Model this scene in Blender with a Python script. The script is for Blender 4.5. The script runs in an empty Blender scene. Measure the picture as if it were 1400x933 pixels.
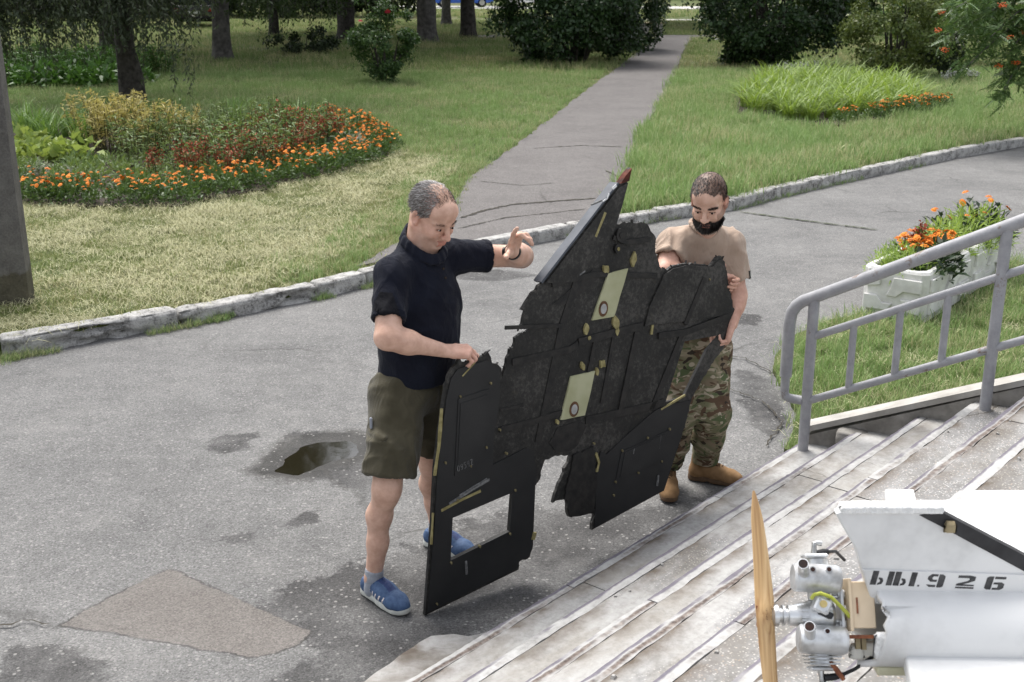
import bpy, math, random
import numpy as np
from mathutils import Vector, Matrix
from mathutils.geometry import tessellate_polygon
R = math.radians
sc = bpy.context.scene
C = sc.collection

# ------------------------------------------------------------------ camera, sky, sun, exposure
CAMH, PITCH = 2.55, 17.24
cd = bpy.data.cameras.new('camera'); cam = bpy.data.objects.new('camera', cd); C.objects.link(cam)
cd.sensor_width = 36; cd.lens = 1630 * 36 / 1400; cd.clip_start = .05; cd.clip_end = 2000
cam.location = (0, 0, CAMH); cam.rotation_euler = (R(90 - PITCH), 0, 0)
cd.dof.use_dof = True; cd.dof.focus_distance = 5.2; cd.dof.aperture_fstop = 9
sc.camera = cam
w = bpy.data.worlds.new('World'); sc.world = w; w.use_nodes = True
wn = w.node_tree; bg = wn.nodes['Background']
sky = wn.nodes.new('ShaderNodeTexSky'); sky.sky_type = 'NISHITA'; sky.sun_disc = False
SUN_EL, SUN_AZ = 60, -25       # the sun stands high beyond the scene, to the left
sky.sun_elevation = R(SUN_EL); sky.sun_rotation = R(SUN_AZ)
sky.air_density = 1.0; sky.dust_density = 3.0; sky.ozone_density = .6
hs = wn.nodes.new('ShaderNodeHueSaturation'); hs.inputs['Saturation'].default_value = .28      # thin high cloud: a pale sky
wn.links.new(sky.outputs[0], hs.inputs['Color']); wn.links.new(hs.outputs[0], bg.inputs[0]); bg.inputs[1].default_value = .15
sl = bpy.data.lights.new('sun', 'SUN'); sl.energy = 2.0; sl.angle = R(32); sl.color = (1, .965, .91)
so = bpy.data.objects.new('sun', sl); C.objects.link(so)
sd = Vector((math.sin(R(SUN_AZ)) * math.cos(R(SUN_EL)), math.cos(R(SUN_AZ)) * math.cos(R(SUN_EL)), math.sin(R(SUN_EL))))
so.rotation_euler = sd.to_track_quat('Z', 'Y').to_euler()
sc.view_settings.view_transform = 'Standard'; sc.view_settings.look = 'None'
sc.view_settings.exposure = 0.95; sc.view_settings.gamma = 1

# ------------------------------------------------------------------ helpers
def rng(s): return np.random.default_rng(s)
def unit(v):
    v = np.asarray(v, float); return v / (np.linalg.norm(v, axis=-1, keepdims=True) + 1e-12)
def link(o, parent=None):
    C.objects.link(o)
    if parent: o.parent = parent
    return o
def tag(o, label=None, cat=None, group=None, kind=None):
    if label: o['label'] = label
    if cat: o['category'] = cat
    if group: o['group'] = group
    if kind: o['kind'] = kind
    return o
def empty(name, loc=(0, 0, 0), rz=0):
    o = bpy.data.objects.new(name, None); o.empty_display_size = .1
    o.location = loc; o.rotation_euler = (0, 0, rz); return link(o)
def mesh(name, V, F, mat=None, smooth=False, cols=None, attrs=None):
    V = np.asarray(V, np.float32)
    me = bpy.data.meshes.new(name)
    if isinstance(F, np.ndarray):
        k = F.shape[1]; n = len(F)
        me.vertices.add(len(V)); me.vertices.foreach_set('co', V.ravel())
        me.loops.add(n * k); me.loops.foreach_set('vertex_index', F.astype(np.int32).ravel())
        me.polygons.add(n)
        me.polygons.foreach_set('loop_start', np.arange(0, n * k, k, dtype=np.int32))
        me.polygons.foreach_set('loop_total', np.full(n, k, np.int32))
        me.update(calc_edges=True); me.validate()
    else:
        me.from_pydata(V.tolist(), [], [list(map(int, f)) for f in F]); me.update()
    if smooth: me.polygons.foreach_set('use_smooth', np.ones(len(me.polygons), bool))
    if cols is not None:
        a = me.color_attributes.new('tint', 'FLOAT_COLOR', 'POINT')
        c = np.ones((len(V), 4), np.float32); c[:, :cols.shape[1]] = cols; a.data.foreach_set('color', c.ravel())
    for k_, v_ in (attrs or {}).items():
        a = me.attributes.new(k_, 'FLOAT', 'POINT'); a.data.foreach_set('value', np.asarray(v_, np.float32))
    if mat:
        for m in (mat if isinstance(mat, (list, tuple)) else [mat]): me.materials.append(m)
    return me
STUFF = ('leaves','foliage','flower_spike','crown','shoot_leaves','hair','beard','eyebrow','sparse_top_hair','crown_hair')
def ob(name, V, F, mat=None, parent=None, **k):
    o = link(bpy.data.objects.new(name, mesh(name, V, F, mat, **k)), parent)
    if name in STUFF: o['kind'] = 'stuff'       # masses of tiny pieces nobody could count
    return o
class MB:
    """collects polygons; build() links them as one mesh"""
    def __init__(s): s.V = []; s.F = []; s.M = []
    def add(s, V, F, mi=0):
        o = len(s.V); s.V += [tuple(map(float, v)) for v in V]
        s.F += [[int(i) + o for i in f] for f in F]; s.M += [mi] * len(F); return s
    def box(s, c, size, ax=None, bev=0, mi=0):
        c = np.array(c, float); h = np.array(size, float) / 2
        A = np.eye(3) if ax is None else np.array(ax, float)
        if bev <= 0:
            V = [(x, y, z) for x in (-1, 1) for y in (-1, 1) for z in (-1, 1)]
            V = (np.array(V) * h) @ A + c
            return s.add(V, [(0, 1, 3, 2), (4, 6, 7, 5), (0, 4, 5, 1), (2, 3, 7, 6), (0, 2, 6, 4), (1, 5, 7, 3)], mi)
        b = min(bev, h.min() * .9); V = []; idx = {}
        for x in (-1, 1):
            for y in (-1, 1):
                for z in (-1, 1):
                    sg = np.array((x, y, z), float)
                    for a in range(3):
                        p = sg * (h - b); p[a] = sg[a] * h[a]; idx[(x, y, z, a)] = len(V); V.append(p)
        F = []
        for a in range(3):
            b1, b2 = (a + 1) % 3, (a + 2) % 3
            for sg in (-1, 1):
                q = []
                for u, v in ((-1, -1), (1, -1), (1, 1), (-1, 1)):
                    k = [0, 0, 0]; k[a] = sg; k[b1] = u; k[b2] = v; q.append(idx[(*k, a)])
                F.append(q if sg > 0 else q[::-1])
            for u in (-1, 1):
                for v in (-1, 1):
                    k0 = [0, 0, 0]; k1 = [0, 0, 0]
                    k0[a] = -1; k1[a] = 1
                    for k in (k0, k1): k[b1] = u; k[b2] = v
                    q = [idx[(*k0, b1)], idx[(*k1, b1)], idx[(*k1, b2)], idx[(*k0, b2)]]
                    F.append(q if u * v > 0 else q[::-1])
        for x in (-1, 1):
            for y in (-1, 1):
                for z in (-1, 1):
                    q = [idx[(x, y, z, i)] for i in range(3)]; F.append(q if x * y * z > 0 else q[::-1])
        return s.add(np.array(V) @ A + c, F, mi)
    def tube(s, P, r, n=10, caps=True, mi=0):
        P = np.array(P, float); r = np.broadcast_to(np.array(r, float), (len(P),))
        T = np.gradient(P, axis=0); T = unit(T)
        ref = np.array((0, 0, 1.)) if abs(T[0][2]) < .9 else np.array((1., 0, 0))
        a = unit(np.cross(T[0], ref)); V = []
        for i in range(len(P)):
            a = unit(a - T[i] * np.dot(a, T[i])); b = np.cross(T[i], a)
            for k in range(n):
                t = 2 * math.pi * k / n; V.append(P[i] + r[i] * (math.cos(t) * a + math.sin(t) * b))
        F = [(i * n + k, i * n + (k + 1) % n, (i + 1) * n + (k + 1) % n, (i + 1) * n + k) for i in range(len(P) - 1) for k in range(n)]
        if caps: F += [list(range(n))[::-1], [(len(P) - 1) * n + k for k in range(n)]]
        return s.add(V, F, mi)
    def prism(s, poly, o, x, y, z, d0, d1, mi=0, holes=()):
        """polygon(s) in the plane o + a*x + b*y, from d0 to d1 along z"""
        o, x, y, z = (np.array(v, float) for v in (o, x, y, z))
        loops = [list(poly)] + [list(h) for h in holes]
        tri = tessellate_polygon([[Vector((a, b, 0)) for a, b in l] for l in loops])
        flat = [p for l in loops for p in l]; n = len(flat)
        V = [o + a * x + b * y + d1 * z for a, b in flat] + [o + a * x + b * y + d0 * z for a, b in flat]
        F = []; right = np.dot(np.cross(x, y), z) * (d1 - d0) > 0
        for t in tri:
            p, q, r = (np.array(flat[i]) for i in t)
            ar = (q[0] - p[0]) * (r[1] - p[1]) - (q[1] - p[1]) * (r[0] - p[0])
            if abs(ar) < 1e-12: continue
            t = list(t) if (ar > 0) == right else list(t)[::-1]
            F.append(t); F.append([i + n for i in t[::-1]])
        k = 0
        for li, l in enumerate(loops):
            ar = sum(l[i][0] * l[(i + 1) % len(l)][1] - l[(i + 1) % len(l)][0] * l[i][1] for i in range(len(l)))
            for i in range(len(l)):
                a, b = k + i, k + (i + 1) % len(l)
                q = [a + n, b + n, b, a]
                F.append(q if ((ar > 0) == (li == 0)) == right else q[::-1])
            k += len(l)
        return s.add(V, F, mi)
    def build(s, name, mat, parent=None, smooth=False, **k):
        me = mesh(name, np.array(s.V), s.F, mat, smooth=smooth, **k)
        if any(s.M): me.polygons.foreach_set('material_index', np.array(s.M, np.int32))
        return link(bpy.data.objects.new(name, me), parent)
def autosmooth(o, ang=35):
    me = o.data; me.polygons.foreach_set('use_smooth', np.ones(len(me.polygons), bool))
    try: me.set_sharp_from_angle(angle=R(ang))
    except Exception: pass
    return o
def copy_tree(o, parent=None):
    c = o.copy(); C.objects.link(c); c.parent = parent
    for ch in list(o.children): copy_tree(ch, c)
    return c
# value noise, vectorised
_P = rng(7).random((64, 64, 64)).astype(np.float32)
def vn(p):
    p = np.asarray(p, float); i = np.floor(p).astype(int); f = p - i; f = f * f * (3 - 2 * f)
    def g(a, b, c): return _P[(i[..., 0] + a) & 63, (i[..., 1] + b) & 63, (i[..., 2] + c) & 63]
    x, y, z = f[..., 0], f[..., 1], f[..., 2]
    return ((g(0,0,0)*(1-x)+g(1,0,0)*x)*(1-y)+(g(0,1,0)*(1-x)+g(1,1,0)*x)*y)*(1-z)+((g(0,0,1)*(1-x)+g(1,0,1)*x)*(1-y)+(g(0,1,1)*(1-x)+g(1,1,1)*x)*y)*z
def fbm(p, o=4):
    s = 0; a = .5; p = np.asarray(p, float)
    for k in range(o): s = s + a * vn(p); p = p * 2.03 + 11.7; a /= 2
    return s / (1 - .5 ** o)
def seg_dist(p, a, b):
    p = np.asarray(p, float); a = np.asarray(a, float); b = np.asarray(b, float); d = b - a
    t = np.clip(((p - a) @ d) / (d @ d), 0, 1); return np.linalg.norm(p - a - t[..., None] * d, axis=-1)
def in_poly(P, poly):
    x, y = P[:, 0], P[:, 1]; r = np.zeros(len(P), bool); n = len(poly)
    for i in range(n):
        x1, y1 = poly[i]; x2, y2 = poly[(i + 1) % n]
        c = ((y1 > y) != (y2 > y)) & (x < (x2 - x1) * (y - y1) / (y2 - y1 + 1e-12) + x1); r ^= c
    return r
def poly_edge_dist(P, poly, closed=True):
    d = np.full(len(P), 1e9); n = len(poly)
    for i in range(n if closed else n - 1): d = np.minimum(d, seg_dist(P, poly[i], poly[(i + 1) % n]))
    return d

# ------------------------------------------------------------------ materials
class Mt:
    def __init__(s, name):
        s.m = bpy.data.materials.new(name); s.m.use_nodes = True; s.t = s.m.node_tree; s.b = s.t.nodes['Principled BSDF']
        s.b.inputs['Specular IOR Level'].default_value = .3
        s._c = None
    def n(s, ty, vec=None, at=None, **inp):
        x = s.t.nodes.new('ShaderNode' + ty)
        for k, v in (at or {}).items(): setattr(x, k, v)
        if vec is not None: s.t.links.new(vec, x.inputs['Vector'])
        for k, v in inp.items(): s.set(x.inputs[k.replace('_', ' ')], v)
        return x
    def set(s, sock, v):
        if hasattr(v, 'links'): s.t.links.new(v, sock)
        else: sock.default_value = (*v, 1) if isinstance(v, tuple) and len(v) == 3 and sock.type == 'RGBA' else v
    def obj(s):
        if not s._c: s._c = s.n('TexCoord')
        return s._c.outputs['Object']
    def pos(s): return s.n('NewGeometry').outputs['Position']
    def island(s): return s.n('NewGeometry').outputs['Random Per Island']
    def rand(s): return s.n('ObjectInfo').outputs['Random']
    def map(s, vec, sc=(1, 1, 1), rot=(0, 0, 0), loc=(0, 0, 0)):
        return s.n('Mapping', vec, Scale=sc, Rotation=rot, Location=loc).outputs[0]
    def noise(s, scale, vec=None, detail=4, rough=.55, dist=0):
        return s.n('TexNoise', vec if vec is not None else s.obj(), Scale=scale, Detail=detail, Roughness=rough, Distortion=dist).outputs['Fac']
    def vor(s, scale, vec=None, feature='F1'):
        return s.n('TexVoronoi', vec if vec is not None else s.obj(), at=dict(feature=feature), Scale=scale)
    def ramp(s, fac, *st):
        x = s.t.nodes.new('ShaderNodeValToRGB'); e = x.color_ramp.elements
        while len(e) < len(st): e.new(.5)
        for i, (p, c) in enumerate(st):
            e[i].position = p; e[i].color = (c, c, c, 1) if isinstance(c, (int, float)) else (*c, 1)
        s.t.links.new(fac, x.inputs[0]); return x.outputs[0]
    def mix(s, f, a, b, mode='MIX'):
        x = s.t.nodes.new('ShaderNodeMix'); x.data_type = 'RGBA'; x.blend_type = mode
        s.set(x.inputs[0], f); s.set(x.inputs[6], a); s.set(x.inputs[7], b); return x.outputs[2]
    def math(s, op, a, b=0., c=0.):
        x = s.t.nodes.new('ShaderNodeMath'); x.operation = op; x.use_clamp = False
        s.set(x.inputs[0], a); s.set(x.inputs[1], b); s.set(x.inputs[2], c); return x.outputs[0]
    def attr(s, name, out='Fac'): return s.n('Attribute', at=dict(attribute_name=name)).outputs[out]
    def sep(s, v): return s.n('SeparateXYZ', v).outputs
    def out(s, col=None, rough=None, bump=None, bs=.3, bd=.01, metal=None, spec=None, sheen=None):
        if col is not None: s.set(s.b.inputs['Base Color'], col)
        if rough is not None: s.set(s.b.inputs['Roughness'], rough)
        if metal is not None: s.set(s.b.inputs['Metallic'], metal)
        if spec is not None: s.set(s.b.inputs['Specular IOR Level'], spec)
        if sheen is not None: s.b.inputs['Sheen Weight'].default_value = sheen
        if bump is not None:
            x = s.n('Bump', Height=bump, Strength=bs, Distance=bd); s.t.links.new(x.outputs[0], s.b.inputs['Normal'])
        return s.m
def simple(name, a, b=None, scale=20, rough=.8, bs=.3, bd=.004, metal=0, spec=.3, detail=4, lo=.35, hi=.65, bscale=None, sheen=None):
    M = Mt(name); n = M.noise(scale, detail=detail)
    col = M.ramp(n, (lo, a), (hi, b or a))
    bn = M.noise(bscale, detail=4) if bscale else n
    return M.out(col, rough, bump=bn, bs=bs, bd=bd, metal=metal, spec=spec, sheen=sheen)
def leafmat(name, a, b, c=None, scale=1.2, rough=.5, trans=.25):
    """leaf colour varies from leaf to leaf and from patch to patch"""
    M = Mt(name); i = M.island(); n = M.noise(scale, M.pos(), detail=3)
    f = M.math('ADD', M.math('MULTIPLY', i, .62), M.math('MULTIPLY', n, .5))
    st = [(.2, a), (.85, b)] + ([(.97, c)] if c else [])
    col = M.ramp(f, *st)
    M.out(col, rough, spec=.35)
    tr = M.n('BsdfTranslucent', Color=M.mix(.5, col, (b[0] * 1.3, b[1] * 1.3, b[2] * .6)))
    mx = M.n('MixShader'); mx.inputs[0].default_value = trans
    o = [x for x in M.t.nodes if x.type == 'OUTPUT_MATERIAL'][0]
    M.t.links.new(M.b.outputs[0], mx.inputs[1]); M.t.links.new(tr.outputs[0], mx.inputs[2]); M.t.links.new(mx.outputs[0], o.inputs[0])
    return M.m

# ------------------------------------------------------------------ ground
KERB = [(-3.49,7.82),(-3.1,8.06),(-2.47,8.58),(-2.06,8.96),(-1.55,9.4),(-1.22,9.77),(-.9,10.18),(-.41,10.85),(.14,11.38),(1.15,12.25),(2.5,13.17),(3.54,14.33),(4.78,15.52),(6.23,16.92),(7.81,18.25),(14,23.6),(24,32)]
PATH_L = [(-1.36,10.05),(-1.0,11.2),(-.66,12.4),(-.54,14.64),(.0,17.3),(.63,20.67),(1.5,25.5),(2.49,30.66),(3.7,37.3),(4.85,43.3),(5.6,47.5)]
PATH_R = [(.3,11.66),(.95,12.3),(1.04,12.95),(1.52,15.5),(2.11,19.2),(2.75,22.8),(3.4,26.4),(4.14,30.66),(5.1,37),(6.2,43.3),(7.0,47.5)]
PATH = PATH_L + PATH_R[::-1]
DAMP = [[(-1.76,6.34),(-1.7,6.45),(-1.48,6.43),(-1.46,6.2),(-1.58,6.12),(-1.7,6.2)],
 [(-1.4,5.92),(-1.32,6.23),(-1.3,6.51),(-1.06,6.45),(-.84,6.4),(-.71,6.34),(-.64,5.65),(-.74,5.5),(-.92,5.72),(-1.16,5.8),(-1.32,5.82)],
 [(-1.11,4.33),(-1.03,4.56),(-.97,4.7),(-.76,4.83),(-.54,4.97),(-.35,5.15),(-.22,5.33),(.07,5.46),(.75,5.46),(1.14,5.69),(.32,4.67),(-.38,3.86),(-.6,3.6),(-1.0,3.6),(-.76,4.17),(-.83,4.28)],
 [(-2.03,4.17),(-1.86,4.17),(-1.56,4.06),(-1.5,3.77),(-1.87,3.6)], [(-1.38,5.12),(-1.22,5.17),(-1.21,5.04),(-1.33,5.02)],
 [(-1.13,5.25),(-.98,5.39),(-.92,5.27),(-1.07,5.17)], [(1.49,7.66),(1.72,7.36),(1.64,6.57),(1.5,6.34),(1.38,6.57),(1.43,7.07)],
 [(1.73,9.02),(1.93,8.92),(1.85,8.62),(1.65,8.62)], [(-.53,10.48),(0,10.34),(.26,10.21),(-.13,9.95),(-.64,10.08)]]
PUDDLE = [(-1.29,5.92),(-1.24,6.1),(-1.21,6.27),(-1.09,6.34),(-.93,6.37),(-.86,6.3),(-.86,6.14),(-.96,6.08),(-1.03,6.0),(-1.15,5.86)]

def asphalt(name, lo, mid, hi, red=0, damp=True):
    M = Mt(name); p = M.obj()
    big = M.noise(.9, p, 5, .6); med = M.noise(7, p, 4); fine = M.noise(70, p, 3, .7)
    f = M.math('ADD', M.math('MULTIPLY', big, .55), M.math('MULTIPLY', med, .3)); f = M.math('ADD', f, M.math('MULTIPLY', fine, .25))
    base = M.ramp(f, (.38, lo), (.55, mid), (.74, hi))
    v = M.vor(150, p); ag = M.sep(v.outputs['Color'])[0]
    base = M.mix(1, base, M.ramp(ag, (.08, .66), (.35, .93), (.8, 1.05), (.94, 1.4)), 'MULTIPLY')
    v2 = M.vor(50, p); ag2 = M.sep(v2.outputs['Color'])[1]
    spots = M.math('MULTIPLY', M.ramp(ag2, (.86, 0.), (.9, 1.)), M.ramp(v2.outputs['Distance'], (.25, 1.), (.42, 0.)))
    rough = .85; h = M.math('ADD', M.math('MULTIPLY', v.outputs['Distance'], -.6), M.math('MULTIPLY', fine, .8))
    pd = M.n('VectorMath', M.n('TexNoise', p, Scale=2.2, Detail=4).outputs['Color'], at=dict(operation='MULTIPLY_ADD'))
    M.set(pd.inputs[1], (.5, .5, 0)); M.set(pd.inputs[2], p)
    ce = M.vor(.55, pd.outputs[0], 'DISTANCE_TO_EDGE').outputs['Distance']
    crack = M.math('MULTIPLY', M.ramp(ce, (.002, 1.), (.008, 0.)), M.ramp(M.noise(.7, p, 2), (.52, 0.), (.62, 1.)))
    if damp:
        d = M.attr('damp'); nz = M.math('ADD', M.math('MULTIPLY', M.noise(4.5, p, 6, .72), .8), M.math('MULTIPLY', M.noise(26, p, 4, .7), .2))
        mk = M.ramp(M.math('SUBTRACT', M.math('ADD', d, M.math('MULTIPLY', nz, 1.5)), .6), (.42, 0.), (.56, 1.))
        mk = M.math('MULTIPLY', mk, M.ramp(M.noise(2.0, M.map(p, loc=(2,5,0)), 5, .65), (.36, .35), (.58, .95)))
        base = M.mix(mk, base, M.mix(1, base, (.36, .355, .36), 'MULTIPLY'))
        rp_ = M.math('ADD', M.attr('repair'), M.math('MULTIPLY', M.math('SUBTRACT', M.noise(7, p, 6, .75), .5), .75))
        base = M.mix(M.math('MULTIPLY', M.ramp(rp_, (.0, 0.), (.07, 1.)), .8), base, M.mix(1, M.ramp(f, (.38, (.128,.114,.104)), (.55, (.148,.133,.121)), (.74, (.168,.152,.14))), M.ramp(ag, (.08, .8), (.5, 1.), (.94, 1.2)), 'MULTIPLY'))
        seam = M.math('MULTIPLY', M.ramp(M.math('ABSOLUTE', rp_), (.02, .75), (.09, 0.)), M.ramp(M.noise(2.7, p, 3), (.42, 0.), (.55, 1.)))
        base = M.mix(seam, base, (.035,.033,.03))
        wet = M.attr('wet'); base = M.mix(M.math('MULTIPLY', M.ramp(M.math('ADD', wet, M.math('MULTIPLY', M.math('SUBTRACT', M.noise(12, p, 5, .7), .5), 1.1)), (.15, 0.), (.6, .85)), 1.), base, M.mix(1, base, (.26,.25,.23), 'MULTIPLY')); rough = M.math('SUBTRACT', .85, M.math('MULTIPLY', wet, .3))
        dust = M.ramp(M.noise(1.7, M.map(p, loc=(4, 9, 0)), 5, .65), (.56, 0.), (.74, .28))
        base = M.mix(dust, base, (.27, .262, .25))
    base = M.mix(M.math('MULTIPLY', spots, M.math('MULTIPLY', M.ramp(rp_, (.0, 1.), (.1, 0.)), .55)) if damp else M.math('MULTIPLY', spots, .35), base, (.34,.33,.315))
    base = M.mix(M.math('MULTIPLY', crack, .55), base, (.045, .043, .039))
    return M.out(base, rough, bump=M.math('SUBTRACT', h, M.math('MULTIPLY', crack, 2.)), bs=.75, bd=.004, spec=.25)
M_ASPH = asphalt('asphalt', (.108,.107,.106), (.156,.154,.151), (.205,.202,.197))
M_PATH = asphalt('path_asphalt', (.105,.097,.095), (.135,.126,.122), (.165,.155,.15), damp=False)
M_PATCH = asphalt('patch_asphalt', (.118,.110,.103), (.138,.129,.121), (.158,.149,.141), damp=False)
M_DIRT = simple('dirt', (.018,.016,.012), (.05,.042,.03), 30)
M_SOIL = simple('soil', (.022,.015,.01), (.05,.036,.025), 18, bd=.02)
M_TURF = Mt('turf')
_p = M_TURF.obj(); _n = M_TURF.noise(1.1, _p, 6, .65)
M_TURF = M_TURF.out(M_TURF.mix(M_TURF.ramp(M_TURF.noise(.12, _p, 3), (.4, 0.), (.6, 1.)), M_TURF.ramp(_n, (.35, (.045,.062,.016)), (.65, (.13,.115,.05))), M_TURF.ramp(_n, (.35, (.04,.07,.014)), (.65, (.09,.12,.035)))), .95, bump=_n, bs=.4, bd=.05)

ground = ob('ground', [(-900,-300,-.06),(900,-300,-.06),(900,1500,-.06),(-900,1500,-.06)], [(0,1,2,3)], M_ASPH); tag(ground, kind='structure')

def road():
    xs = np.concatenate([np.linspace(-40,-4.6,18), np.arange(-4.5,3.2,.028), np.linspace(3.3,60,30)])
    ys = np.concatenate([np.linspace(-6,2.9,10), np.arange(3,12,.028), np.linspace(12.1,45,50)])
    X, Y = np.meshgrid(xs, ys, indexing='ij'); P = np.stack([X.ravel(), Y.ravel()], 1)
    z = (fbm(np.c_[P*.8, P[:,0]*0], 3) - .5) * .012
    near = (P[:,0]>-4.6)&(P[:,0]<3.2)&(P[:,1]<12)&(P[:,1]>2.9)
    z = np.where(near, z, z*.3) - .004
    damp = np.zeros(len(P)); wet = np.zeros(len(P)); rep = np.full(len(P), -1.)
    REPAIR = [(-1.866,4.304),(-1.541,4.804),(-.815,4.264),(-.842,4.165),(-1.009,4.06),(-1.304,4.155),(-1.56,4.231)]
    q = P[near]; e = poly_edge_dist(q, REPAIR); rep[near] = np.clip(np.where(in_poly(q, REPAIR), e, -e)/.1, -1, 1)
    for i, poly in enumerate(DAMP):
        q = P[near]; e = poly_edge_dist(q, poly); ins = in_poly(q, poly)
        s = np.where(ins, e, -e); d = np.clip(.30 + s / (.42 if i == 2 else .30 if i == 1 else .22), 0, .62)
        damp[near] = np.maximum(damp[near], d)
    q = P[near]; e = poly_edge_dist(q, PUDDLE); ins = in_poly(q, PUDDLE); s = np.where(ins, e, -e) + (fbm(np.c_[q*9, q[:,0]*0],3)-.5)*.07
    z[near] -= .03 * np.clip((s + .05) / .1, 0, 1) ** 1.2
    wet[near] = np.clip((s + .2) / .2, 0, 1)
    rough = np.zeros(len(P)); rough[near] = np.clip(damp[near]-.3, 0, .4) * (fbm(np.c_[q*14, q[:,0]*0],3)-.5) * .03
    z += rough
    nx, ny = len(xs), len(ys); I = np.arange(nx*ny).reshape(nx, ny)
    F = np.stack([I[:-1,:-1].ravel(), I[1:,:-1].ravel(), I[1:,1:].ravel(), I[:-1,1:].ravel()], 1)
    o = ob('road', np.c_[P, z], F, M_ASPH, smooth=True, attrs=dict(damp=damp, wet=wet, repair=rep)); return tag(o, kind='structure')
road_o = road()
# standing water in the pothole
M = Mt('muddy_water'); M_WATER = M.out((.013,.011,.006), .05, bump=M.noise(9), bs=.03, bd=.01, spec=.5)
_a = np.array(PUDDLE); _c = _a.mean(0); _big = (_a-_c)*1.25+_c
puddle = ob('puddle', [(x, y, -.021) for x, y in _big[::-1]], [range(len(_big))], M_WATER); tag(puddle, kind='structure')

def ragged(poly, step, amp, seed, closed=True):
    out = []; n = len(poly)
    for i in range(n if closed else n - 1):
        a, b = np.array(poly[i], float), np.array(poly[(i+1) % n], float); L = np.linalg.norm(b-a); k = max(1, int(L/step)); nr = np.array((a[1]-b[1], b[0]-a[0]))/max(L,1e-9)
        for j in range(k):
            p = a + (b-a)*j/k; q = np.array([p[0]*3.1, p[1]*3.1, seed])
            out.append(tuple(p + nr*((fbm(q*.9,3)-.5)*2*amp + (vn(q*5)-.5)*amp*.8)))
    if not closed: out.append(tuple(poly[-1]))
    return out
def sheet(name, poly, z, mat, parent=None, thick=.03):
    m = MB(); m.prism(poly, (0,0,z), (1,0,0), (0,1,0), (0,0,1), -thick, 0); return m.build(name, mat, parent)
def crack(name, pts, z, wd, parent, seed=1, mat=None):
    P = []; r = rng(seed)
    for i in range(len(pts)-1):
        a, b = np.array(pts[i]), np.array(pts[i+1]); k = max(2, int(np.linalg.norm(b-a)/.03))
        for j in range(k): P.append(a+(b-a)*j/k + (r.random(2)-.5)*.022)
    P = np.array(P+[pts[-1]]); T = np.gradient(P, axis=0); N_ = unit(np.c_[-T[:,1], T[:,0]])
    wv = wd*(.25+r.random(len(P))); wv[0] = wv[-1] = .001
    V = np.r_[np.c_[P+N_*wv[:,None]/2, np.full(len(P), z)], np.c_[P-N_*wv[:,None]/2, np.full(len(P), z)]]; n = len(P)
    return ob(name, V, [(i, i+n, i+n+1, i+1) for i in range(n-1)], mat or M_DIRT, parent)
for s_, pts in enumerate([[(-2.1,4.28),(-1.97,4.33),(-1.88,4.30)], [(1.35,7.2),(1.55,6.95),(1.6,6.6),(1.42,6.2)], [(1.1,8.0),(1.6,7.8),(1.75,7.4)]]):
    crack('crack', pts, .0095, .012, road_o, 20+s_)
crack('crack', [(2.51,13.05),(2.86,12.76),(3.26,12.44),(3.77,12.07)], .006, .04, road_o, 31, simple('mossy_joint', (.02,.03,.008), (.06,.07,.03), 25))

LAWN = [(-60,-12),(-9,4.3),(-3.62,7.74)] + [(x-.09*.6, y+.09) for x, y in KERB] + [(60,62),(700,300),(700,900),(-700,900),(-700,-12)]
lawn = sheet('lawn', LAWN, .095, M_TURF, None, .15); tag(lawn, kind='structure')
path = sheet('footpath', ragged([(x,y) for x,y in PATH_L], .12, .05, 1, False) + ragged([(x,y) for x,y in PATH_R[::-1]], .12, .05, 2, False), .112, M_PATH, None, .1); tag(path, kind='structure')
for s_, (pts, wd) in enumerate([([(-.53,12.14),(-.31,12.53),(0,12.88),(.49,13.08),(.94,13.26)], .055), ([(-.54,11.6),(-.08,12.14),(.78,12.62)], .022), ([(.3,17.2),(1.0,17.5),(1.6,17.35)], .035), ([(1.2,15.2),(1.35,14.6),(1.42,14.2)], .03), ([(-.4,14.4),(.1,14.1),(.5,14.25)], .02)]):
    crack('crack', pts, .117, wd, path, s_)
M_PAVE = simple('pale_paving', (.42,.41,.39), (.5,.48,.46), 1.5)
for nm, poly in (('far_road', [(-11,85),(14,83.5),(14,89.5),(-11,91.5)]), ('cross_path', [(-2,47.3),(12,47.5),(12,49.2),(-2,49)]), ('far_path', [(3,65),(13,63.6),(13,65),(3,66.4)])):
    tag(sheet(nm, poly, .104 + (.004 if nm == 'cross_path' else 0), M_PATH if nm == 'cross_path' else M_PAVE, None, .06), kind='structure')

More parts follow.
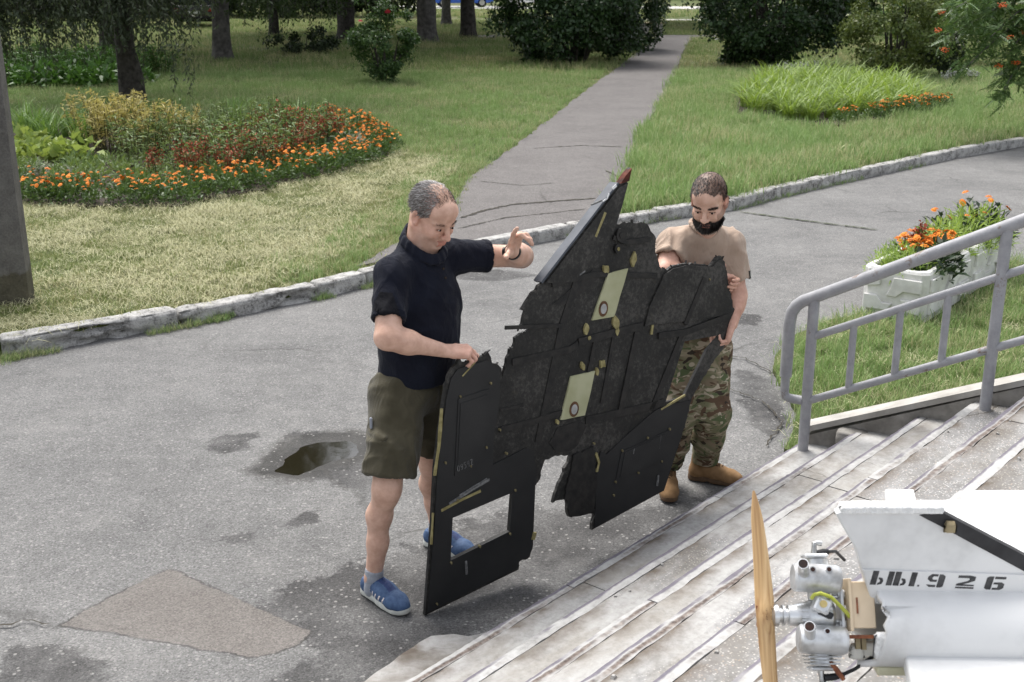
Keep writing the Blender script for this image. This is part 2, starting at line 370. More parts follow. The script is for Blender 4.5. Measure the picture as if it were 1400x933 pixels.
# ------------------------------------------------------------------ kerb, stone by stone
M = Mt('kerb_concrete'); p_ = M.obj(); n_ = M.noise(9, p_, 6, .7); f_ = M.noise(60, p_, 3, .7)
geo = M.n('NewGeometry'); 
col = M.ramp(M.math('ADD', M.math('MULTIPLY', n_, .6), M.math('MULTIPLY', f_, .4)), (.40, (.07,.066,.06)), (.46, (.27,.262,.25)), (.58, (.48,.47,.45)))
M_KERB = M.out(M.mix(M.math('MULTIPLY', M.rand(), .25), col, (.33,.33,.325)), .9, bump=M.math('ADD', n_, f_), bs=.6, bd=.012)
def rough_block(L, wd, h, amp, seed, step=.025, erode=.5, zb=-.06):
    """a worn block: section swept along x, every face roughened"""
    sec = []; r_ = min(.018, h*.3, wd*.3)
    def edge(a, b, k): return [tuple(np.array(a)+(np.array(b)-np.array(a))*t) for t in np.linspace(0, 1, k, endpoint=False)]
    sec += edge((0,zb),(0,h-r_),7)+edge((0,h-r_),(r_,h),3)+edge((r_,h),(wd-r_,h),6)+edge((wd-r_,h),(wd,h-r_),2)+edge((wd,h-r_),(wd,zb),4)+edge((wd,zb),(0,zb),2)
    n = max(4, int(L/step)); m = len(sec); V = []
    for i in range(n+1):
        x = L*i/n; ins = .008*(1 if i in (0,n) else 0)
        for y, z in sec: V.append((x, y+(ins if y<wd/2 else -ins), z-(ins if z>0 else 0)))
    V = np.array(V); q = V*np.array([7,14,14])+seed*7.3
    d = (fbm(q,4)-.5)*2*amp
    c = np.array([0, wd/2, (h+max(zb,-h))/2 if zb > -.06 else h*.35]); out = unit(V*np.array([0,1,1])-c)
    pit = np.clip(fbm(V*np.array([5,22,22])+seed*3.1,3)-.5, 0, 1)*amp*16*erode*(V[:,1]<wd*.3)*(V[:,2]<h*.92)
    V = V + out*d[:,None]; V[:,1] += pit
    F = [(i*m+k, (i+1)*m+k, (i+1)*m+(k+1)%m, i*m+(k+1)%m) for i in range(n) for k in range(m)]
    F += [[k for k in range(m)], [n*m+k for k in range(m)][::-1]]
    return V, F
kerb = empty('kerb', (0,0,0)); tag(kerb, kind='structure')
def along(poly):
    P = np.array(poly, float); L = np.r_[0, np.cumsum(np.linalg.norm(np.diff(P,axis=0),axis=1))]
    return L[-1], lambda s: np.array([np.interp(s, L, P[:,0]), np.interp(s, L, P[:,1])])
KT, kf = along(KERB)
cuts = [0, 1.27, 2.5, 3.02]; s_ = 3.02; _r = rng(5)
while s_ < KT-1: s_ += 1.0 + _r.random()*.45; cuts.append(min(s_, KT))
for i in range(len(cuts)-1):
    a, b = kf(cuts[i]), kf(cuts[i+1]); L = np.linalg.norm(b-a)-(.028 if i < 4 else .018); ang = math.atan2(b[1]-a[1], b[0]-a[0])
    far = a[1] > 16
    V, F = rough_block(L, .16, .125 if i < 3 else .12, .018 if i in (0, 1) else .008, i, .03 if not far else .08, 1.4 if i in (0, 1) else .6)
    o = ob('kerb_stone', V, F, M_KERB, kerb, smooth=True)
    o.location = (a[0], a[1], (_r.random()-.5)*.014); o.rotation_euler = ((_r.random()-.5)*.03, (_r.random()-.5)*.012, ang+(_r.random()-.5)*.012)

# ------------------------------------------------------------------ staircase (local x runs along the steps, local y down towards the road)
SY = [2.69, 2.40, 2.11, 1.857, 1.585, 1.32, 1.035]; RISE = .13
stair = empty('staircase', (0,0,0), math.atan2(.760, .649)); tag(stair, kind='structure')
def uend(y): return 5.554 + (2.653 - y) * .184 + .04
def stonemat(name, chips, tone=1.):
    M = Mt(name); p = M.obj(); n = M.noise(3.2, p, 5, .65); f = M.noise(45, p, 4, .7)
    sm = M.ramp(M.math('ADD', M.math('MULTIPLY', n, .6), M.math('MULTIPLY', f, .4)), (.36, tuple(tone*c for c in (.27,.266,.257))), (.5, tuple(tone*c for c in (.385,.38,.37))), (.64, tuple(tone*c for c in (.46,.456,.448))))
    v = M.vor(120, p); r = M.sep(v.outputs['Color'])
    chip = M.math('MULTIPLY', M.ramp(r[0], (.42, 0.), (.47, 1.)), M.ramp(v.outputs['Distance'], (.3, 1.), (.48, 0.)))
    cc = M.ramp(r[1], (.0, (.30,.29,.28)), (.45, (.47,.46,.44)), (.8, (.62,.61,.59)), (.95, (.42,.34,.28)))
    tz = M.mix(chip, M.mix(1, sm, (.62,.62,.63), 'MULTIPLY'), cc)
    tz = M.mix(.15, tz, sm)
    if chips >= 1: col = tz
    else:
        pm = M.ramp(M.noise(2.1, M.map(p, (.6,1.6,1), loc=(3,1,0)), 5, .65), (.5-chips*.2, 1.), (.58-chips*.2, 0.)); pm = M.math('MULTIPLY', pm, 1 if chips else 0)
        col = M.mix(pm, sm, tz)
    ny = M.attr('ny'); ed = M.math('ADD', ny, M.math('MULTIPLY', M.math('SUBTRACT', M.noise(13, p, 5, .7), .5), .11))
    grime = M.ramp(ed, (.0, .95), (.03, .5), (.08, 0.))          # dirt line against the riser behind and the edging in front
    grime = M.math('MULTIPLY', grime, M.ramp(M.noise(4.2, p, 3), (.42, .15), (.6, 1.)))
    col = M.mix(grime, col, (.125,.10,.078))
    st = M.ramp(M.noise(1.6, M.map(p, (1,2.2,1), loc=(7,2,0)), 5, .7), (.46, 0.), (.64, .75))
    col = M.mix(st, col, M.mix(1, col, (.68,.64,.58), 'MULTIPLY'))
    ce = M.vor(1.4, M.n('VectorMath', M.map(p, (1,1.5,1)), at=dict(operation='ADD'), ).outputs[0], 'DISTANCE_TO_EDGE')
    pd = M.n('VectorMath', M.n('TexNoise', p, Scale=6., Detail=4).outputs['Color'], at=dict(operation='MULTIPLY_ADD')); M.set(pd.inputs[1], (.22,.22,0)); M.set(pd.inputs[2], p)
    M.t.links.new(pd.outputs[0], ce.inputs['Vector'])
    ck = M.math('MULTIPLY', M.ramp(ce.outputs['Distance'], (.003, 1.), (.009, 0.)), M.ramp(M.noise(1.1, p, 2), (.52, 0.), (.6, 1.)))
    col = M.mix(M.math('MULTIPLY', ck, .75), col, (.10,.085,.065))
    h = M.math('SUBTRACT', M.math('ADD', f, M.math('MULTIPLY', chip, .3)), M.math('MULTIPLY', ck, 2.5))
    return M.out(col, .82, bump=h, bs=.5, bd=.004, spec=.3)
M_TERR = stonemat('terrazzo', 1); M_CEM = stonemat('smooth_cement', 0); M_MIXD = stonemat('patched_terrazzo', .5)
M = Mt('step_edging'); p_ = M.obj(); ny = M.attr('ny')
n1 = M.noise(8, M.map(p_, (.35,1,1)), 5, .7); n2 = M.noise(38, p_, 4, .7)
base = M.ramp(M.math('ADD', M.math('MULTIPLY', n1, .6), M.math('MULTIPLY', n2, .4)), (.38, (.25,.246,.237)), (.5, (.37,.366,.356)), (.62, (.45,.446,.438)))
fr = M.math('ADD', ny, M.math('MULTIPLY', M.math('SUBTRACT', n1, .5), .05))
purple = M.math('MULTIPLY', M.ramp(fr, (.013, 1.), (.019, 0.)), M.ramp(M.noise(1.6, M.map(p_, (1,.3,1), loc=(2,0,0)), 4, .6), (.40, 0.), (.46, .9)))
col = M.mix(purple, base, M.mix(n2, (.07,.06,.08), (.17,.155,.19)))
tan = M.math('MULTIPLY', M.ramp(fr, (.020, 0.), (.025, 1.), (.036, 1.), (.046, .2)), M.ramp(M.math('ADD', M.noise(1.5, M.map(p_, (1,.4,1), loc=(9,0,0)), 6, .75), M.math('MULTIPLY', M.math('SUBTRACT', M.rand(), .5), .34)), (.47, 0.), (.60, .95)))
col = M.mix(tan, col, M.ramp(n2, (.3, (.045,.032,.028)), (.5, (.13,.10,.085)), (.7, (.27,.235,.205))))
M_EDGE = M.out(col, .85, bump=M.math('ADD', n1, n2), bs=.4, bd=.004)
def tread(name, u0, u1, yb, yf, z, thick, mat, parent, seed, jit=.004, zj=.004, chipf=0, slant=False, y_nose=None, lip=.004):
    stp = .022; nx = max(3, int((u1-u0)/stp)); nyy = max(3, int((yf-yb)/stp))
    t = np.linspace(0,1,nx+1); s = np.linspace(0,1,nyy+1); T, S = np.meshgrid(t, s, indexing='ij')
    Y = yb+(yf-yb)*S; ue = (u1 + (yf-Y)*.184) if slant else np.full_like(Y, u1)
    X = u0+(ue-u0)*T
    q = np.stack([X*11, Y*11, np.full_like(X, seed)], -1)
    nz = fbm(q,3)-.5; e = fbm(np.stack([X*16, np.full_like(X, seed*2.3), S*0+3.3], -1),4)-.5; e2 = fbm(np.stack([X*13, np.full_like(X, seed*1.7+9), S*0], -1),4)-.5
    Y = Y + (S**6)*e*jit*4 + ((1-S)**6)*e2*jit*4
    Z = z + nz*zj - (S**8)*np.clip(e+.02,0,1)*chipf - ((S==1)|(S==0)|(T==0)|(T==1))*lip
    V = np.stack([X,Y,Z],-1).reshape(-1,3); I = np.arange((nx+1)*(nyy+1)).reshape(nx+1,nyy+1)
    F = np.stack([I[:-1,:-1],I[1:,:-1],I[1:,1:],I[:-1,1:]],-1).reshape(-1,4).tolist()
    ring = list(I[:,0])+list(I[-1,1:])+list(I[-2::-1,-1])+list(I[0,-2:0:-1]); n = len(V)
    Vb = V[ring].copy(); Vb[:,2] = z-thick; k = len(ring)
    F += [(ring[i], n+i, n+(i+1)%k, ring[(i+1)%k]) for i in range(k)]
    V2 = np.r_[V, Vb]; yn = yf if y_nose is None else y_nose
    nyv = yn - V2[:,1] if name == 'edging' else np.minimum(yf-V2[:,1], V2[:,1]-yb)
    o = ob(name, V2, F, mat, parent, attrs=dict(ny=np.clip(nyv, 0, 1)))
    return autosmooth(o, 50)
STYLE = [M_CEM, M_MIXD, M_CEM, M_TERR, M_TERR, M_TERR]
M_CORE = simple('old_concrete', (.16,.15,.135), (.33,.315,.29), 8, bscale=40, bs=.6, bd=.01)
_r = rng(11)
for i in range(7):
    z = RISE*(i+1); yf = SY[i]; yb = SY[i+1]-.03 if i < 6 else -1.2
    st = empty('step'); st.parent = stair; st['kind'] = 'structure' if False else 'structure'
    del st['kind']
    m = MB(); y0 = yb if i == 6 else SY[i+1]-.12
    pts = [(-1.2, y0), (uend(y0), y0), (uend(yf), yf-.012), (-1.2, yf-.012)]
    m.prism(pts, (0,0,0), (1,0,0), (0,1,0), (0,0,1), -.1, z-.035); m.build('step_core', M_CORE, st)
    # edging pieces and tread slabs, each with open joints
    u = -1.2+_r.random()*.6; us = [u]
    while u < 5.0: u += .9+_r.random()*1.7; us.append(u)
    us[-1] = None
    us = [x for x in us if x is not None and x < uend(yf)-.45]+[uend(yf)]
    for a, b in zip(us[:-1], us[1:]):
        last = b == us[-1]
        tread('edging', a+.003, b-.003, yf-.038, yf+.006, z-.0015, .06, M_EDGE, st, i*5+a, .004, .0015, .035, slant=last, lip=.001)
    u = -1.2; us = [u]
    while u < 5.2: u += 2.2+_r.random()*1.8; us.append(u)
    us = [x for x in us if x < uend(yf)-.5]+[uend(yf)]
    for k, (a, b) in enumerate(zip(us[:-1], us[1:])):
        last = b == us[-1]
        mt = STYLE[i] if i < 6 else M_TERR
        if i in (1, 2, 4) and last: mt = M_CEM
        if i == 3 and k == len(us)-3: mt = M_MIXD
        yfr = yf-.038-.003; ybk = yb if i < 6 else yf-.9
        tread('tread_slab', a+.004, b-.004, ybk, yfr, z, .05, mt, st, i*9+k+.3, .004, .003, .008, slant=last, lip=.002)
        if i == 6: tread('tread_slab', a+.004, b-.004, -1.2, yf-.908, z+.002, .05, mt, st, 70+k, .002, .003, 0, slant=last)
CR = []; CF = []; _q = rng(63)
for k in range(26):
    i = int(_q.choice([1,3,4,4,5])); u_ = 2.2+3.0*_q.random(); s_ = .006+.016*_q.random()**2
    V, F = rough_block(s_*1.7, s_, s_*.6, s_*.3, k, s_*.5, zb=-.002); V = np.array(V); a_ = _q.random()*6.28; c_, n_ = math.cos(a_), math.sin(a_)
    V = np.c_[V[:,0]*c_-V[:,1]*n_+u_, V[:,0]*n_+V[:,1]*c_+SY[i]-.05-.03*_q.random(), V[:,2]+RISE*(i+1)+.001]; CF += [[j+len(CR) for j in f] for f in F]; CR += V.tolist()
o = ob('concrete_crumbs', CR, CF, simple('crumb_concrete', (.30,.29,.275), (.42,.41,.395), 30), stair, smooth=False); o['kind'] = 'stuff'
apron = sheet('apron', ragged([(-.37,4.149),(-.321,4.198),(-.234,4.214),(-.175,4.198),(-.1,4.225),(-.2,3.9),(-1.0,2.95),(-1.1,3.05)], .03, .012, 8), .014, M_CEM); tag(apron, kind='structure')

# ------------------------------------------------------------------ cheek wall and railing
RD = np.array((.8654, -.5011, 0)); RN = np.array((.5011, .8654, 0)); P1 = np.array((1.54, 5.86, 0))
wall = empty('cheek_wall', tuple(P1)); tag(wall, 'low sloping concrete wall with pale coping closing off the steps beside the grass', 'wall')
m = MB(); m.prism([(-.02,-.1),(4.2,-.1),(4.2,.205+.43*1.9),(1.9,.205+.43*1.9),(-.02,.17)], RN*.1, RD, (0,0,1), RN, 0, .11); o = m.build('wall_body', M_CORE, wall)
V, F = [], []
M_COPE = simple('pale_coping', (.30,.285,.26), (.42,.405,.375), 7, bscale=45, bs=.4, bd=.006)
m = MB(); ns = 60
for i in range(ns):
    a, b = -.03+1.93*i/ns, -.03+1.93*(i+1)/ns
    za, zb = .2+.43*a, .2+.43*b; j = (vn(np.array([a*6,0,1.]))-.5)*.012
    pass
m.prism([(-.03,.19),(1.9,.19+.43*1.93),(1.9,.222+.43*1.93),(-.03,.222)], RN*.085, RD, (0,0,1), RN, 0, .135); m.build('coping', M_COPE, wall)
for k, (s0, zz, dx, sz) in enumerate([(.16,.13,.07,(.16,.1,.12)),(.5,.3,.08,(.1,.07,.08)),(1.1,.56,.08,(.14,.06,.1))]):
    V, F = rough_block(sz[0], sz[1], sz[2], .02, 50+k, .02, zb=-.05)
    p = P1+RD*s0+RN*(.11-dx); oo = ob('broken_mortar', V, F, M_CORE, wall, smooth=True); oo.location = (RD*s0+RN*(.105-dx)+np.array((0,0,zz))); oo.rotation_euler = (.2, .3*k, -.52)
M = Mt('grey_rail_paint'); n_ = M.noise(14, None, 5, .7); n2_ = M.noise(90, None, 3)
M_RAIL = M.out(M.mix(M.ramp(M.noise(5,None,5,.75), (.60, 0.), (.66, .8)), M.ramp(n_, (.35, (.27,.27,.285)), (.65, (.35,.35,.365))), (.15,.085,.045)), .5, bump=M.math('ADD', n_, n2_), bs=.25, bd=.003, spec=.4)
rail = empty('stair_railing', tuple(P1)); tag(rail, 'grey painted tube handrail with balusters climbing beside the steps', 'railing')
hz = lambda s: .966+.525*s
mz = lambda s: .752+.497*s
lz = lambda s: .402+.49*s
def rp(s, z): return RD*s+np.array((0,0,z))
m = MB(); arc = [rp(2.6,hz(2.6))]+[rp(s,hz(s)) for s in np.linspace(2.4,-.02,14)]
bend = [rp(-.06,hz(-.05)-.004), rp(-.09,hz(-.08)-.016), rp(-.112,hz(-.1)-.045), rp(-.12,hz(-.12)-.1)]
m.tube(arc+bend+[rp(-.12,.7), rp(-.12,.52)], .0315, 14); 
o = m.build('handrail', M_RAIL, rail, smooth=False); autosmooth(o, 60)
m = MB(); m.tube([rp(-.12,.53), rp(-.12,.435), rp(-.113,.41), rp(-.09,.402), rp(-.02,.402)], .024, 12); autosmooth(m.build('return_tube', M_RAIL, rail), 60)
for k, (s, zb) in enumerate([(0,.13),(.87,.52),(1.78,.9)]):
    m = MB(); m.tube([rp(s,zb-.05), rp(s,zb+.02), rp(s,(zb+hz(s))/2), rp(s,hz(s)-.012)], [.0275]*4, 14)
    autosmooth(m.build('post', M_RAIL, rail), 60)
for nm, f in (('mid_rail', mz), ('low_rail', lz)):
    m = MB(); m.tube([rp(s,f(s)) for s in np.linspace(0,2.6,12)], .0205, 12); autosmooth(m.build(nm, M_RAIL, rail), 60)
for s in (.21,.43,.645,1.09,1.31,1.53):
    m = MB(); m.tube([rp(s,lz(s)), rp(s,(lz(s)+mz(s))/2), rp(s,mz(s))], .0185, 12); autosmooth(m.build('baluster', M_RAIL, rail), 60)

# ------------------------------------------------------------------ grass bank beside the steps, planters
PX = np.array((.79,-.613,0)); PY = np.array((.613,.79,0)); PO = np.array((2.68,8.86,0))
BANK = [(1.50,6.12),(1.64,6.45),(1.72,6.73),(1.73,7.27),(1.81,7.75),(2.0,8.2),(2.35,8.6),(2.68,8.85),tuple((PO+PY*2.05)[:2]),tuple((PO+PY*2.5+PX*.3)[:2]),tuple((PO+PY*3.2+PX*3)[:2]),(9,9),(9,2.5),(5,3.8),(1.66,5.96)]
bank = sheet('grass_bank', ragged(BANK, .12, .05, 4), .03, M_TURF, None, .08); tag(bank, kind='structure')
M_WHITE = simple('whitewashed_concrete', (.58,.57,.545), (.78,.77,.745), 6, bscale=35, bs=.5, bd=.006)
def planter(o, L, label):
    e = empty('concrete_planter', tuple(o+np.array((0,0,.03))), math.atan2(PX[1],PX[0])); tag(e, label, 'planter', None)
    W_, H_, b = .50, .38, .05
    prof = lambda ins: [(b+ins*0+ins,ins),(W_-b-ins,ins),(W_-ins,b+ins),(W_-ins,L-b-ins),(W_-b-ins,L-ins),(b+ins,L-ins),(ins,L-b-ins),(ins,b+ins)]
    m = MB(); rings = [(0.012,-.06),(0,.01),(0,H_-.02),(.012,H_),(.045,H_+.003),(.055,H_-.01),(.06,H_-.08)]; V = []
    for ins, z in rings: V += [(x,y,z) for x,y in prof(ins)]
    F = [(i*8+k, i*8+(k+1)%8, (i+1)*8+(k+1)%8, (i+1)*8+k) for i in range(len(rings)-1) for k in range(8)]
    m.add(V, F); autosmooth(m.build('trough', M_WHITE, e), 30)
    m = MB(); m.add([(x,y,H_-.07) for x,y in prof(.058)], [range(8)]); m.build('soil', M_SOIL, e)
    sh = [[(.06,.86),(.30,.86),(.30,.66),(.06,.60)], [(.50,.84),(.93,.84),(.93,.58),(.66,.58),(.56,.46),(.40,.46),(.46,.62)], [(.06,.44),(.26,.44),(.36,.30),(.50,.30),(.44,.16),(.06,.14)], [(.62,.42),(.93,.42),(.93,.16),(.74,.16)]]
    for face in range(2):
        for s in sh:
            m = MB()
            if face == 0: m.prism([(a*W_,c*H_) for a,c in s], (0,.002,0), (1,0,0), (0,0,1), (0,-1,0), 0, .024)
            else: m.prism([(a*L,c*H_) for a,c in s], (W_-.002,0,0), (0,1,0), (0,0,1), (1,0,0), 0, .024)
            q = m.build('relief_panel', M_WHITE, e); md = q.modifiers.new('b','BEVEL'); md.width = .006; md.segments = 2
    return e
planter(PO, 1.02, 'white relief patterned concrete planter nearest the steps, full of orange marigolds')
planter(PO+PY*1.04, 1.02, 'white concrete planter standing behind the one with marigolds, holding feathery green plants')

# ------------------------------------------------------------------ grass
def scatter(name, P, rot, scl, vi, tufts, parent=None):
    me = bpy.data.meshes.new(name); me.vertices.add(len(P)); me.vertices.foreach_set('co', np.asarray(P, np.float32).ravel())
    a = me.attributes.new('rot','FLOAT_VECTOR','POINT'); a.data.foreach_set('vector', np.asarray(rot, np.float32).ravel())
    a = me.attributes.new('scl','FLOAT','POINT'); a.data.foreach_set('value', np.asarray(scl, np.float32))
    a = me.attributes.new('vi','INT','POINT'); a.data.foreach_set('value', np.asarray(vi, np.int32))
    o = link(bpy.data.objects.new(name, me), parent)
    g = bpy.data.node_groups.new(name, 'GeometryNodeTree')
    g.interface.new_socket('Geometry', in_out='INPUT', socket_type='NodeSocketGeometry'); g.interface.new_socket('Geometry', in_out='OUTPUT', socket_type='NodeSocketGeometry')
    N = g.nodes.new; L = g.links.new
    gi, go = N('NodeGroupInput'), N('NodeGroupOutput'); ip = N('GeometryNodeInstanceOnPoints')
    ci = N('GeometryNodeCollectionInfo'); ci.inputs[0].default_value = tufts; ci.inputs[1].default_value = True; ci.inputs[2].default_value = True
    def na(nm, ty):
        x = N('GeometryNodeInputNamedAttribute'); x.data_type = ty; x.inputs[0].default_value = nm; return x.outputs[0]
    L(gi.outputs[0], ip.inputs['Points']); L(ci.outputs[0], ip.inputs['Instance']); ip.inputs['Pick Instance'].default_value = True
    L(na('vi','INT'), ip.inputs['Instance Index']); L(na('rot','FLOAT_VECTOR'), ip.inputs['Rotation']); L(na('scl','FLOAT'), ip.inputs['Scale']); L(ip.outputs[0], go.inputs[0])
    md = o.modifiers.new('scatter','NODES'); md.node_group = g
    return o
def blades(n, rad, h, wd, lean, r, flat=False, seg=3):
    V, F = [], []
    for i in range(n):
        a = r.random()*6.283; q = rad*math.sqrt(r.random()); b = np.array((q*math.cos(a), q*math.sin(a), 0))
        d = r.random()*6.283; D = np.array((math.cos(d), math.sin(d), 0)); S = np.array((-D[1], D[0], 0))
        L = h*(.55+.6*r.random()); le = lean*(.3+r.random()); w_ = wd*(.7+.6*r.random())
        o = len(V)
        for k in range(seg):
            t = k/seg
            if flat: p = b+D*L*t+np.array((0,0,.012+.05*math.sin(3.1*t)*r.random()))
            else: p = b+D*L*le*t*t+np.array((0,0,L*(t-.35*le*t*t)))
            ww = w_*(1-.55*t)/2; V += [p+S*ww, p-S*ww]
        t = 1.; p = b+D*L+np.array((0,0,.01)) if flat else b+D*L*le+np.array((0,0,L*(1-.35*le)))
        V.append(p)
        for k in range(seg-1): F.append((o+2*k, o+2*k+1, o+2*k+3, o+2*k+2))
        F.append((o+2*seg-2, o+2*seg-1, o+2*seg))
    return V, F
def tuftset(name, defs, mat, seed):
    c = bpy.data.collections.new(name); r = rng(seed)
    for i, d in enumerate(defs):
        V, F = blades(*d[:5], r, *d[5:]); c.objects.link(bpy.data.objects.new('tuft', mesh('tuft', V, F, mat)))
    return c
def grassmat(name, a, b, dry, patch, thr, rough=.6):
    M = Mt(name); i = M.island(); p = M.pos(); n = M.noise(patch, p, 4, .6); n2 = M.noise(patch*.27, M.map(p, loc=(5,3,0)), 3)
    g = M.mix(M.math('ADD', M.math('MULTIPLY', i, .6), M.math('MULTIPLY', n2, .4)), a, b)
    col = M.mix(M.ramp(M.math('ADD', M.math('MULTIPLY', n, .7), M.math('MULTIPLY', i, .3)), (thr-.08, 0.), (thr+.08, 1.)), g, dry)
    M.out(col, rough, spec=.25)
    tr = M.n('BsdfTranslucent', Color=col); mx = M.n('MixShader'); mx.inputs[0].default_value = .3
    o = [x for x in M.t.nodes if x.type == 'OUTPUT_MATERIAL'][0]
    M.t.links.new(M.b.outputs[0], mx.inputs[1]); M.t.links.new(tr.outputs[0], mx.inputs[2]); M.t.links.new(mx.outputs[0], o.inputs[0]); return M.m
G_MOWN = grassmat('mown_grass', (.16,.215,.06), (.27,.305,.115), (.43,.40,.215), .9, .55)
G_HAY = simple('hay', (.36,.345,.18), (.56,.545,.36), 1.3, bs=0)
G_GREEN = grassmat('lawn_grass', (.15,.25,.072), (.32,.44,.165), (.46,.45,.25), .8, .57)
G_FAR = grassmat('meadow_grass', (.125,.21,.055), (.26,.35,.12), (.44,.41,.22), .45, .52)
T_MOWN = tuftset('mown_tufts', [(26,.11,.055,.006,.9)]*3+[(18,.12,.07,.006,.8)]*2, G_MOWN, 1)
T_HAY = tuftset('hay_tufts', [(14,.15,.15,.0042,.5,True,3)]*4, G_HAY, 2)
T_GREEN = tuftset('green_tufts', [(24,.10,.13,.0065,.7)]*3+[(20,.10,.19,.0065,.6)]*2, G_GREEN, 3)
T_FAR = tuftset('far_tufts', [(26,.22,.17,.012,.6)]*4+[(18,.2,.28,.008,.4)], G_FAR, 4)
BED = [(-5.9,13.15),(-5.38,12.95),(-4.78,12.82),(-3.66,12.82),(-2.98,13.77),(-2.3,14.91),(-1.71,16.45),(-1.78,17.5),(-2.2,18.9),(-2.9,19.8),(-4.2,20.2),(-6,19.6),(-7.6,19.4),(-9,18.2),(-8.6,15),(-7,13.6)]
BEDR = [(4.0,21.6),(4.5,20.6),(5.1,19.7),(6.3,20.4),(7.4,21.7),(8.1,22.6),(8.6,24.5),(8.6,27.5),(7,28.5),(5.7,28.4),(4.6,25)]
def scatter_region(name, poly, dens, z, cl, nv, s0, s1, label, seed, keep=None, tilt=.18):
    r = rng(seed); P = np.array(poly); lo, hi = P.min(0), P.max(0)
    n = int(dens*(hi-lo).prod()); q = lo+(hi-lo)*r.random((n,2)); q = q[in_poly(q, poly)]
    k = ~in_poly(q, PATH) if name != 'bank_grass' else np.ones(len(q), bool)
    if keep is not None: k &= keep(q)
    q = q[k]; n = len(q)
    cl_ = fbm(np.c_[q*1.1, np.full(n, seed)],3); sc_ = (s0+(s1-s0)*r.random(n))*(.7+.6*cl_)
    rot = np.c_[(r.random(n)-.5)*tilt*2, (r.random(n)-.5)*tilt*2, r.random(n)*6.283]
    o = scatter(name, np.c_[q, np.full(n, z)], rot, sc_, r.integers(0, nv, n), cl)
    return tag(o, kind='stuff', label=label)
def pd_(q): return poly_edge_dist(q, PATH)
kd_ = lambda q: poly_edge_dist(q, KERB, False)
MOWN = [(-3.52,7.93)]+[(x-.1,y+.13) for x,y in KERB[1:8]]+[(-.6,12.4),(-.5,14.5),(-.4,16),(-1.7,17),(-3,18),(-9,17.5),(-11,12),(-9,4.6),(-3.7,7.85)]
nb = lambda q: ~in_poly(q, BED)
scatter_region('mown_grass', MOWN, 150, .092, T_MOWN, 5, .7, 1.25, 'short yellowing mown grass behind the left kerb', 1, nb)
scatter_region('cut_hay', MOWN, 140, .10, T_HAY, 4, .6, 1.2, 'dry cut hay lying on the mown grass', 2, lambda q: nb(q)&(pd_(q)>.35)&(fbm(np.c_[q*1.6,q[:,0]*0+3],3)>.52))
scatter_region('hay_clippings', MOWN, 55, .12, T_HAY, 4, .5, .9, 'loose straw over the mown grass', 12, lambda q: nb(q)&(pd_(q)>.3))
edge = lambda q: nb(q)&(pd_(q)<.55+.3*fbm(np.c_[q,q[:,0]*0],2))
scatter_region('path_edge_grass', MOWN, 150, .092, T_GREEN, 5, .4, .75, 'greener grass along the edge of the path', 3, edge)
LG = [(-.35,15.2),(-1.5,16.6),(-3,17.8),(-9,17.3),(-15,17),(-17,31),(2.4,31),(.6,20.6),(0,17.4)]
scatter_region('left_lawn_grass', LG, 75, .09, T_GREEN, 5, .55, 1.05, 'green lawn grass left of the path', 4, nb)
RG = [(x-.02,y+.17) for x,y in KERB[9:15]]+[(13,23.2),(17,31),(4.2,31),(2.15,19.2),(1.55,15.5),(1.08,12.9)]
scatter_region('right_lawn_grass', RG, 80, .09, T_GREEN, 5, .75, 1.55, 'long green grass between the path and the right kerb', 5, lambda q: ~in_poly(q, BEDR))
scatter_region('near_right_grass', [(x-.02,y+.17) for x,y in KERB[9:13]]+[(4.2,19),(2.1,19.2),(1.55,15.5),(1.08,12.9)], 75, .09, T_GREEN, 5, .9, 1.7, 'tall grass beside the path', 6)
FG = [(-30,30),(2.4,30.2),(4.7,43),(5.9,47.2),(-1,47.2),(-2,49.3),(13,49.6),(13,47),(7.0,47),(6.2,43),(4.2,30.2),(24,30),(40,62),(-20,64),(-50,64)]
scatter_region('meadow_grass', FG, 15, .09, T_FAR, 5, .6, 1.15, 'tall meadow grass under the trees', 7)
scatter_region('far_meadow_grass', [(-60,67),(60,67),(60,77),(-60,83)], 3, .09, T_FAR, 5, 1.2, 1.9, 'grass beyond the far path', 8)
pl_poly = [tuple((PO+PX*a+PY*b)[:2]) for a,b in ((-.03,-.03),(.56,-.03),(.56,2.03),(-.03,2.03))]
wline = lambda q: ((q-P1[:2]-RN[:2]*.2)@RN[:2] > .03)
scatter_region('bank_grass', BANK, 200, .03, T_GREEN, 5, .42, .85, 'rough grass on the bank beside the steps', 9, lambda q: (~in_poly(q, pl_poly))&wline(q)&(q[:,0]<6.5))
scatter_region('bank_dry_grass', BANK, 30, .05, T_HAY, 4, .5, .9, 'dry stalks in the rough grass beside the steps', 10, lambda q: (~in_poly(q, pl_poly))&wline(q)&(q[:,0]<4))
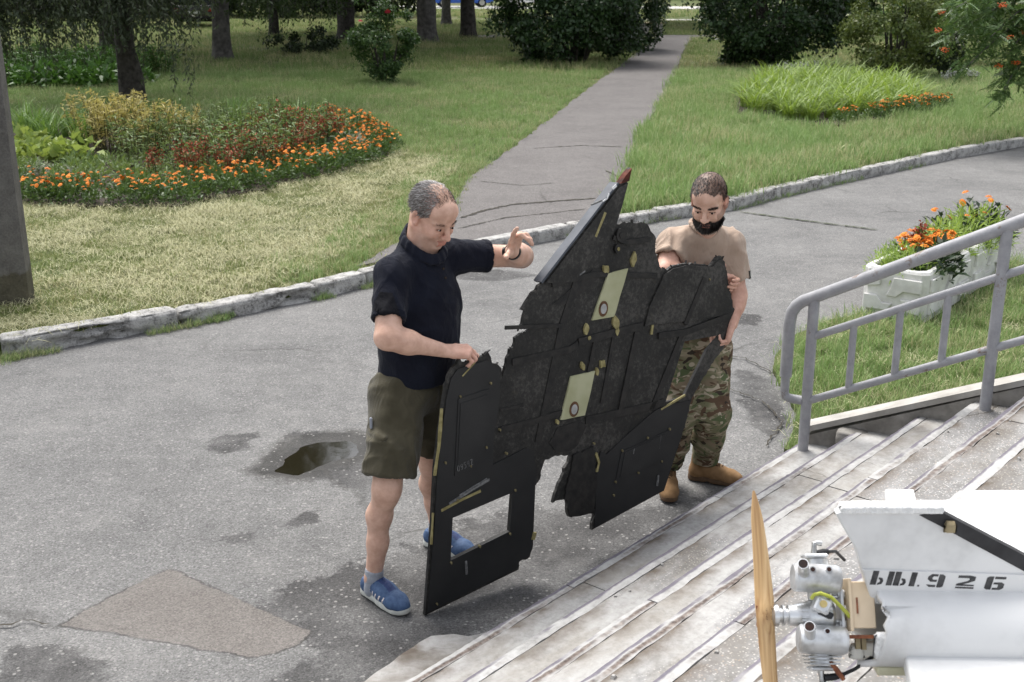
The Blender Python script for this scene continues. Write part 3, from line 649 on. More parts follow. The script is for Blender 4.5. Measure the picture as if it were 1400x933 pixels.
# weeds in the kerb joints
def weeds():
    r = rng(21); pts = []
    for s in np.arange(.02, 3.3, .03):
        a = kf(s); b = kf(s+.05); t = unit(b-a); nrm = np.array((t[1], -t[0]))
        if vn(np.array([s*2.3, 5.1, 0])) > .47 or abs(s-1.27) < .06 or abs(s-2.5) < .1 or s < .18:
            for k in range(3): pts.append(a+nrm*(.01+.05*r.random())+t*.03*r.random())
    for s in np.arange(4.6, 22, .05):
        a = kf(s); b = kf(s+.05); t = unit(b-a); nrm = np.array((t[1], -t[0]))
        if vn(np.array([s*1.7, 9.1, 0])) > .56: pts.append(a+nrm*.03*r.random())
    for k in range(40): pts.append(np.array((-3.5,7.76))+r.normal(0,1,2)*np.array((.07,.05)))
    P = np.array(pts); n = len(P)
    return tag(scatter('kerb_weeds', np.c_[P, np.zeros(n)], np.c_[r.normal(0,.25,(n,2)), r.random(n)*6.28], .16+.34*r.random(n), r.integers(0,5,n), T_GREEN), kind='stuff', label='small weeds growing along the foot of the kerb')
weeds()

# ------------------------------------------------------------------ leaves and plants
def leaf_arrays(c, d, nrm, L, W):
    """one folded leaf (4 points) per centre"""
    d = unit(d); s = unit(np.cross(d, nrm)); n = np.cross(s, d); L = np.asarray(L)[:,None]; W = np.asarray(W)[:,None]
    V = np.stack([c, c+d*L*.45+s*W/2+n*W*.18, c+d*L-n*L*.12, c+d*L*.45-s*W/2+n*W*.18], 1).reshape(-1,3)
    i = np.arange(len(c))*4
    return V, np.stack([i,i+1,i+2,i+3],1)
def crown_points(r, n, cen, rad, clumps, cs=.32, shell=.55):
    """leaf positions gathered in clumps through an uneven ellipsoid"""
    k = unit(r.normal(0,1,(clumps,3)))*(shell+(1-shell)*r.random((clumps,1)))**.7
    cc = cen+k*rad*(.62+.72*fbm(k*1.6+r.random()*20,2))[:,None]*1.05; a = r.integers(0, clumps, n)
    w = unit(r.normal(0,1,(n,3)))*(r.random((n,1))**.45)
    cr = (.6+.8*r.random(clumps))[a][:,None]*cs*np.mean(rad)
    p = cc[a]+w*cr*np.array([1,1,.75]); out = unit(p-cen)+w*.6
    return p, out
def foliage(name, r, n, cen, rad, clumps, L, W, mat, parent, cs=.32, shell=.55, zmin=None, droop=.2):
    p, out = crown_points(r, n, np.array(cen,float), np.array(rad,float), clumps, cs, shell)
    if zmin is not None: k = p[:,2] > zmin; p, out = p[k], out[k]
    m = len(p); nrm = unit(out+np.array([0,0,.7])+r.normal(0,.5,(m,3))); d = unit(r.normal(0,1,(m,3))+out*.5-np.array([0,0,droop]))
    V, F = leaf_arrays(p, d, nrm, L*(.6+.7*r.random(m)), W*(.6+.7*r.random(m)))
    return ob(name, V, F, mat, parent)
M_BARK = simple('bark', (.022,.019,.016), (.07,.062,.055), 9, bscale=26, bs=.9, bd=.03)
M_BARKG = simple('grey_bark', (.055,.05,.046), (.13,.12,.112), 7, bscale=24, bs=.9, bd=.03)
M_STEM = simple('stem', (.05,.06,.02), (.10,.10,.04), 20)
L_LILAC = leafmat('lilac_leaf', (.012,.032,.010), (.045,.085,.028), (.08,.12,.05), 1.5, .38, .12)
L_OAK = leafmat('tree_leaf', (.018,.038,.010), (.06,.095,.026), (.12,.15,.05), .9, .45, .3)
L_WILLOW = leafmat('silvery_leaf', (.035,.05,.028), (.095,.12,.07), (.16,.16,.11), 1.2, .5, .25)
L_SHRUB = leafmat('shrub_leaf', (.055,.09,.022), (.15,.19,.055), (.17,.12,.05), 2, .5, .25)
L_ROSE = leafmat('rose_leaf', (.022,.06,.016), (.085,.15,.045), (.13,.18,.07), 2, .45, .25)
L_ROWAN = leafmat('rowan_leaf', (.045,.10,.028), (.13,.21,.07), (.18,.24,.10), 2, .45, .25)
L_HEDGE = leafmat('hedge_leaf', (.010,.022,.007), (.035,.055,.018), None, .6, .5, .15)
def trunk_mesh(m, x0, y0, r0, h, seed, n=14, lean=(0,0), flare=1.28):
    r = rng(seed); k = 12; P = []; Rr = []
    for i in range(k+1):
        t = i/k; P.append((x0+lean[0]*t+.05*math.sin(t*5+seed)*t, y0+lean[1]*t, h*t)); Rr.append(r0*((flare-1)*math.exp(-t*h/.18)+1-.3*t))
    o = len(m.V); m.tube(P, Rr, n)
    for j in range(o, len(m.V)):
        v = np.array(m.V[j]); c = np.array([np.interp(v[2], [p[2] for p in P], [p[0] for p in P]), np.interp(v[2], [p[2] for p in P], [p[1] for p in P]), v[2]])
        m.V[j] = tuple(v+(v-c)*(vn(v*np.array([6,6,1.6])+seed)-.5)*.35)
    return P[-1]
def tree(name, label, x, y, r0, h, crown, leaf, bark, seed, n=1600, droops=(), lean=(0,0), group=None, cat='tree', forks=6, lw=(.46,.30)):
    t = empty(name, (x, y, .08)); tag(t, label, cat, group); r = rng(seed)
    m = MB(); top = np.array(trunk_mesh(m, 0, 0, r0, h, seed, lean=lean))
    cen = np.array(crown[0], float); rad = np.array(crown[1], float)
    for i in range(forks):
        a = 6.283*i/forks+r.random(); e = cen+rad*np.array([math.cos(a)*.75, math.sin(a)*.75, (r.random()-.3)*.6])
        b = top-np.array([0,0,.25*r.random()*h]); mid = (b+e)/2+np.array([0,0,.15*rad[2]])
        m.tube([b, b*.6+mid*.4+r.normal(0,.08,3), mid, e], [r0*.42, r0*.33, r0*.22, r0*.06], 8, False)
    autosmooth(m.build('trunk', bark, t), 60)
    foliage('crown', r, n, cen, rad, 80, lw[0], lw[1], leaf, t, .2, .5)
    if droops:
        P, D, tw = [], [], MB()
        for (dx, dy, z0, z1, spread, k) in droops:
            for j in range(k):
                b = np.array([dx+r.normal(0,spread), dy+r.normal(0,spread*.7), z0+r.normal(0,.12)])
                L = (z0-z1)*(.45+.65*r.random()); a = r.random()*6.283; q = [b]
                for s in range(1,9):
                    tt = s/8; q.append(b+np.array([math.cos(a)*.5*tt*(1.2-.5*tt), math.sin(a)*.5*tt, -L*tt**1.6]))
                tw.tube(q, np.linspace(.006,.002,9), 3, False)
                for s in range(int(26*L/.8)+8):
                    u = r.random()*8; i0 = min(int(u),7); P.append(q[i0]+(q[i0+1]-q[i0])*(u-i0)+r.normal(0,.035,3)); D.append(unit(r.normal(0,1,3))*.7+np.array([0,0,-.75]))
        P, D = np.array(P), np.array(D); nn = len(P)
        V, F = leaf_arrays(P, D, unit(r.normal(0,1,(nn,3))), .10*(.6+.8*r.random(nn)), .036*(.7+.8*r.random(nn)))
        b_ = tw.build('drooping_branch', bark, t); ob('leaves', V, F, leaf, b_)
    return t
tree('willow_tree', 'old tree with a forked dark trunk and drooping silvery leaves behind the flower bed', -7.45, 23.7, .20, 2.9, ((-.2,.8,6.2),(4.3,3.6,3.9)), L_WILLOW, M_BARK, 3, 7000,
     [(-3.1,-.6,2.3,.5,.55,60),(-2.1,-.9,2.3,.85,.55,70),(-1.1,-1.0,2.3,1.1,.5,70),(-.3,-1.1,2.3,1.15,.45,60),(.5,-.8,2.3,1.0,.35,46),(.98,-.6,2.2,.35,.12,12),(-3.7,-.2,2.3,.8,.5,50),(1.5,-.5,2.3,1.5,.4,22)], lw=(.34,.13))
m = MB(); trunk_mesh(m, .16, -.06, .13, .95, 31); 
autosmooth(m.build('broken_stem', M_BARK, bpy.data.objects['willow_tree']), 60)
TR = [('thick grey trunked tree standing left of the rose bush in the middle lawn', -8.35,35.3,.28,3.2,M_BARKG,5,[(2.4,-2,2.1,.75,.5,34),(1.2,-1.6,2.1,1.2,.5,26),(-1.2,-1.6,2.1,1.0,.5,26),(-2.4,-1.6,2.1,1.0,.6,30),(-3.6,-1.4,2.1,.8,.5,26),(3.7,-1.6,2.1,1.3,.4,22),(.2,-1.4,2.0,1.5,.4,14)]),
 ('dark tree trunk in the shade behind the hosta border', -12.95,39.3,.24,3.2,M_BARK,6,[(1.0,-1.0,2.0,.9,.7,24),(-1.5,-1.0,2.0,.8,.7,24)]),
 ('dark trunk directly left of the rose bush far down the lawn', -6.15,45.7,.36,3.4,M_BARK,8,[(-2.5,-2,1.9,.9,.7,30),(-1.2,-2,1.8,1.1,.5,20)]),
 ('slim dark trunk in the shade between the grey tree and the rose bush', -9.35,48.3,.2,3.2,M_BARK,9,[]),
 ('grey trunk standing right behind the rose bush', -3.05,44.2,.38,3.4,M_BARKG,10,[]),
 ('straight dark trunk between the rose bush and the big dark lilac', -1.7,47.2,.33,3.4,M_BARK,12,[]),
 ('thin grey trunk far off in the sunny meadow', -3.1,58.2,.24,3.4,M_BARKG,13,[]),
 ('small dark tree beyond the bench at the end of the path', 6.9,60,.2,3,M_BARK,14,[]),
 ('leaning dark trunk far off behind the yellowish shrub', 14.4,54.5,.3,3.2,M_BARK,15,[]),
 ('second small tree beyond the bench, nearer the big lilac', 5.4,58,.22,3,M_BARK,16,[])]
for lb, x, y, r0, h, bk, sd_, dr in TR:
    tree('park_tree', lb, x, y, r0, h, ((0,.4,8.6),(5.0,4.8,6.1)), L_OAK, bk, sd_, 8500, dr, group='park trees on the lawn')
def bush(name, label, x, y, rad, n, leaf, L, W, seed, stems=9, group=None, cat='bush', z0=.0, clumps=40, cs=.3, parent=None):
    t = empty(name, (x, y, .08)); tag(t, label, cat, group); r = rng(seed)
    m = MB()
    for i in range(stems):
        a = r.random()*6.283; e = np.array([math.cos(a)*rad[0]*.6*r.random()**.5, math.sin(a)*rad[1]*.6*r.random()**.5, rad[2]*(.9+.7*r.random())]); b = np.array([math.cos(a)*rad[0]*.12, math.sin(a)*rad[1]*.12, -.05])
        m.tube([b, b*.5+e*.5+r.normal(0,.04,3)*rad[0], e], [.03*rad[0]**.5, .022*rad[0]**.5, .006], 5, False)
    m.build('stem', M_BARK, t)
    foliage('foliage', r, n, (0,0,rad[2]+z0), rad, clumps, L, W, leaf, t, cs, .55, zmin=.03)
    return t
bush('lilac_bush', 'huge dark green lilac bush on the left side of the path', 1.75, 34.2, (2.1,1.9,2.0), 30000, L_LILAC, .115, .085, 41, 14, 'lilac bushes flanking the path', clumps=170, cs=.2)
bush('lilac_bush', 'dark bush standing behind the left lilac, reaching over the path', 3.7, 39.6, (1.15,1.5,1.9), 12000, L_LILAC, .12, .09, 42, 9, clumps=90, cs=.26)
bush('lilac_bush', 'huge dark green lilac bush on the right side of the path', 6.75, 32.6, (2.05,1.9,2.1), 30000, L_LILAC, .115, .085, 43, 14, 'lilac bushes flanking the path', clumps=170, cs=.2)
bush('shrub', 'yellowish green loose shrub behind the day lilies on the right', 9.05, 28.9, (1.2,1.15,1.3), 11000, L_SHRUB, .09, .062, 44, 10, clumps=80, cs=.26)
bush('shrub', 'small round dark bush with white flowers at its foot', 10.1, 28.6, (.48,.48,.58), 4200, L_HEDGE, .07, .05, 45, 6, clumps=20, cs=.34)
bush('shrub', 'small green bush far off at the foot of the leaning trunk', 15.6, 54.5, (.7,.7,.65), 900, L_ROSE, .13, .09, 46, 5, clumps=16)
bush('shrub', 'fresh green bush filling the gap right of the yellowish shrub', 11.6, 33, (1.5,1.5,1.5), 9000, L_ROWAN, .12, .07, 47, 8, clumps=44)
bush('shrub', 'low dark bush at the foot of the grey trunked tree', -6.6, 38.2, (1.1,.8,.35), 1600, L_HEDGE, .11, .08, 48, 5, clumps=18)
_r = rng(77)
for i, x in enumerate(np.linspace(-42, -7, 14)):
    bush('hedge_bush', 'dark bush in the row closing off the park behind the left trees', x+_r.normal(0,.6), 70+_r.normal(0,1.5), (2.4,1.6,1.9), 4200, L_HEDGE, .24, .18, 300+i, 5, 'dark bushes behind the left trees', clumps=70)
for i, x in enumerate(np.linspace(12.5, 44, 11)):
    bush('hedge_bush', 'green bush in the row closing off the park behind the right lilac', x+_r.normal(0,.6), 64+_r.normal(0,1.5), (2.4,1.6,1.9), 3200, L_OAK, .26, .2, 330+i, 5, 'green bushes at the right back', clumps=30)
# rose bush with a few blooms
rose = bush('rose_bush', 'leggy rose bush with one pink bloom standing alone on the lawn', -2.85, 27.7, (.80,.72,.74), 7500, L_ROSE, .075, .052, 51, 12, clumps=60, cs=.26, z0=.12)
M_PINK = simple('pink_petal', (.55,.03,.09), (.7,.06,.14), 20); M_ORANGE = simple('orange_petal', (.58,.13,.008), (.78,.27,.018), 9, rough=.7, bs=0)
M_RED = simple('red_petal', (.26,.05,.025), (.38,.11,.06), 9); M_BERRY = simple('rowan_berry', (.55,.07,.012), (.72,.15,.025), 20, rough=.35)
def bloom_arrays(c, s, r, k=7):
    """ruffled flower heads: a domed rosette of petals around every centre"""
    V, F = [], []
    for p, q in zip(c, s):
        a0 = r.random()*6.28; tl = r.normal(0,.3,2)
        for ring, (rr, zz, kk) in enumerate(((1., 0., k), (.6, .32, k-2))):
            for i in range(kk):
                a = a0+ring*.5+6.283*i/kk; a1 = 6.283*.62/kk
                pts = [(.12*math.cos(a), .12*math.sin(a), zz+.05), (rr*math.cos(a-a1), rr*math.sin(a-a1), zz+.12*r.random()), (rr*1.05*math.cos(a), rr*1.05*math.sin(a), zz-.12), (rr*math.cos(a+a1), rr*math.sin(a+a1), zz+.12*r.random())]
                o = len(V)
                for x, y, z in pts: V.append((p[0]+q*x, p[1]+q*y, p[2]+q*(z+tl[0]*x+tl[1]*y)))
                F.append((o,o+1,o+2,o+3))
    return np.array(V), np.array(F)
r_ = rng(9); 
for c_, s_ in (((.12,-.55,1.62),.07),((-.5,-.45,1.42),.05)): V, F = bloom_arrays(np.array([c_]), [s_], r_, 9); ob('bloom', V, F, M_PINK, rose)
_m = MB()
for q in ([(.1,-.5,1.1),(.12,-.55,1.4),(.12,-.55,1.6)], [(.15,-.1,1.3),(.22,-.2,1.75),(.2,-.2,2.0)], [(-.3,0,1.3),(-.4,-.1,1.7),(-.45,-.1,1.95)]): _m.tube(q, [.008,.006,.004], 5)
tag(_m.build('long_shoots', M_STEM, rose), kind='stuff')
foliage('shoot_leaves', rng(8), 240, (-.1,-.15,1.7), (.5,.2,.4), 12, .07, .045, L_ROSE, rose, .4)

# rowan: compound leaves and berry bunches hanging into the top right corner
def rowan():
    t = empty('rowan_tree', (9.2, 20.2, .08)); reach = lambda e: np.array((8.4+e[0], 15.4+e[1], 0))*1.2-np.array((9.2,20.2,0))+np.array((0,0,2.47+(e[2]-2.47)*1.2))
    tag(t, 'rowan tree with feathery leaves and orange berry bunches leaning in from the right edge', 'tree'); r = rng(61)
    m = MB(); trunk_mesh(m, 0, 0, .11, 2.6, 61); br = []
    ends = [(-3.0,-.3,1.85),(-2.85,-.5,1.35),(-2.2,-.35,1.95),(-2.35,-.4,1.45),(-2.25,-.2,.98),(-1.95,-.5,1.2),(-2.1,.2,1.75),(-1.7,-.1,1.6),(-1.5,-.6,1.9),(-2.0,-.7,2.0),(-2.75,.3,2.15),(-1.4,0,1.1),(-3.3,.1,2.3),(-2.6,0,2.4),(-1.8,.4,2.4),(-1.0,-.4,2.2),(-2.6,-.5,1.7),(-2.4,-.6,1.1),(-2.2,-.1,1.3),(-1.9,-.3,1.45),(-2.5,-.2,2.0),(-2.0,-.6,1.75),(-3.05,-.5,2.05),(-1.7,-.6,1.05),(-2.9,.1,1.65),(-1.2,.5,2.7),(.6,.5,3.2),(1,-.6,3),(-.2,.8,3.2),(.2,-.9,3.1)]
    for e in ends:
        e = reach(e); b = np.array((0,0,1.7+.35*e[2])); mid = b*.45+e*.55+np.array((0,0,.35)); br.append((b,mid,e))
        q = [(1-s)**2*b+2*s*(1-s)*mid+s*s*e for s in np.linspace(0,1,8)]; m.tube(q, np.linspace(.026,.006,8), 5, False)
    autosmooth(m.build('trunk', M_BARKG, t), 60)
    P, D, Nn, LL = [], [], [], []
    for b, mid, e in br:
        dens = 62
        for k in range(dens):
            s = .55+.5*r.random(); s = min(s,1.); c = (1-s)**2*b+2*s*(1-s)*mid+s*s*e+r.normal(0,.07,3)
            dr = unit(r.normal(0,1,3)*np.array([1,1,.5])+np.array([-.3,-.2,-.25])); up = unit(np.array([0,0,1.])+r.normal(0,.35,3)); sd2 = unit(np.cross(dr, up)); L = .17+.09*r.random()
            for j in range(6):
                for sg in (-1, 1):
                    tt = .18+.8*j/6; P.append(c+dr*L*tt-np.array((0,0,.05))*tt*tt); D.append(sd2*sg*.85+dr*.55); Nn.append(up); LL.append(.076*(1-.35*abs(tt-.5)))
            P.append(c+dr*L-np.array((0,0,.05))); D.append(dr); Nn.append(up); LL.append(.045)
    P, D, Nn, LL = map(np.array, (P, D, Nn, LL)); V, F = leaf_arrays(P, D, Nn, LL, LL*.38); ob('crown', V, F, L_ROWAN, t)
    for c in [(-3.18,-.4,2.0),(-3.23,-.45,1.78),(-3.1,-.4,1.55),(-2.35,-.45,1.70),(-2.22,-.45,1.40),(-2.46,-.5,1.36),(-2.1,-.3,1.75),(-2.5,-.5,2.08)]:
        m = MB()
        for k in range(26):
            p = reach(c)+unit(r.normal(0,1,3))*np.array([.075,.075,.04])*(.4+.6*r.random()); q = .011
            m.add([p+np.array(v)*q for v in ((1,0,0),(-1,0,0),(0,1,0),(0,-1,0),(0,0,1),(0,0,-1))], [(0,2,4),(2,1,4),(1,3,4),(3,0,4),(2,0,5),(1,2,5),(3,1,5),(0,3,5)])
        m.build('berry_bunch', M_BERRY, t, smooth=True)
rowan()

# flower beds ---------------------------------------------------------------
beds = sheet('flower_bed_soil', ragged(BED, .15, .06, 14), .115, M_SOIL); tag(beds, kind='structure')
beds2 = sheet('flower_bed_soil', ragged(BEDR, .15, .06, 15), .115, M_SOIL); tag(beds2, kind='structure')
L_MARI = leafmat('marigold_leaf', (.045,.09,.025), (.11,.18,.05), None, 3, .5, .2)
L_LILY = leafmat('lily_leaf', (.12,.20,.03), (.26,.36,.075), (.34,.40,.14), 1.5, .45, .35)
L_LILYD = leafmat('iris_leaf', (.10,.19,.035), (.20,.32,.085), None, 1.5, .45, .3)
L_HOSTA = leafmat('hosta_leaf', (.16,.24,.05), (.34,.42,.13), (.42,.47,.22), 2, .45, .3)
L_HOSTAG = leafmat('green_hosta_leaf', (.035,.09,.018), (.09,.19,.045), None, 2, .45, .25)
L_SILV = leafmat('silver_leaf', (.22,.25,.20), (.40,.43,.36), None, 3, .6, .2)
L_DRY = leafmat('dry_leaf', (.36,.31,.11), (.56,.49,.21), (.42,.26,.13), 2.5, .6, .3)
L_MIX = leafmat('herb_leaf', (.085,.15,.045), (.20,.27,.095), (.25,.24,.12), 2, .5, .25)
L_FEATH = leafmat('feathery_leaf', (.17,.28,.05), (.34,.45,.12), None, 3, .5, .35)
L_DARK = leafmat('dark_foliage', (.016,.03,.014), (.04,.07,.03), (.06,.035,.03), 3, .4, .1)
def mound(r, n, rad, h, L, W):
    a = r.random(n)*6.283; q = np.sqrt(r.random(n)); z = h*(1-.75*q**2)*(.35+.65*r.random(n))
    p = np.c_[rad*q*np.cos(a), rad*q*np.sin(a), z]; out = unit(np.c_[np.cos(a)*q, np.sin(a)*q, np.full(n,.6)]); d = unit(out+r.normal(0,.6,(n,3)))
    return leaf_arrays(p, d, unit(np.array([0,0,1.])+r.normal(0,.5,(n,3))), L*(.6+.7*r.random(n)), W*(.6+.7*r.random(n)))
def proto_marigold(r, nb=11, s=1., bs=.02, single=False):
    t = empty('marigold_plant'); V, F = mound(r, 170, .19*s, .26*s, .07*s, .022*s); ob('foliage', V, F, L_MARI, t)
    a = r.random(nb)*6.283; q = np.sqrt(r.random(nb))*.9; c = np.c_[.2*s*q*np.cos(a), .2*s*q*np.sin(a), .28*s*(1-.4*q**2)+.03*r.random(nb)]
    
    if single:
        for q_ in c: V, F = bloom_arrays([q_], [bs*(.8+.5*r.random())], r, 9); ob('bloom', V, F, M_ORANGE, t)
    else:
        V, F = bloom_arrays(c, bs*(.7+.6*r.random(nb)), r); tag(ob('blooms', V, F, M_ORANGE, t), kind='stuff')
    return t
def proto_blades(name, r, n, h, wd, lean, mat, rad=.08, seg=4):
    t = empty(name); V, F = blades(n, rad, h, wd, lean, r, False, seg); ob('leaves', V, F, mat, t); return t
def proto_stems(name, r, n, h, mat, top=None, rad=.1, L=.07, W=.018, spread=.15, toph=.35, nl=16):
    t = empty(name); m = MB(); P, D = [], []; tp = []
    for i in range(n):
        a = r.random()*6.283; b = np.array([rad*math.cos(a)*r.random(), rad*math.sin(a)*r.random(), 0]); e = b+np.array([math.cos(a)*spread*r.random(), math.sin(a)*spread*r.random(), h*(.65+.45*r.random())])
        m.tube([b, (b+e)/2+r.normal(0,.015,3), e], [.005,.004,.0025], 4, False)
        for k in range(nl):
            s = .1+.9*r.random(); P.append(b+(e-b)*s); D.append(unit(r.normal(0,1,3)*np.array([1,1,.4])+np.array([0,0,.35])))
        for k in range(16):
            s = 1-toph*r.random(); tp.append(b+(e-b)*s+r.normal(0,.012,3))
    m.build('stem', M_STEM, t); P, D = np.array(P), np.array(D); V, F = leaf_arrays(P, D, unit(np.array([0,0,1.])+r.normal(0,.5,(len(P),3))), L*(.6+.7*r.random(len(P))), W*(.7+.6*r.random(len(P)))); ob('leaves', V, F, mat, t)
    if top:
        tp = np.array(tp); V, F = leaf_arrays(tp, unit(r.normal(0,1,(len(tp),3))), unit(r.normal(0,1,(len(tp),3))), .034*(.6+.8*r.random(len(tp))), .026*(.7+.6*r.random(len(tp)))); ob('flower_spike', V, F, top, t)
    return t
def proto_mound(name, r, n, rad, h, L, W, mat):
    t = empty(name); V, F = mound(r, n, rad, h, L, W); ob('leaves', V, F, mat, t); return t
def plant_out(protos, pts, z, label, cat, group, r, s=(.8,1.2)):
    used = set()
    for i, (x, y) in enumerate(pts):
        k = int(r.integers(0, len(protos))); p = protos[k]
        o = copy_tree(p); o.location = (x, y, z); o.rotation_euler = (0,0,r.random()*6.283); q = s[0]+(s[1]-s[0])*r.random(); o.scale = (q,q,q); tag(o, label, cat, group)
    for p in protos:
        for c in list(p.children): bpy.data.objects.remove(c)
        bpy.data.objects.remove(p)
def inset(poly, d):
    P = np.array(poly); n = len(P); out = []
    ccw = np.sign(sum(P[i-1][0]*P[i][1]-P[i][0]*P[i-1][1] for i in range(n)))
    for i in range(n):
        t = unit(unit(P[i]-P[i-1])+unit(P[(i+1)%n]-P[i])); out.append(P[i]+ccw*d*np.array((-t[1], t[0])))
    return out
rr_ = rng(101); pts = []
LB = BED[0:11]
for d, st in ((.04,.24),(.30,.27),(.56,.36)):
    q = inset(BED, d)[0:11]; T_, f_ = along(q)
    for s in np.arange(.05, T_, st): p = f_(s+rr_.normal(0,.04)); pts.append(tuple(p+rr_.normal(0,.045,2)))
plant_out([proto_marigold(rng(110+i), (8,5,9,4,7,11)[i]) for i in range(6)], pts, .115, 'orange marigold plant in the border edging the round flower bed on the left', 'flower', 'marigolds edging the left flower bed', rr_, (.85,1.2))
def fill(poly, n, seed, mind, keep=lambda x, y: True):
    r = rng(seed); P = np.array(poly); lo, hi = P.min(0), P.max(0); out = []; tries = 0
    while len(out) < n and tries < 6000:
        tries += 1; p = lo+(hi-lo)*r.random(2)
        if in_poly(p[None], poly)[0] and keep(*p) and all((p[0]-a)**2+(p[1]-b)**2 > mind*mind for a, b in out): out.append(tuple(p))
    return out
core = inset(BED, .85)
REDP = [(-4.3,14.3),(-3.6,13.9),(-2.9,15.0),(-2.45,16.4),(-2.5,17.6),(-2.95,18.7),(-3.5,17.6),(-4.0,16)]
plant_out([proto_stems('red_flower_plant', rng(120+i), 10, .50, L_MIX, M_RED, .10, .06, .016, .1, .45) for i in range(4)], fill(REDP, 40, 1, .25), .115, 'red flower spikes rising inside the marigold border of the left bed', 'flower', 'red flower spikes in the left bed', rr_, (.75,1.15))
plant_out([proto_stems('dry_flower_clump', rng(130+i), 26, .62, L_DRY, L_DRY, .2, .13, .016, .24, .3, 12) for i in range(3)], [(-5.75,17.0),(-5.45,16.9),(-5.1,17.1),(-6.1,17.3),(-4.75,17.2),(-5.5,17.5),(-5.0,16.7)], .115, 'tall clump of withered straw yellow stems in the middle of the left bed', 'plant', 'withered yellow clumps in the left bed', rr_, (.9,1.25))
plant_out([proto_stems('tall_herb', rng(140+i), 14, .55, L_MIX, None, .16, .09, .018, .2, .3, 18) for i in range(4)], fill([(-5.2,14.6),(-3.4,14.4),(-2.4,16.6),(-2.6,18.6),(-4.6,19.3),(-5.2,18)], 36, 3, .32), .115, 'loose green herb with narrow leaves between the yellow clumps and the red spikes', 'plant', 'green herbs in the left bed', rr_, (.8,1.3))
plant_out([proto_mound('low_herb', rng(150+i), 130, .22, .2, .09, .022, L_MIX) for i in range(3)], fill([(-6.6,14.2),(-4.6,13.7),(-3.5,13.9),(-3.3,15),(-4.6,15.8),(-6.6,15.6)], 26, 4, .26), .115, 'low grey green herb behind the marigolds on the left of the bed', 'plant', 'low herbs in the left bed', rr_)
plant_out([proto_mound('silver_plant', rng(155+i), 170, .2, .22, .07, .02, L_SILV) for i in range(2)], [(-5.55,14.5),(-5.3,14.3),(-5.85,14.7),(-2.15,16.5),(-2.2,16.9),(-2.35,17.2)], .115, 'silvery white leaved plant just behind the marigold border', 'plant', 'silver plants in the left bed', rr_)
plant_out([proto_mound('hosta', rng(160+i), 90, .32, .34, .17, .11, L_HOSTA) for i in range(3)], [(-6.55,16.3),(-6.1,16.1),(-5.75,15.8),(-6.9,16.7),(-6.3,15.7),(-6.75,15.9)], .115, 'pale yellow green hosta with broad leaves beside the concrete pole', 'plant', 'pale hostas in the left bed', rr_)
plant_out([proto_blades('day_lily', rng(165+i), 46, .62, .022, .8, L_LILYD, .12) for i in range(3)], fill([(-8.3,17.3),(-6.2,17.1),(-5.9,18.6),(-7.5,19)], 15, 5, .32)+[(-3.3,18.9),(-2.9,18.4),(-3.8,19.3),(-4.4,19.2)], .115, 'upright day lily clump at the back of the left flower bed', 'plant', 'day lilies in the left bed', rr_)
# lily bed on the right
plant_out([proto_blades('day_lily', rng(170+i), 60, .60, .024, 1.35, L_LILY, .13) for i in range(4)], fill([(4.2,21.6),(5.1,20.3),(6.3,21.2),(7.6,22.6),(8.1,24.5),(7.9,27.2),(6,27.8),(4.9,25)], 100, 6, .34), .115, 'bright green day lily in the bed right of the path', 'plant', 'day lilies in the right bed', rr_, (.85,1.25))
plant_out([proto_marigold(rng(180+i), 8) for i in range(3)], [(5.35+1.35*t+rr_.normal(0,.07), 19.95+1.2*t+rr_.normal(0,.1)) for t in np.linspace(0,1,9)]+[(6.75+1.25*t+rr_.normal(0,.08), 21.2+1.2*t+rr_.normal(0,.16)) for t in np.linspace(0,1,13)], .115, 'orange marigold plant along the front of the day lily bed', 'flower', 'marigolds in the right bed', rr_, (.85,1.2))
M_WPET = simple('white_petal', (.6,.6,.56), (.8,.8,.78), 30)
plant_out([proto_stems('white_flower', rng(190), 8, .3, L_MIX, M_WPET, .1)], [(9.8,27.6),(10.0,27.5),(10.25,27.5),(10.45,27.6),(7.1,29.9),(7.4,29.9),(6.8,29.8),(6.5,30)], .09, 'small white flower beside the dark bushes on the right', 'flower', 'white flowers by the dark bushes', rr_)
# hosta border in the shade behind the willow
plant_out([proto_mound('hosta', rng(195+i), 130, .42, .42, .17, .075, L_HOSTAG) for i in range(3)], fill([(-12.9,26.6),(-11.2,26.4),(-8.6,26.6),(-8.4,27.6),(-10,28.2),(-12.9,28)], 26, 7, .42), .09, 'green hosta in the shaded border behind the willow', 'plant', 'hostas in the shaded border', rr_, (.9,1.3))
plant_out([proto_stems('shade_perennial', rng(198+i), 22, .65, L_HOSTAG, None, .25, .12, .03, .25, .3, 20) for i in range(2)], fill([(-12.9,28.2),(-9,28.2),(-8.5,30.5),(-12.9,31)], 30, 8, .5), .09, 'tall leafy perennial in the shaded border behind the hostas', 'plant', 'perennials in the shaded border', rr_, (.9,1.3))
# planters
def ploc(a, b): p = PO+PX*a*.8+PY*b*1.27; return (p[0], p[1])
plant_out([proto_marigold(rng(200+i), 14, .85, .026, True) for i in range(3)], [ploc(.17,.42),(ploc(.33,.33)),ploc(.45,.5),ploc(.2,.62),ploc(.38,.62)], .31, 'orange marigold growing in the nearest white planter', 'flower', 'marigolds in the white planter', rr_, (.95,1.15))
plant_out([proto_mound('feathery_plant', rng(210+i), 260, .17, .26, .075, .01, L_FEATH) for i in range(2)], [ploc(.13,.14),ploc(.15,.3),ploc(.3,.14),ploc(.4,.16)], .3, 'feathery light green plant at the near rim of the first planter', 'plant', 'feathery plants in the first planter', rr_, (.75,1.))
plant_out([proto_mound('leafy_plant', rng(214), 60, .13, .2, .08, .045, L_ROSE)], [ploc(.4,.12)], .32, 'small leafy green plant at the front corner of the first planter', 'plant', None, rr_)
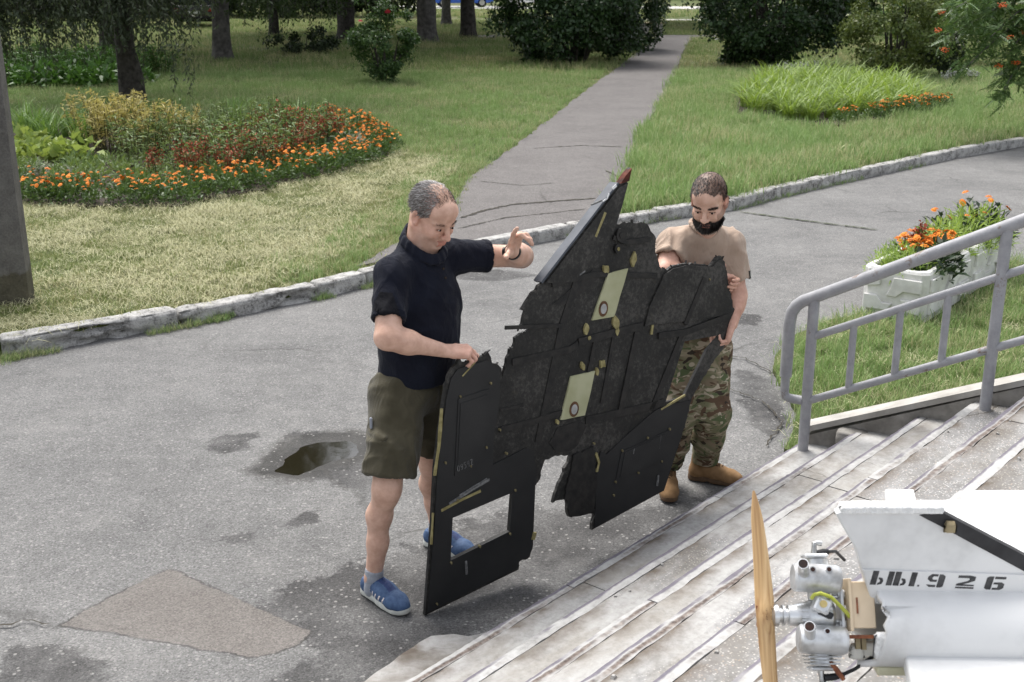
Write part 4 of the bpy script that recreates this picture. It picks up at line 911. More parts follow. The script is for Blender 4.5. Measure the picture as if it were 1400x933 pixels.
plant_out([proto_mound('dark_plant', rng(216+i), 120, .16, .24, .08, .035, L_DARK) for i in range(2)], [ploc(.52,.36),ploc(.53,.22)], .3, 'dark leaved plant spilling over the side of the first planter', 'plant', 'dark plants spilling from the planter', rr_)
plant_out([proto_mound('feathery_bush', rng(220+i), 420, .25, .33, .1, .012, L_FEATH) for i in range(3)], [ploc(.3,.82),ploc(.22,1.0),ploc(.42,.98),ploc(.35,1.2),ploc(.44,1.3)], .3, 'tall feathery light green bush in the second planter', 'plant', 'feathery bushes in the second planter', rr_, (.85,1.1))
def dark_mari(r):
    t = proto_mound('dark_marigold', r, 150, .17, .38, .08, .03, L_DARK); 
    for c_ in ((.05,-.08,.4),(-.1,.02,.38),(.12,.05,.34)): V, F = bloom_arrays(np.array([c_]), [.026], r, 9); ob('bloom', V, F, M_ORANGE, t)
    return t
plant_out([dark_mari(rng(230))], [ploc(.12,1.05),ploc(.3,1.42),ploc(.5,1.45),ploc(.45,1.12)], .3, 'dark leaved plant with a few orange blooms in the second planter', 'flower', 'dark flowering plants in the second planter', rr_)
plant_out([proto_stems('red_sage', rng(235), 3, .3, L_MARI, M_RED, .03, .05, .02, .04, .3, 8)], [ploc(.22,.5)], .33, 'single red flower spike above the marigolds of the first planter', 'flower', None, rr_)

# ------------------------------------------------------------------ pole, bench, parked cars
M = Mt('pole_concrete'); n_ = M.noise(7, None, 5, .7); n2_ = M.noise(70, None, 3, .6)
zz = M.sep(M.obj())[2]; stain = M.ramp(M.math('ADD', zz, M.math('MULTIPLY', n_, .3)), (.42, 1.), (.46, 0.))
col = M.ramp(M.math('ADD', M.math('MULTIPLY', n_, .6), M.math('MULTIPLY', n2_, .4)), (.36, (.075,.07,.065)), (.62, (.15,.142,.132)))
M_POLE = M.out(M.mix(stain, col, M.mix(1, col, (.75,.72,.55), 'MULTIPLY')), .9, bump=M.math('ADD', n_, n2_), bs=.6, bd=.01)
t = empty('concrete_pole', (-3.86, 8.92, .06), R(12)); tag(t, 'tapering square concrete pole with a stained foot at the left edge', 'pole')
m = MB(); w0, w1, H_ = .135, .085, 7.0; V = []; ns = 14
for i in range(ns+1):
    q = w0+(w1-w0)*i/ns; b = .02; z = H_*i/ns
    V += [(q-b,-q,z),(q,-q+b,z),(q,q-b,z),(q-b,q,z),(-q+b,q,z),(-q,q-b,z),(-q,-q+b,z),(-q+b,-q,z)]
F = [(i*8+k, i*8+(k+1)%8, (i+1)*8+(k+1)%8, (i+1)*8+k) for i in range(ns) for k in range(8)]+[[ns*8+k for k in range(8)]]
m.add(V, F); autosmooth(m.build('shaft', M_POLE, t), 25)
m = MB(); m.box((0,0,H_+.04), (1.2,.09,.09)); m.build('crossarm', M_POLE, t)
t = empty('white_post', (-4.09, 8.78, .06)); tag(t, 'white painted rusty post standing left of the concrete pole', 'post')
M_WP = simple('white_post_paint', (.28,.19,.12), (.66,.66,.62), 6, bscale=30)
m = MB(); m.tube([(0,0,-.05),(0,0,.6),(0,0,1.15)], .055, 12); autosmooth(m.build('shaft', M_WP, t), 50)
m = MB(); m.tube([(0,0,1.14),(0,0,1.17)], [.06,.05], 12); autosmooth(m.build('cap', M_WP, t), 50)

M_WOOD = simple('weathered_wood', (.20,.16,.09), (.34,.28,.17), 8)
t = empty('park_bench', (5.62, 49.9, .1)); tag(t, 'bench of two round concrete drums carrying a plank at the far end of the path', 'bench')
for x in (-.26, .3):
    m = MB(); m.tube([(x,0,0),(x,0,.03),(x,0,.4),(x,0,.42)], [.19,.2,.185,.17], 16); autosmooth(m.build('drum', M_CORE, t), 40)
m = MB(); m.box((0,0,.445), (1.2,.34,.045), bev=.008); m.build('plank', M_WOOD, t)

M_GLASS = simple('car_glass', (.015,.018,.02), None, 5, .05, bs=0, spec=.6); M_TYRE = simple('tyre_rubber', (.015,.015,.015), None, 5, .8)
M_CHROME = simple('rim_metal', (.5,.5,.5), None, 5, .3, bs=0, metal=.9); M_PLATE = simple('plate_white', (.75,.75,.75), None, 5, .5, bs=0); M_LAMP = simple('red_lamp', (.3,.01,.01), None, 5, .2, bs=0)
def car(label, x, y, rz, rgb, suv, seed):
    """local x forward; rear faces -x"""
    t = empty('parked_car', (x, y, .1), rz); tag(t, label, 'car'); P = simple('car_paint', rgb, None, 5, .25, bs=0, spec=.6)
    L, W_ = (4.5, 1.8); hz_ = 1.0 if suv else .85; tz = 1.72 if suv else 1.42
    prof = [(-2.2,.35),(-2.25,.6),(-2.2,hz_),(-1.9,hz_+.03),(1.0,hz_),(1.95,hz_-.12),(2.2,.65),(2.2,.35),(1.75,.3),(-1.7,.3)]
    m = MB(); m.prism(prof, (0,0,0), (1,0,0), (0,0,1), (0,1,0), -W_/2, W_/2); o = m.build('body', P, t); b = o.modifiers.new('b','BEVEL'); b.width = .07; b.segments = 3; autosmooth(o, 40)
    cab = [(-2.1 if suv else -1.7, hz_), (-1.85 if suv else -1.05, tz), (.2, tz), (1.05, hz_)]
    m = MB(); V = [(a, s*(W_/2-.04 if z == hz_ else W_/2-.2), z) for s in (-1,1) for a, z in cab]
    m.add(V, [(0,1,2,3),(7,6,5,4),(0,4,5,1),(1,5,6,2),(2,6,7,3)]); o = m.build('cabin', M_GLASS, t)
    m = MB(); m.box((((cab[1][0]+cab[2][0])/2),0,tz+.015), (cab[2][0]-cab[1][0]+.1,W_-.36,.06), bev=.025); m.build('roof', P, t)
    for sx in (-1.35, 1.38):
        for sy in (-1, 1):
            m = MB(); m.tube([(sx,sy*(W_/2-.2),.33),(sx,sy*(W_/2-.17),.33),(sx,sy*(W_/2-.03),.33),(sx,sy*(W_/2+.0),.33)], [.3,.33,.33,.29], 20); wl = m.build('wheel', M_TYRE, t); autosmooth(wl, 40)
            m = MB(); m.tube([(sx,sy*(W_/2-.02),.33),(sx,sy*(W_/2+.012),.33)], [.2,.19], 16); m.build('rim', M_CHROME, wl)
    m = MB(); m.box((-2.262,0,.72), (.02,.52,.11)); m.build('number_plate', M_PLATE, t)
    for sy in (-.72,.72):
        m = MB(); m.box((-2.235,sy,.82), (.05,.26,.14), bev=.02); m.build('tail_lamp', M_LAMP, t)
    m = MB(); m.box((-2.24,0,.48), (.1,1.7,.14), bev=.04); m.build('bumper', M_TYRE, t)
    return t
car('black car parked in the deep shade under the trees at the back left', -14.2, 56.5, R(96), (.012,.012,.014), True, 1)
car('blue car parked far off by the pale road, seen between the trunks', -3.6, 88, R(8), (.03,.10,.42), False, 2)
car('white car parked on the pale far road right of the blue car', 1.6, 89, R(3), (.75,.75,.75), False, 3)
M_WALLP = simple('pale_render', (.40,.36,.33), (.50,.46,.42), 2)
t = empty('far_building', (0, 118, 0)); tag(t, 'long pale building with windows beyond the far road', 'building')
m = MB(); m.box((0,0,4), (90,8,8)); m.build('wall', M_WALLP, t)
for i in range(24):
    for zz_ in (1.9, 5.2):
        m = MB(); m.box((-42+3.6*i,-4.03,zz_), (1.7,.12,1.7)); wnd = m.build('window', M_PLATE, t)
        m = MB(); m.box((-42+3.6*i,-4.1,zz_), (1.5,.04,1.5)); m.build('pane', M_GLASS, wnd)
m = MB(); m.box((0,0,8.15), (91,9,.3)); m.build('roof', M_CORE, t)

# ------------------------------------------------------------------ the wing wreckage the two men hold
W_O = np.array((-.3605,4.3791,0.)); W_S = np.array((.79013,.59875,.13108)); W_T = np.array((-.13594,-.03735,.99001)); W_N = np.array((.59767,-.80006,.05188))
OUT = [(0.0,0.0),(0.104,0.373),(0.165,0.614),(0.214,0.759),(0.26,0.887),(0.296,0.966),(0.323,0.995),(0.35,1.005),(0.365,1.028),(0.375,1.003),(0.41,0.997),(0.447,0.995),(0.484,0.998),(0.505,1.007),(0.515,0.982),(0.517,0.952),(0.542,0.94),(0.56,0.914),(0.557,0.873),(0.574,0.907),(0.593,0.949),(0.614,0.981),(0.633,0.985),(0.648,1.022),(0.68,1.031),(0.719,1.032),(0.732,1.041),(0.668,1.051),(0.694,1.069),(0.707,1.101),(0.718,1.117),(0.7,1.128),(0.732,1.157),(0.768,1.185),(0.823,1.208),(1.3,1.522),(1.375,1.575),(1.35,1.52),(1.303,1.427),(1.248,1.337),(1.262,1.35),(1.334,1.341),(1.418,1.316),(1.446,1.295),(1.456,1.266),(1.482,1.228),(1.469,1.167),(1.487,1.094),(1.501,1.062),(1.513,1.083),(1.529,1.065),(1.558,1.074),(1.636,1.066),(1.75,1.03),(1.806,1.011),(1.822,1.021),(1.848,1.038),(1.878,1.037),(1.899,1.003),(1.909,0.92),(1.918,0.863),(1.928,0.767),(1.946,0.747),(1.931,0.703),(1.891,0.66),(1.898,0.635),(1.88,0.607),(1.794,0.556),(1.608,0.409),(1.525,0.249),(1.446,0.129),(1.373,0.012),(0.915,0.0),(0.947,0.092),(0.907,0.09),(0.861,0.099),(0.799,0.118),(0.794,0.164),(0.793,0.212),(0.76,0.219),(0.722,0.22),(0.741,0.259),(0.853,0.404),(0.769,0.433),(0.712,0.435),(0.67,0.356),(0.643,0.339),(0.589,0.089),(0.58,0.056),(0.558,0.023),(0.497,0.025),(0.491,-0.009)]
WIN = [(0.206,0.37),(0.518,0.359),(0.473,0.191),(0.161,0.189)]
HOLE = [(1.595,0.699),(1.83,0.656),(1.735,0.613),(1.557,0.431),(1.439,0.446)]
def torn(poly):
    """short broken steps along the torn edges; straight factory edges stay straight"""
    out = []; n = len(poly); r = rng(33)
    for i in range(n):
        a, b = np.array(poly[i]), np.array(poly[(i+1) % n]); L = np.linalg.norm(b-a); straight = (i in (0,1,2,3,35,36,37,38,69,70,71,86,91,73-2) or L > .3) ; k = 1 if straight else max(1, int(L/.016)); nr = np.array((a[1]-b[1], b[0]-a[0]))/max(L,1e-9)
        for j in range(k): out.append(tuple(a+(b-a)*j/k+(nr*(r.random()-.5)*.012 if j else 0)))
    return out
M = Mt('charred_composite'); p_ = M.obj(); n1 = M.noise(5, p_, 5, .65); n2 = M.noise(55, p_, 4, .75); n3 = M.noise(16, p_, 4, .7)
c_ = M.ramp(M.math('ADD', M.math('MULTIPLY', n2, .55), M.math('MULTIPLY', n1, .45)), (.40, (.007,.0067,.0062)), (.5, (.020,.019,.017)), (.61, (.064,.060,.054)))
c_ = M.mix(M.ramp(n3, (.62, 0.), (.75, .35)), c_, (.06,.05,.03))
c_ = M.mix(M.ramp(M.noise(2.2, M.map(p_, (1,1,9), (.2,.5,.3)), 6, .8), (.64, 0.), (.70, .45)), c_, (.085,.08,.07))
M_COMP = M.out(c_, M.ramp(n2, (.3, .5), (.7, .8)), bump=M.math('ADD', n2, M.math('MULTIPLY', n3, .6)), bs=.45, bd=.006, spec=.4)
M = Mt('smooth_black_skin'); p_ = M.obj(); n1 = M.noise(4, p_, 4); n2 = M.noise(120, p_, 2)
scr = M.ramp(M.noise(3, M.map(p_, (1,1,14), (.3,.2,.4)), 6, .8), (.66, 0.), (.72, .3))
M_SKIN = M.out(M.mix(scr, M.ramp(n1, (.35, (.014,.0145,.015)), (.65, (.024,.024,.024))), (.09,.09,.085)), .5, bump=n2, bs=.1, bd=.003, spec=.35)
M_RIB = simple('black_rib', (.009,.009,.009), (.024,.022,.02), 30, .55, spec=.35)
M_OLIVE = simple('primer_patch', (.20,.17,.07), (.33,.29,.14), 40)
M_DAB = simple('dull_sealant', (.12,.10,.05), (.22,.19,.10), 40)
M_PALE = simple('pale_green_primer', (.34,.34,.20), (.42,.42,.27), 9, .6, bs=.1)
M_RUST = simple('rust_ring', (.07,.035,.018), (.16,.085,.045), 40); M_GREYP = simple('grey_metal', (.30,.30,.29), (.42,.42,.41), 30, .45)
M_LEAD = simple('blue_grey_edge', (.05,.058,.072), (.085,.095,.115), 12, .45, spec=.4); M_REDP = simple('scorched_red_tip', (.03,.010,.008), (.15,.032,.016), 30)
M_CHALK = simple('chalk', (.10,.10,.10), (.24,.24,.235), 60, lo=.4, hi=.7)
wing = empty('wing_wreckage', tuple(W_O)); tag(wing, 'torn black composite wing section with a rectangular hole, held upright by two men', 'wing wreckage')
def wp(name, polys, d0, d1, mat, parent=wing, holes=()):
    m = MB()
    for q in polys: m.prism(q, (0,0,0), W_S, W_T, W_N, d0, d1, holes=holes)
    return m.build(name, mat, parent)
# front skin is split into facets that differ slightly in depth
FULL = torn(OUT)
wp('skin', [FULL], -.016, 0, M_COMP, holes=(WIN, HOLE))
LF = [(.012,.012),(.115,.37),(.177,.61),(.226,.757),(.272,.883),(.306,.955),(.345,.985),(.49,.975),(.54,.92),(.54,.87),(.523,.79),(.47,.655),(.44,.52),(.62,.53),(.655,.50),(.655,.38),(.632,.33),(.58,.09),(.566,.05),(.548,.033),(.50,.035),(.485,.005)]
wp('smooth_skin', [LF], .001, .006, M_SKIN, holes=(WIN,))
RF = [(.93,.008),(1.368,.022),(1.437,.135),(1.515,.252),(1.595,.40),(1.43,.435),(1.36,.43),(1.16,.37),(1.05,.33),(1.02,.36),(.985,.30)]
wp('smooth_skin', [RF], .001, .006, M_SKIN)
SP = [(.835,1.207),(1.295,1.508),(1.345,1.515),(1.295,1.42),(1.235,1.325),(1.12,1.23),(.98,1.17)]
wp('spike_skin', [SP], .001, .010, M_COMP)
RT = [(1.50,1.05),(1.56,1.062),(1.64,1.055),(1.75,1.02),(1.808,1.0),(1.85,1.02),(1.875,1.02),(1.89,.99),(1.90,.90),(1.908,.86),(1.918,.765),(1.90,.742),(1.62,.795),(1.44,.835),(1.352,.852),(1.395,.93)]
wp('torn_panel', [ragged(RT,.03,.006,17)], .001, .009, M_COMP)
def strip(pts, wd): 
    P = np.array(pts, float); T = np.gradient(P, axis=0); N_ = unit(np.c_[-T[:,1], T[:,0]]); return [tuple(p) for p in P+N_*wd/2]+[tuple(p) for p in (P-N_*wd/2)[::-1]]
RIBS = [([(1.032,1.21),(.897,.999),(.687,.529)],.034,.004),([(.615,.925),(.75,.905),(.919,.881),(.97,.891)],.028,.006),([(.5,.658),(.68,.63),(.864,.612)],.026,.006),([(.971,.898),(1.16,.88),(1.345,.856)],.034,.008),([(1.309,.84),(1.163,.51)],.03,.007),([(1.58,.74),(1.345,.443)],.028,.006),([(1.601,.784),(1.75,.968)],.026,.013),([(.604,1.081),(.904,.996)],.016,.007),([(.87,1.19),(1.10,1.17),(1.46,1.06)],.022,.008),([(.957,.532),(1.3,.47),(1.43,.45)],.034,.006),([(.64,.72),(.52,.74)],.012,.004),([(1.43,.78),(1.6,.745),(1.9,.735)],.03,.012),([(1.075,.9),(.96,.64)],.018,.006),([(1.2,.93),(1.06,.58)],.018,.005),([(1.23,1.3),(1.30,1.26),(1.44,1.235)],.02,.01)]
for pts, wd, hgt in RIBS: wp('rib', [strip(pts, wd)], -.001, hgt, M_RIB)
# the black plugged recesses round the middle
for poly in ([(.745,.505),(.80,.56),(.93,.545),(.96,.50),(.90,.43),(.855,.42),(.77,.447)], [(.86,1.10),(1.02,1.16),(1.10,1.19),(1.17,1.165),(1.05,1.12),(.95,1.08)]): wp('dark_recess', [ragged(poly,.03,.012,5)], -.002, .003, M_RIB)
for q, w_ in (([(.324,.864),(.477,.855),(.396,.549),(.247,.548)],.008), ([(1.135,.312),(1.435,.306),(1.366,.173),(1.081,.185)],.009)):
    c = np.mean(q,0); wp('raised_panel', [q], .006, .010, M_SKIN); q2 = [tuple(c+(np.array(p)-c)*.86) for p in q]; wp('raised_panel', [q2], .0095, .0125, M_SKIN)
for cx, cy in ((.24,.44),(.33,.56),(.515,.545),(.50,.66),(.335,.87),(.49,.875),(.215,.62),(1.14,.315),(1.44,.31),(1.08,.18),(1.37,.17),(1.22,.17),(1.30,.318),(1.06,.12),(.06,.03),(.53,.365),(.47,.18),(.16,.18),(.31,.19),(1.78,.95),(.42,.61),(.985,.41)):
    wp('sealant_dab', [ragged([(cx+.0042*math.cos(a)*(1+.4*math.sin(3*a)), cy+.0065*math.sin(a)) for a in np.linspace(0,6.28,9)[:-1]],.004,.002,cx*9)], .001, .0135, M_DAB)
for i, (q, ctr) in enumerate((([(1.178,1.151),(1.293,1.142),(1.183,.953),(1.058,.972)], (1.126,1.005)), ([(.904,.76),(1.04,.741),(.953,.561),(.819,.587)], (.897,.61)))):
    a = wp('access_plate', [ragged(q,.02,.004,i)], .001, .009, M_PALE)
    fr = strip([tuple(np.array(p)) for p in q]+[q[0]], .012)
    for nm, rad, mat, d in (('rust_ring',.031,M_RUST,.0115),('port',.020,M_GREYP,.013)):
        o_ = [(ctr[0]+rad*.86*math.cos(t_)+.12*rad*math.sin(t_), ctr[1]+rad*1.12*math.sin(t_)) for t_ in np.linspace(0,6.283,19)[:-1]]
        wp(nm, [o_], .002, d, mat, a)
for i, (x, y, s_) in enumerate([(1.332,1.171,.034),(1.168,1.174,.026),(1.188,.924,.026),(1.02,.943,.022),(1.086,.76,.03),(.975,.787,.018),(1.19,.88,.018),(1.03,.90,.012),(.80,.585,.01),(1.05,.735,.014)]):
    wp('sealant_patch', [ragged([(x+s_*.62*math.cos(a), y+s_*.78*(1.2+.5*math.sin(i*2+2*a))*math.sin(a)) for a in np.linspace(0,6.28,12)[:-1]],.008,s_*.42,i*3)], .001, .012, M_OLIVE)
for x, y, s_ in ((1.245,1.245,.018),(1.27,1.3,.026)): 
    wp('bolt_boss', [[(x+s_*math.cos(a), y+s_*1.2*math.sin(a)) for a in np.linspace(0,6.283,15)[:-1]]], -.001, .014, M_RIB)
    wp('bolt_head', [[(x+s_*.4*math.cos(a), y+s_*.5*math.sin(a)) for a in np.linspace(0,6.283,9)[:-1]]], .001, .017, M_OLIVE if s_ < .02 else M_RIB)
for i, (pts, wd) in enumerate([([(.242,.85),(.200,.70),(.157,.585)],.012),([(.158,.425),(.26,.432),(.36,.432)],.013),([(.119,.43),(.086,.30)],.007),([(1.40,.425),(1.46,.43),(1.56,.44)],.010),([(.99,.36),(1.0,.31),(.98,.27)],.014),([(.60,.13),(.585,.10)],.02),([(1.13,1.33),(1.2,1.42)],.014),([(1.39,.80),(1.41,.86)],.012),([(.43,.985),(.36,.95)],.007)]):
    wp('primer_streak', [ragged(strip(pts, wd),.02,.004,40+i)], .001, .0085+.002*(i == 6), M_OLIVE)
for pts, wd in (([(.20,.44),(.30,.452),(.41,.466)],.008),([(.255,.455),(.40,.475)],.004),([(.225,.035+.06),(.232,.155)],.008),([(1.325,.06),(1.34,.11)],.008),([(1.20,.275),(1.21,.30)],.006),([(1.36,.24),(1.38,.30)],.004),([(1.13,1.47),(1.19,1.475)],.005),([(1.02,1.19),(1.05,1.2)],.004)):
    wp('scuff', [ragged(strip(pts, wd),.01,.003,wd*999)], .001, .0105+(.0022 if pts[0][0] > 1.15 and pts[0][1] < .32 else 0), M_CHALK)
# chalked number
def strokes(txt, o, h, adv, sl):
    G = {'0':[[(.1,.15),(.5,0),(.9,.3),(.9,.8),(.5,1),(.1,.75),(.1,.15)]],'9':[[(.9,.75),(.55,1),(.15,.8),(.3,.5),(.85,.6),(.9,.95),(.8,.3),(.3,0)]],'5':[[(.9,1),(.3,1),(.2,.55),(.75,.6),(.85,.2),(.4,0),(.1,.1)]],'4':[[(.25,1),(.2,.5),(.8,.55)],[(.85,1),(.7,0)]],'7':[[(.15,.95),(.9,1),(.45,.35),(.3,0),(.8,.05)]]}
    out = []
    for i, ch in enumerate(txt):
        for s in G[ch]: out.append([(o[0]+(i*adv+x*.75*adv), o[1]+y*h+sl*i*adv) for x, y in s])
    return out
for s in strokes('09547', (.262,.562), .026, .0165, .02): wp('chalk_stroke', [strip(s, .0022)], .012, .0135, M_CHALK)
# frayed fibre bundles along the torn edges
m = MB(); r = rng(71)
for i in list(range(8,34))+list(range(40,66)):
    a, b = np.array(OUT[i]), np.array(OUT[(i+1) % len(OUT)]); L = np.linalg.norm(b-a); nr = np.array((a[1]-b[1], b[0]-a[0]))/max(L,1e-9)
    for k in range(int(L/.03+r.random()*1.3)):
        p = a+(b-a)*r.random(); d = unit(nr+r.normal(0,.6,2))*(.003+.015*r.random()**2); wd = .0012+.002*r.random(); t_ = np.array((-d[1],d[0]))/np.linalg.norm(d)*wd
        m.prism([tuple(p-nr*.006-t_), tuple(p+d), tuple(p-nr*.006+t_)], (0,0,0), W_S, W_T, W_N, -.013*r.random()-.002, -.001)
tag(m.build('frayed_fibre', M_RIB, wing), kind='stuff')
# thick leading edge of the spike, its red tip, and the torn hanging flap
m = MB(); a, b = np.array((.823,1.208)), np.array((1.3,1.522)); tt = unit(b-a); nn = np.array((-tt[1], tt[0]))
m.prism([tuple(a+nn*.001),tuple(b+nn*.001),tuple(b+nn*.010-tt*.004),tuple(a+nn*.012)], (0,0,0), W_S, W_T, W_N, -.048, .004); m.build('leading_edge', M_LEAD, wing)
for q, w_ in (([(1.20,1.462),(1.225,1.468),(1.24,1.487)],.006),([(1.262,1.503),(1.285,1.512)],.012)):
    wp('white_scuff', [strip([tuple(np.array(p)+nn*.008) for p in q], w_)], .004, .006, M_PLATE)
wp('red_tip', [torn([(1.298,1.522),(1.336,1.552),(1.372,1.572),(1.349,1.522)])], -.02, .013, M_REDP)
FL = [(.915,.05),(.945,.095),(.905,.092),(.86,.10),(.80,.12),(.796,.21),(.78,.215),(.86,.40),(.98,.40),(.97,.2)]
o = wp('hanging_flap', [torn(FL)], .002, .010, M_RIB)

# ------------------------------------------------------------------ drone
M = Mt('white_foam'); n_ = M.noise(3, None, 5, .7); n2_ = M.noise(120, None, 2)
sp = M.vor(26); spm = M.math('MULTIPLY', M.ramp(sp.outputs['Distance'], (.05, 1.), (.10, 0.)), M.ramp(M.sep(sp.outputs['Color'])[0], (.86, 0.), (.9, .8)))
c_ = M.ramp(n_, (.3, (.50,.50,.495)), (.5, (.68,.68,.675)), (.6, (.73,.73,.725)))
M_FOAM = M.out(M.mix(spm, c_, (.2,.19,.17)), .55, bump=n2_, bs=.12, bd=.002)
M_FOAMR = simple('broken_foam', (.72,.72,.71), (.86,.86,.85), 70, .8, bs=.9, bd=.01)
M_ALU = simple('brushed_aluminium', (.30,.295,.28), (.74,.75,.76), 22, .32, bs=.08, bd=.001, metal=.85); M_SATIN = simple('satin_silver', (.38,.375,.365), (.68,.69,.70), 14, .42, bs=.25, bd=.0015, metal=.6, detail=6, lo=.33, hi=.5)
M_BORE = simple('sooty_bore', (.01,.007,.006), (.04,.015,.01), 40); M_BOLT = simple('rusty_bolt', (.16,.05,.025), (.30,.11,.05), 60, .6); M_BLACK = simple('black_rubber', (.015,.015,.017), (.03,.03,.033), 20, .5)
M_TUBE = simple('fuel_tube', (.36,.40,.05), (.50,.52,.10), 20, .25, bs=0); M_PLY = simple('plywood', (.55,.43,.29), (.70,.57,.41), 6); M_GLUE = simple('clear_glue', (.55,.54,.5), (.66,.65,.6), 12, .2)
M = Mt('propeller_wood'); p_ = M.map(M.map(M.obj(), rot=(R(30.2),0,0)), (75,75,2.0)); g_ = M.n('TexNoise', p_, Scale=1.2, Detail=4, Distortion=.6).outputs['Fac']
M_PROP = M.out(M.ramp(g_, (.33, (.36,.20,.085)), (.5, (.56,.36,.17)), (.68, (.68,.47,.25))), .35, bump=g_, bs=.1, bd=.001, spec=.45)
M_INK = simple('stencil_paint', (.035,.035,.037), (.08,.08,.08), 60, .6); M_INK2 = simple('burnt_ink', (.10,.06,.035), (.16,.09,.05), 60)
DY, DZ = 2.45, 1.124; DA = R(30.2)
EU = np.array((0, math.sin(DA), math.cos(DA))); EV = np.array((0, -math.cos(DA), math.sin(DA))); EX = np.array((1.,0,0)); AX3 = np.array([EX, EU, EV])
drone = empty('crashed_drone', (.583, DY, DZ)); tag(drone, 'white foam drone with a twin cylinder engine and wooden propeller lying on the steps', 'drone')
def px_(x): return (x-1045)/590.
def uu(y): return (828-y)/590.
def E_(x, y, v=0): return EX*px_(x)+EU*uu(y)+EV*v
# propeller
n = 26; V = []; 
for i in range(n+1):
    s = -1+2*i/n; L = .288*s; a = abs(s); ch = .0225*(1-.52*a**1.3)*(1-max(0,(a-.72)/.28)**2*.75); tw = (.9-.62*a)*(1 if s > 0 else -1); th = .007*(1-.75*a)+.0014+.009*math.exp(-(a/.1)**2)
    cx = -.004*s
    for k in range(12):
        q = 6.283*k/12; lx, lv = ch*math.cos(q), th*math.sin(q)*(1 if abs(math.cos(q)) < .9 else .6)
        V.append(EX*(cx+lx*math.cos(tw*.25)-lv*math.sin(tw*.25)+.004)+EV*(lx*math.sin(tw*.25)+lv*math.cos(tw*.25))+EU*L+EX*(-.010*a*a*(1 if s > 0 else -1)))
F = [(i*12+k, i*12+(k+1)%12, (i+1)*12+(k+1)%12, (i+1)*12+k) for i in range(n) for k in range(12)]+[range(12), [n*12+k for k in range(12)]]
m = MB(); m.add(V, F); prop = m.build('propeller', M_PROP, drone); autosmooth(prop, 60)
r = rng(4)
m = MB()
for col_, x0 in enumerate((1047, 1053.5)):
    for j in range(8 if col_ == 0 else 9):
        y = 817+2.05*j+(0 if col_ else 2)
        for k in range(2):
            if r.random() < .85: m.box(E_(x0+(r.random()-.5)*1.4, y+(r.random()-.5), .0185-.0), (.0022 if k else .0009, .0007 if k else .0020, .0012), AX3)
tag(m.build('propeller_lettering', M_INK2, prop), kind='stuff')
def etube(name, pts, r_, mat, par=drone, nn=18, ang=40):
    m = MB(); m.tube(pts, r_, nn); return autosmooth(m.build(name, mat, par), ang)
for y, l in ((817,.010),(829,.014),(840,.011)): etube('prop_bolt', [E_(1035,y), E_(1042,y)], [.0055,.006], M_BOLT, prop, 6)
eng = empty('engine'); eng.parent = drone
shaft = [(1052,.0),(1058,.024),(1062,.026),(1064,.026),(1065,.017),(1069,.017),(1070,.024),(1073,.024),(1074,.016),(1077,.016),(1078,.024),(1086,.025),(1098,.03),(1112,.036),(1135,.036),(1140,.03)]
etube('crankcase', [E_(x,828,0) for x,_ in shaft], [max(q,.001) for _,q in shaft], M_ALU, eng, 22, 25)
for v_ in (.018,-.012,.03): 
    m = MB(); m.box(E_(1108,828+ (v_-.01)*300,.03), (.05,.004,.006), AX3); m.build('web', M_ALU, eng)
# mufflers: satin cans, each with a stub exhaust and bolt holes
for k, (x0, x1, yc, hx) in enumerate(((1082,1146,777,((1107,1),(1129,1))),(1086,1150,858,((1122,1),)))):
    rad = .033; pts = [(x0,.6),(x0+1,.86),(x0+4,1),(x1-5,1),(x1-1,.93),(x1+1,.86),(x1+1.5,.0)]
    mf = etube('muffler', [E_(x, yc+3.5*(x-x0)/64, .03) for x,_ in pts], [max(.001,rad*q) for _,q in pts], M_SATIN, eng, 26, 35)
    for x,_ in hx:
        c = E_(x, yc-9, .03+.027); etube('hole_rim', [c-EV*.004, c+EV*.0035+EU*.001], [.0078,.0075], M_SATIN, mf, 14); etube('bolt_hole', [c, c+EV*.0042+EU*.0012], [.0052,.0052], M_BORE, mf, 12)
    a = E_(x0+14, yc-3, .052); b = E_(x0+6, yc-16, .105); d = unit(b-a)
    etube('exhaust_stub', [a, b], [.0125,.0125], M_SATIN, mf, 18); etube('exhaust_bore', [b-d*.01, b+d*.0008], [.0105,.0105], M_BORE, mf, 18)
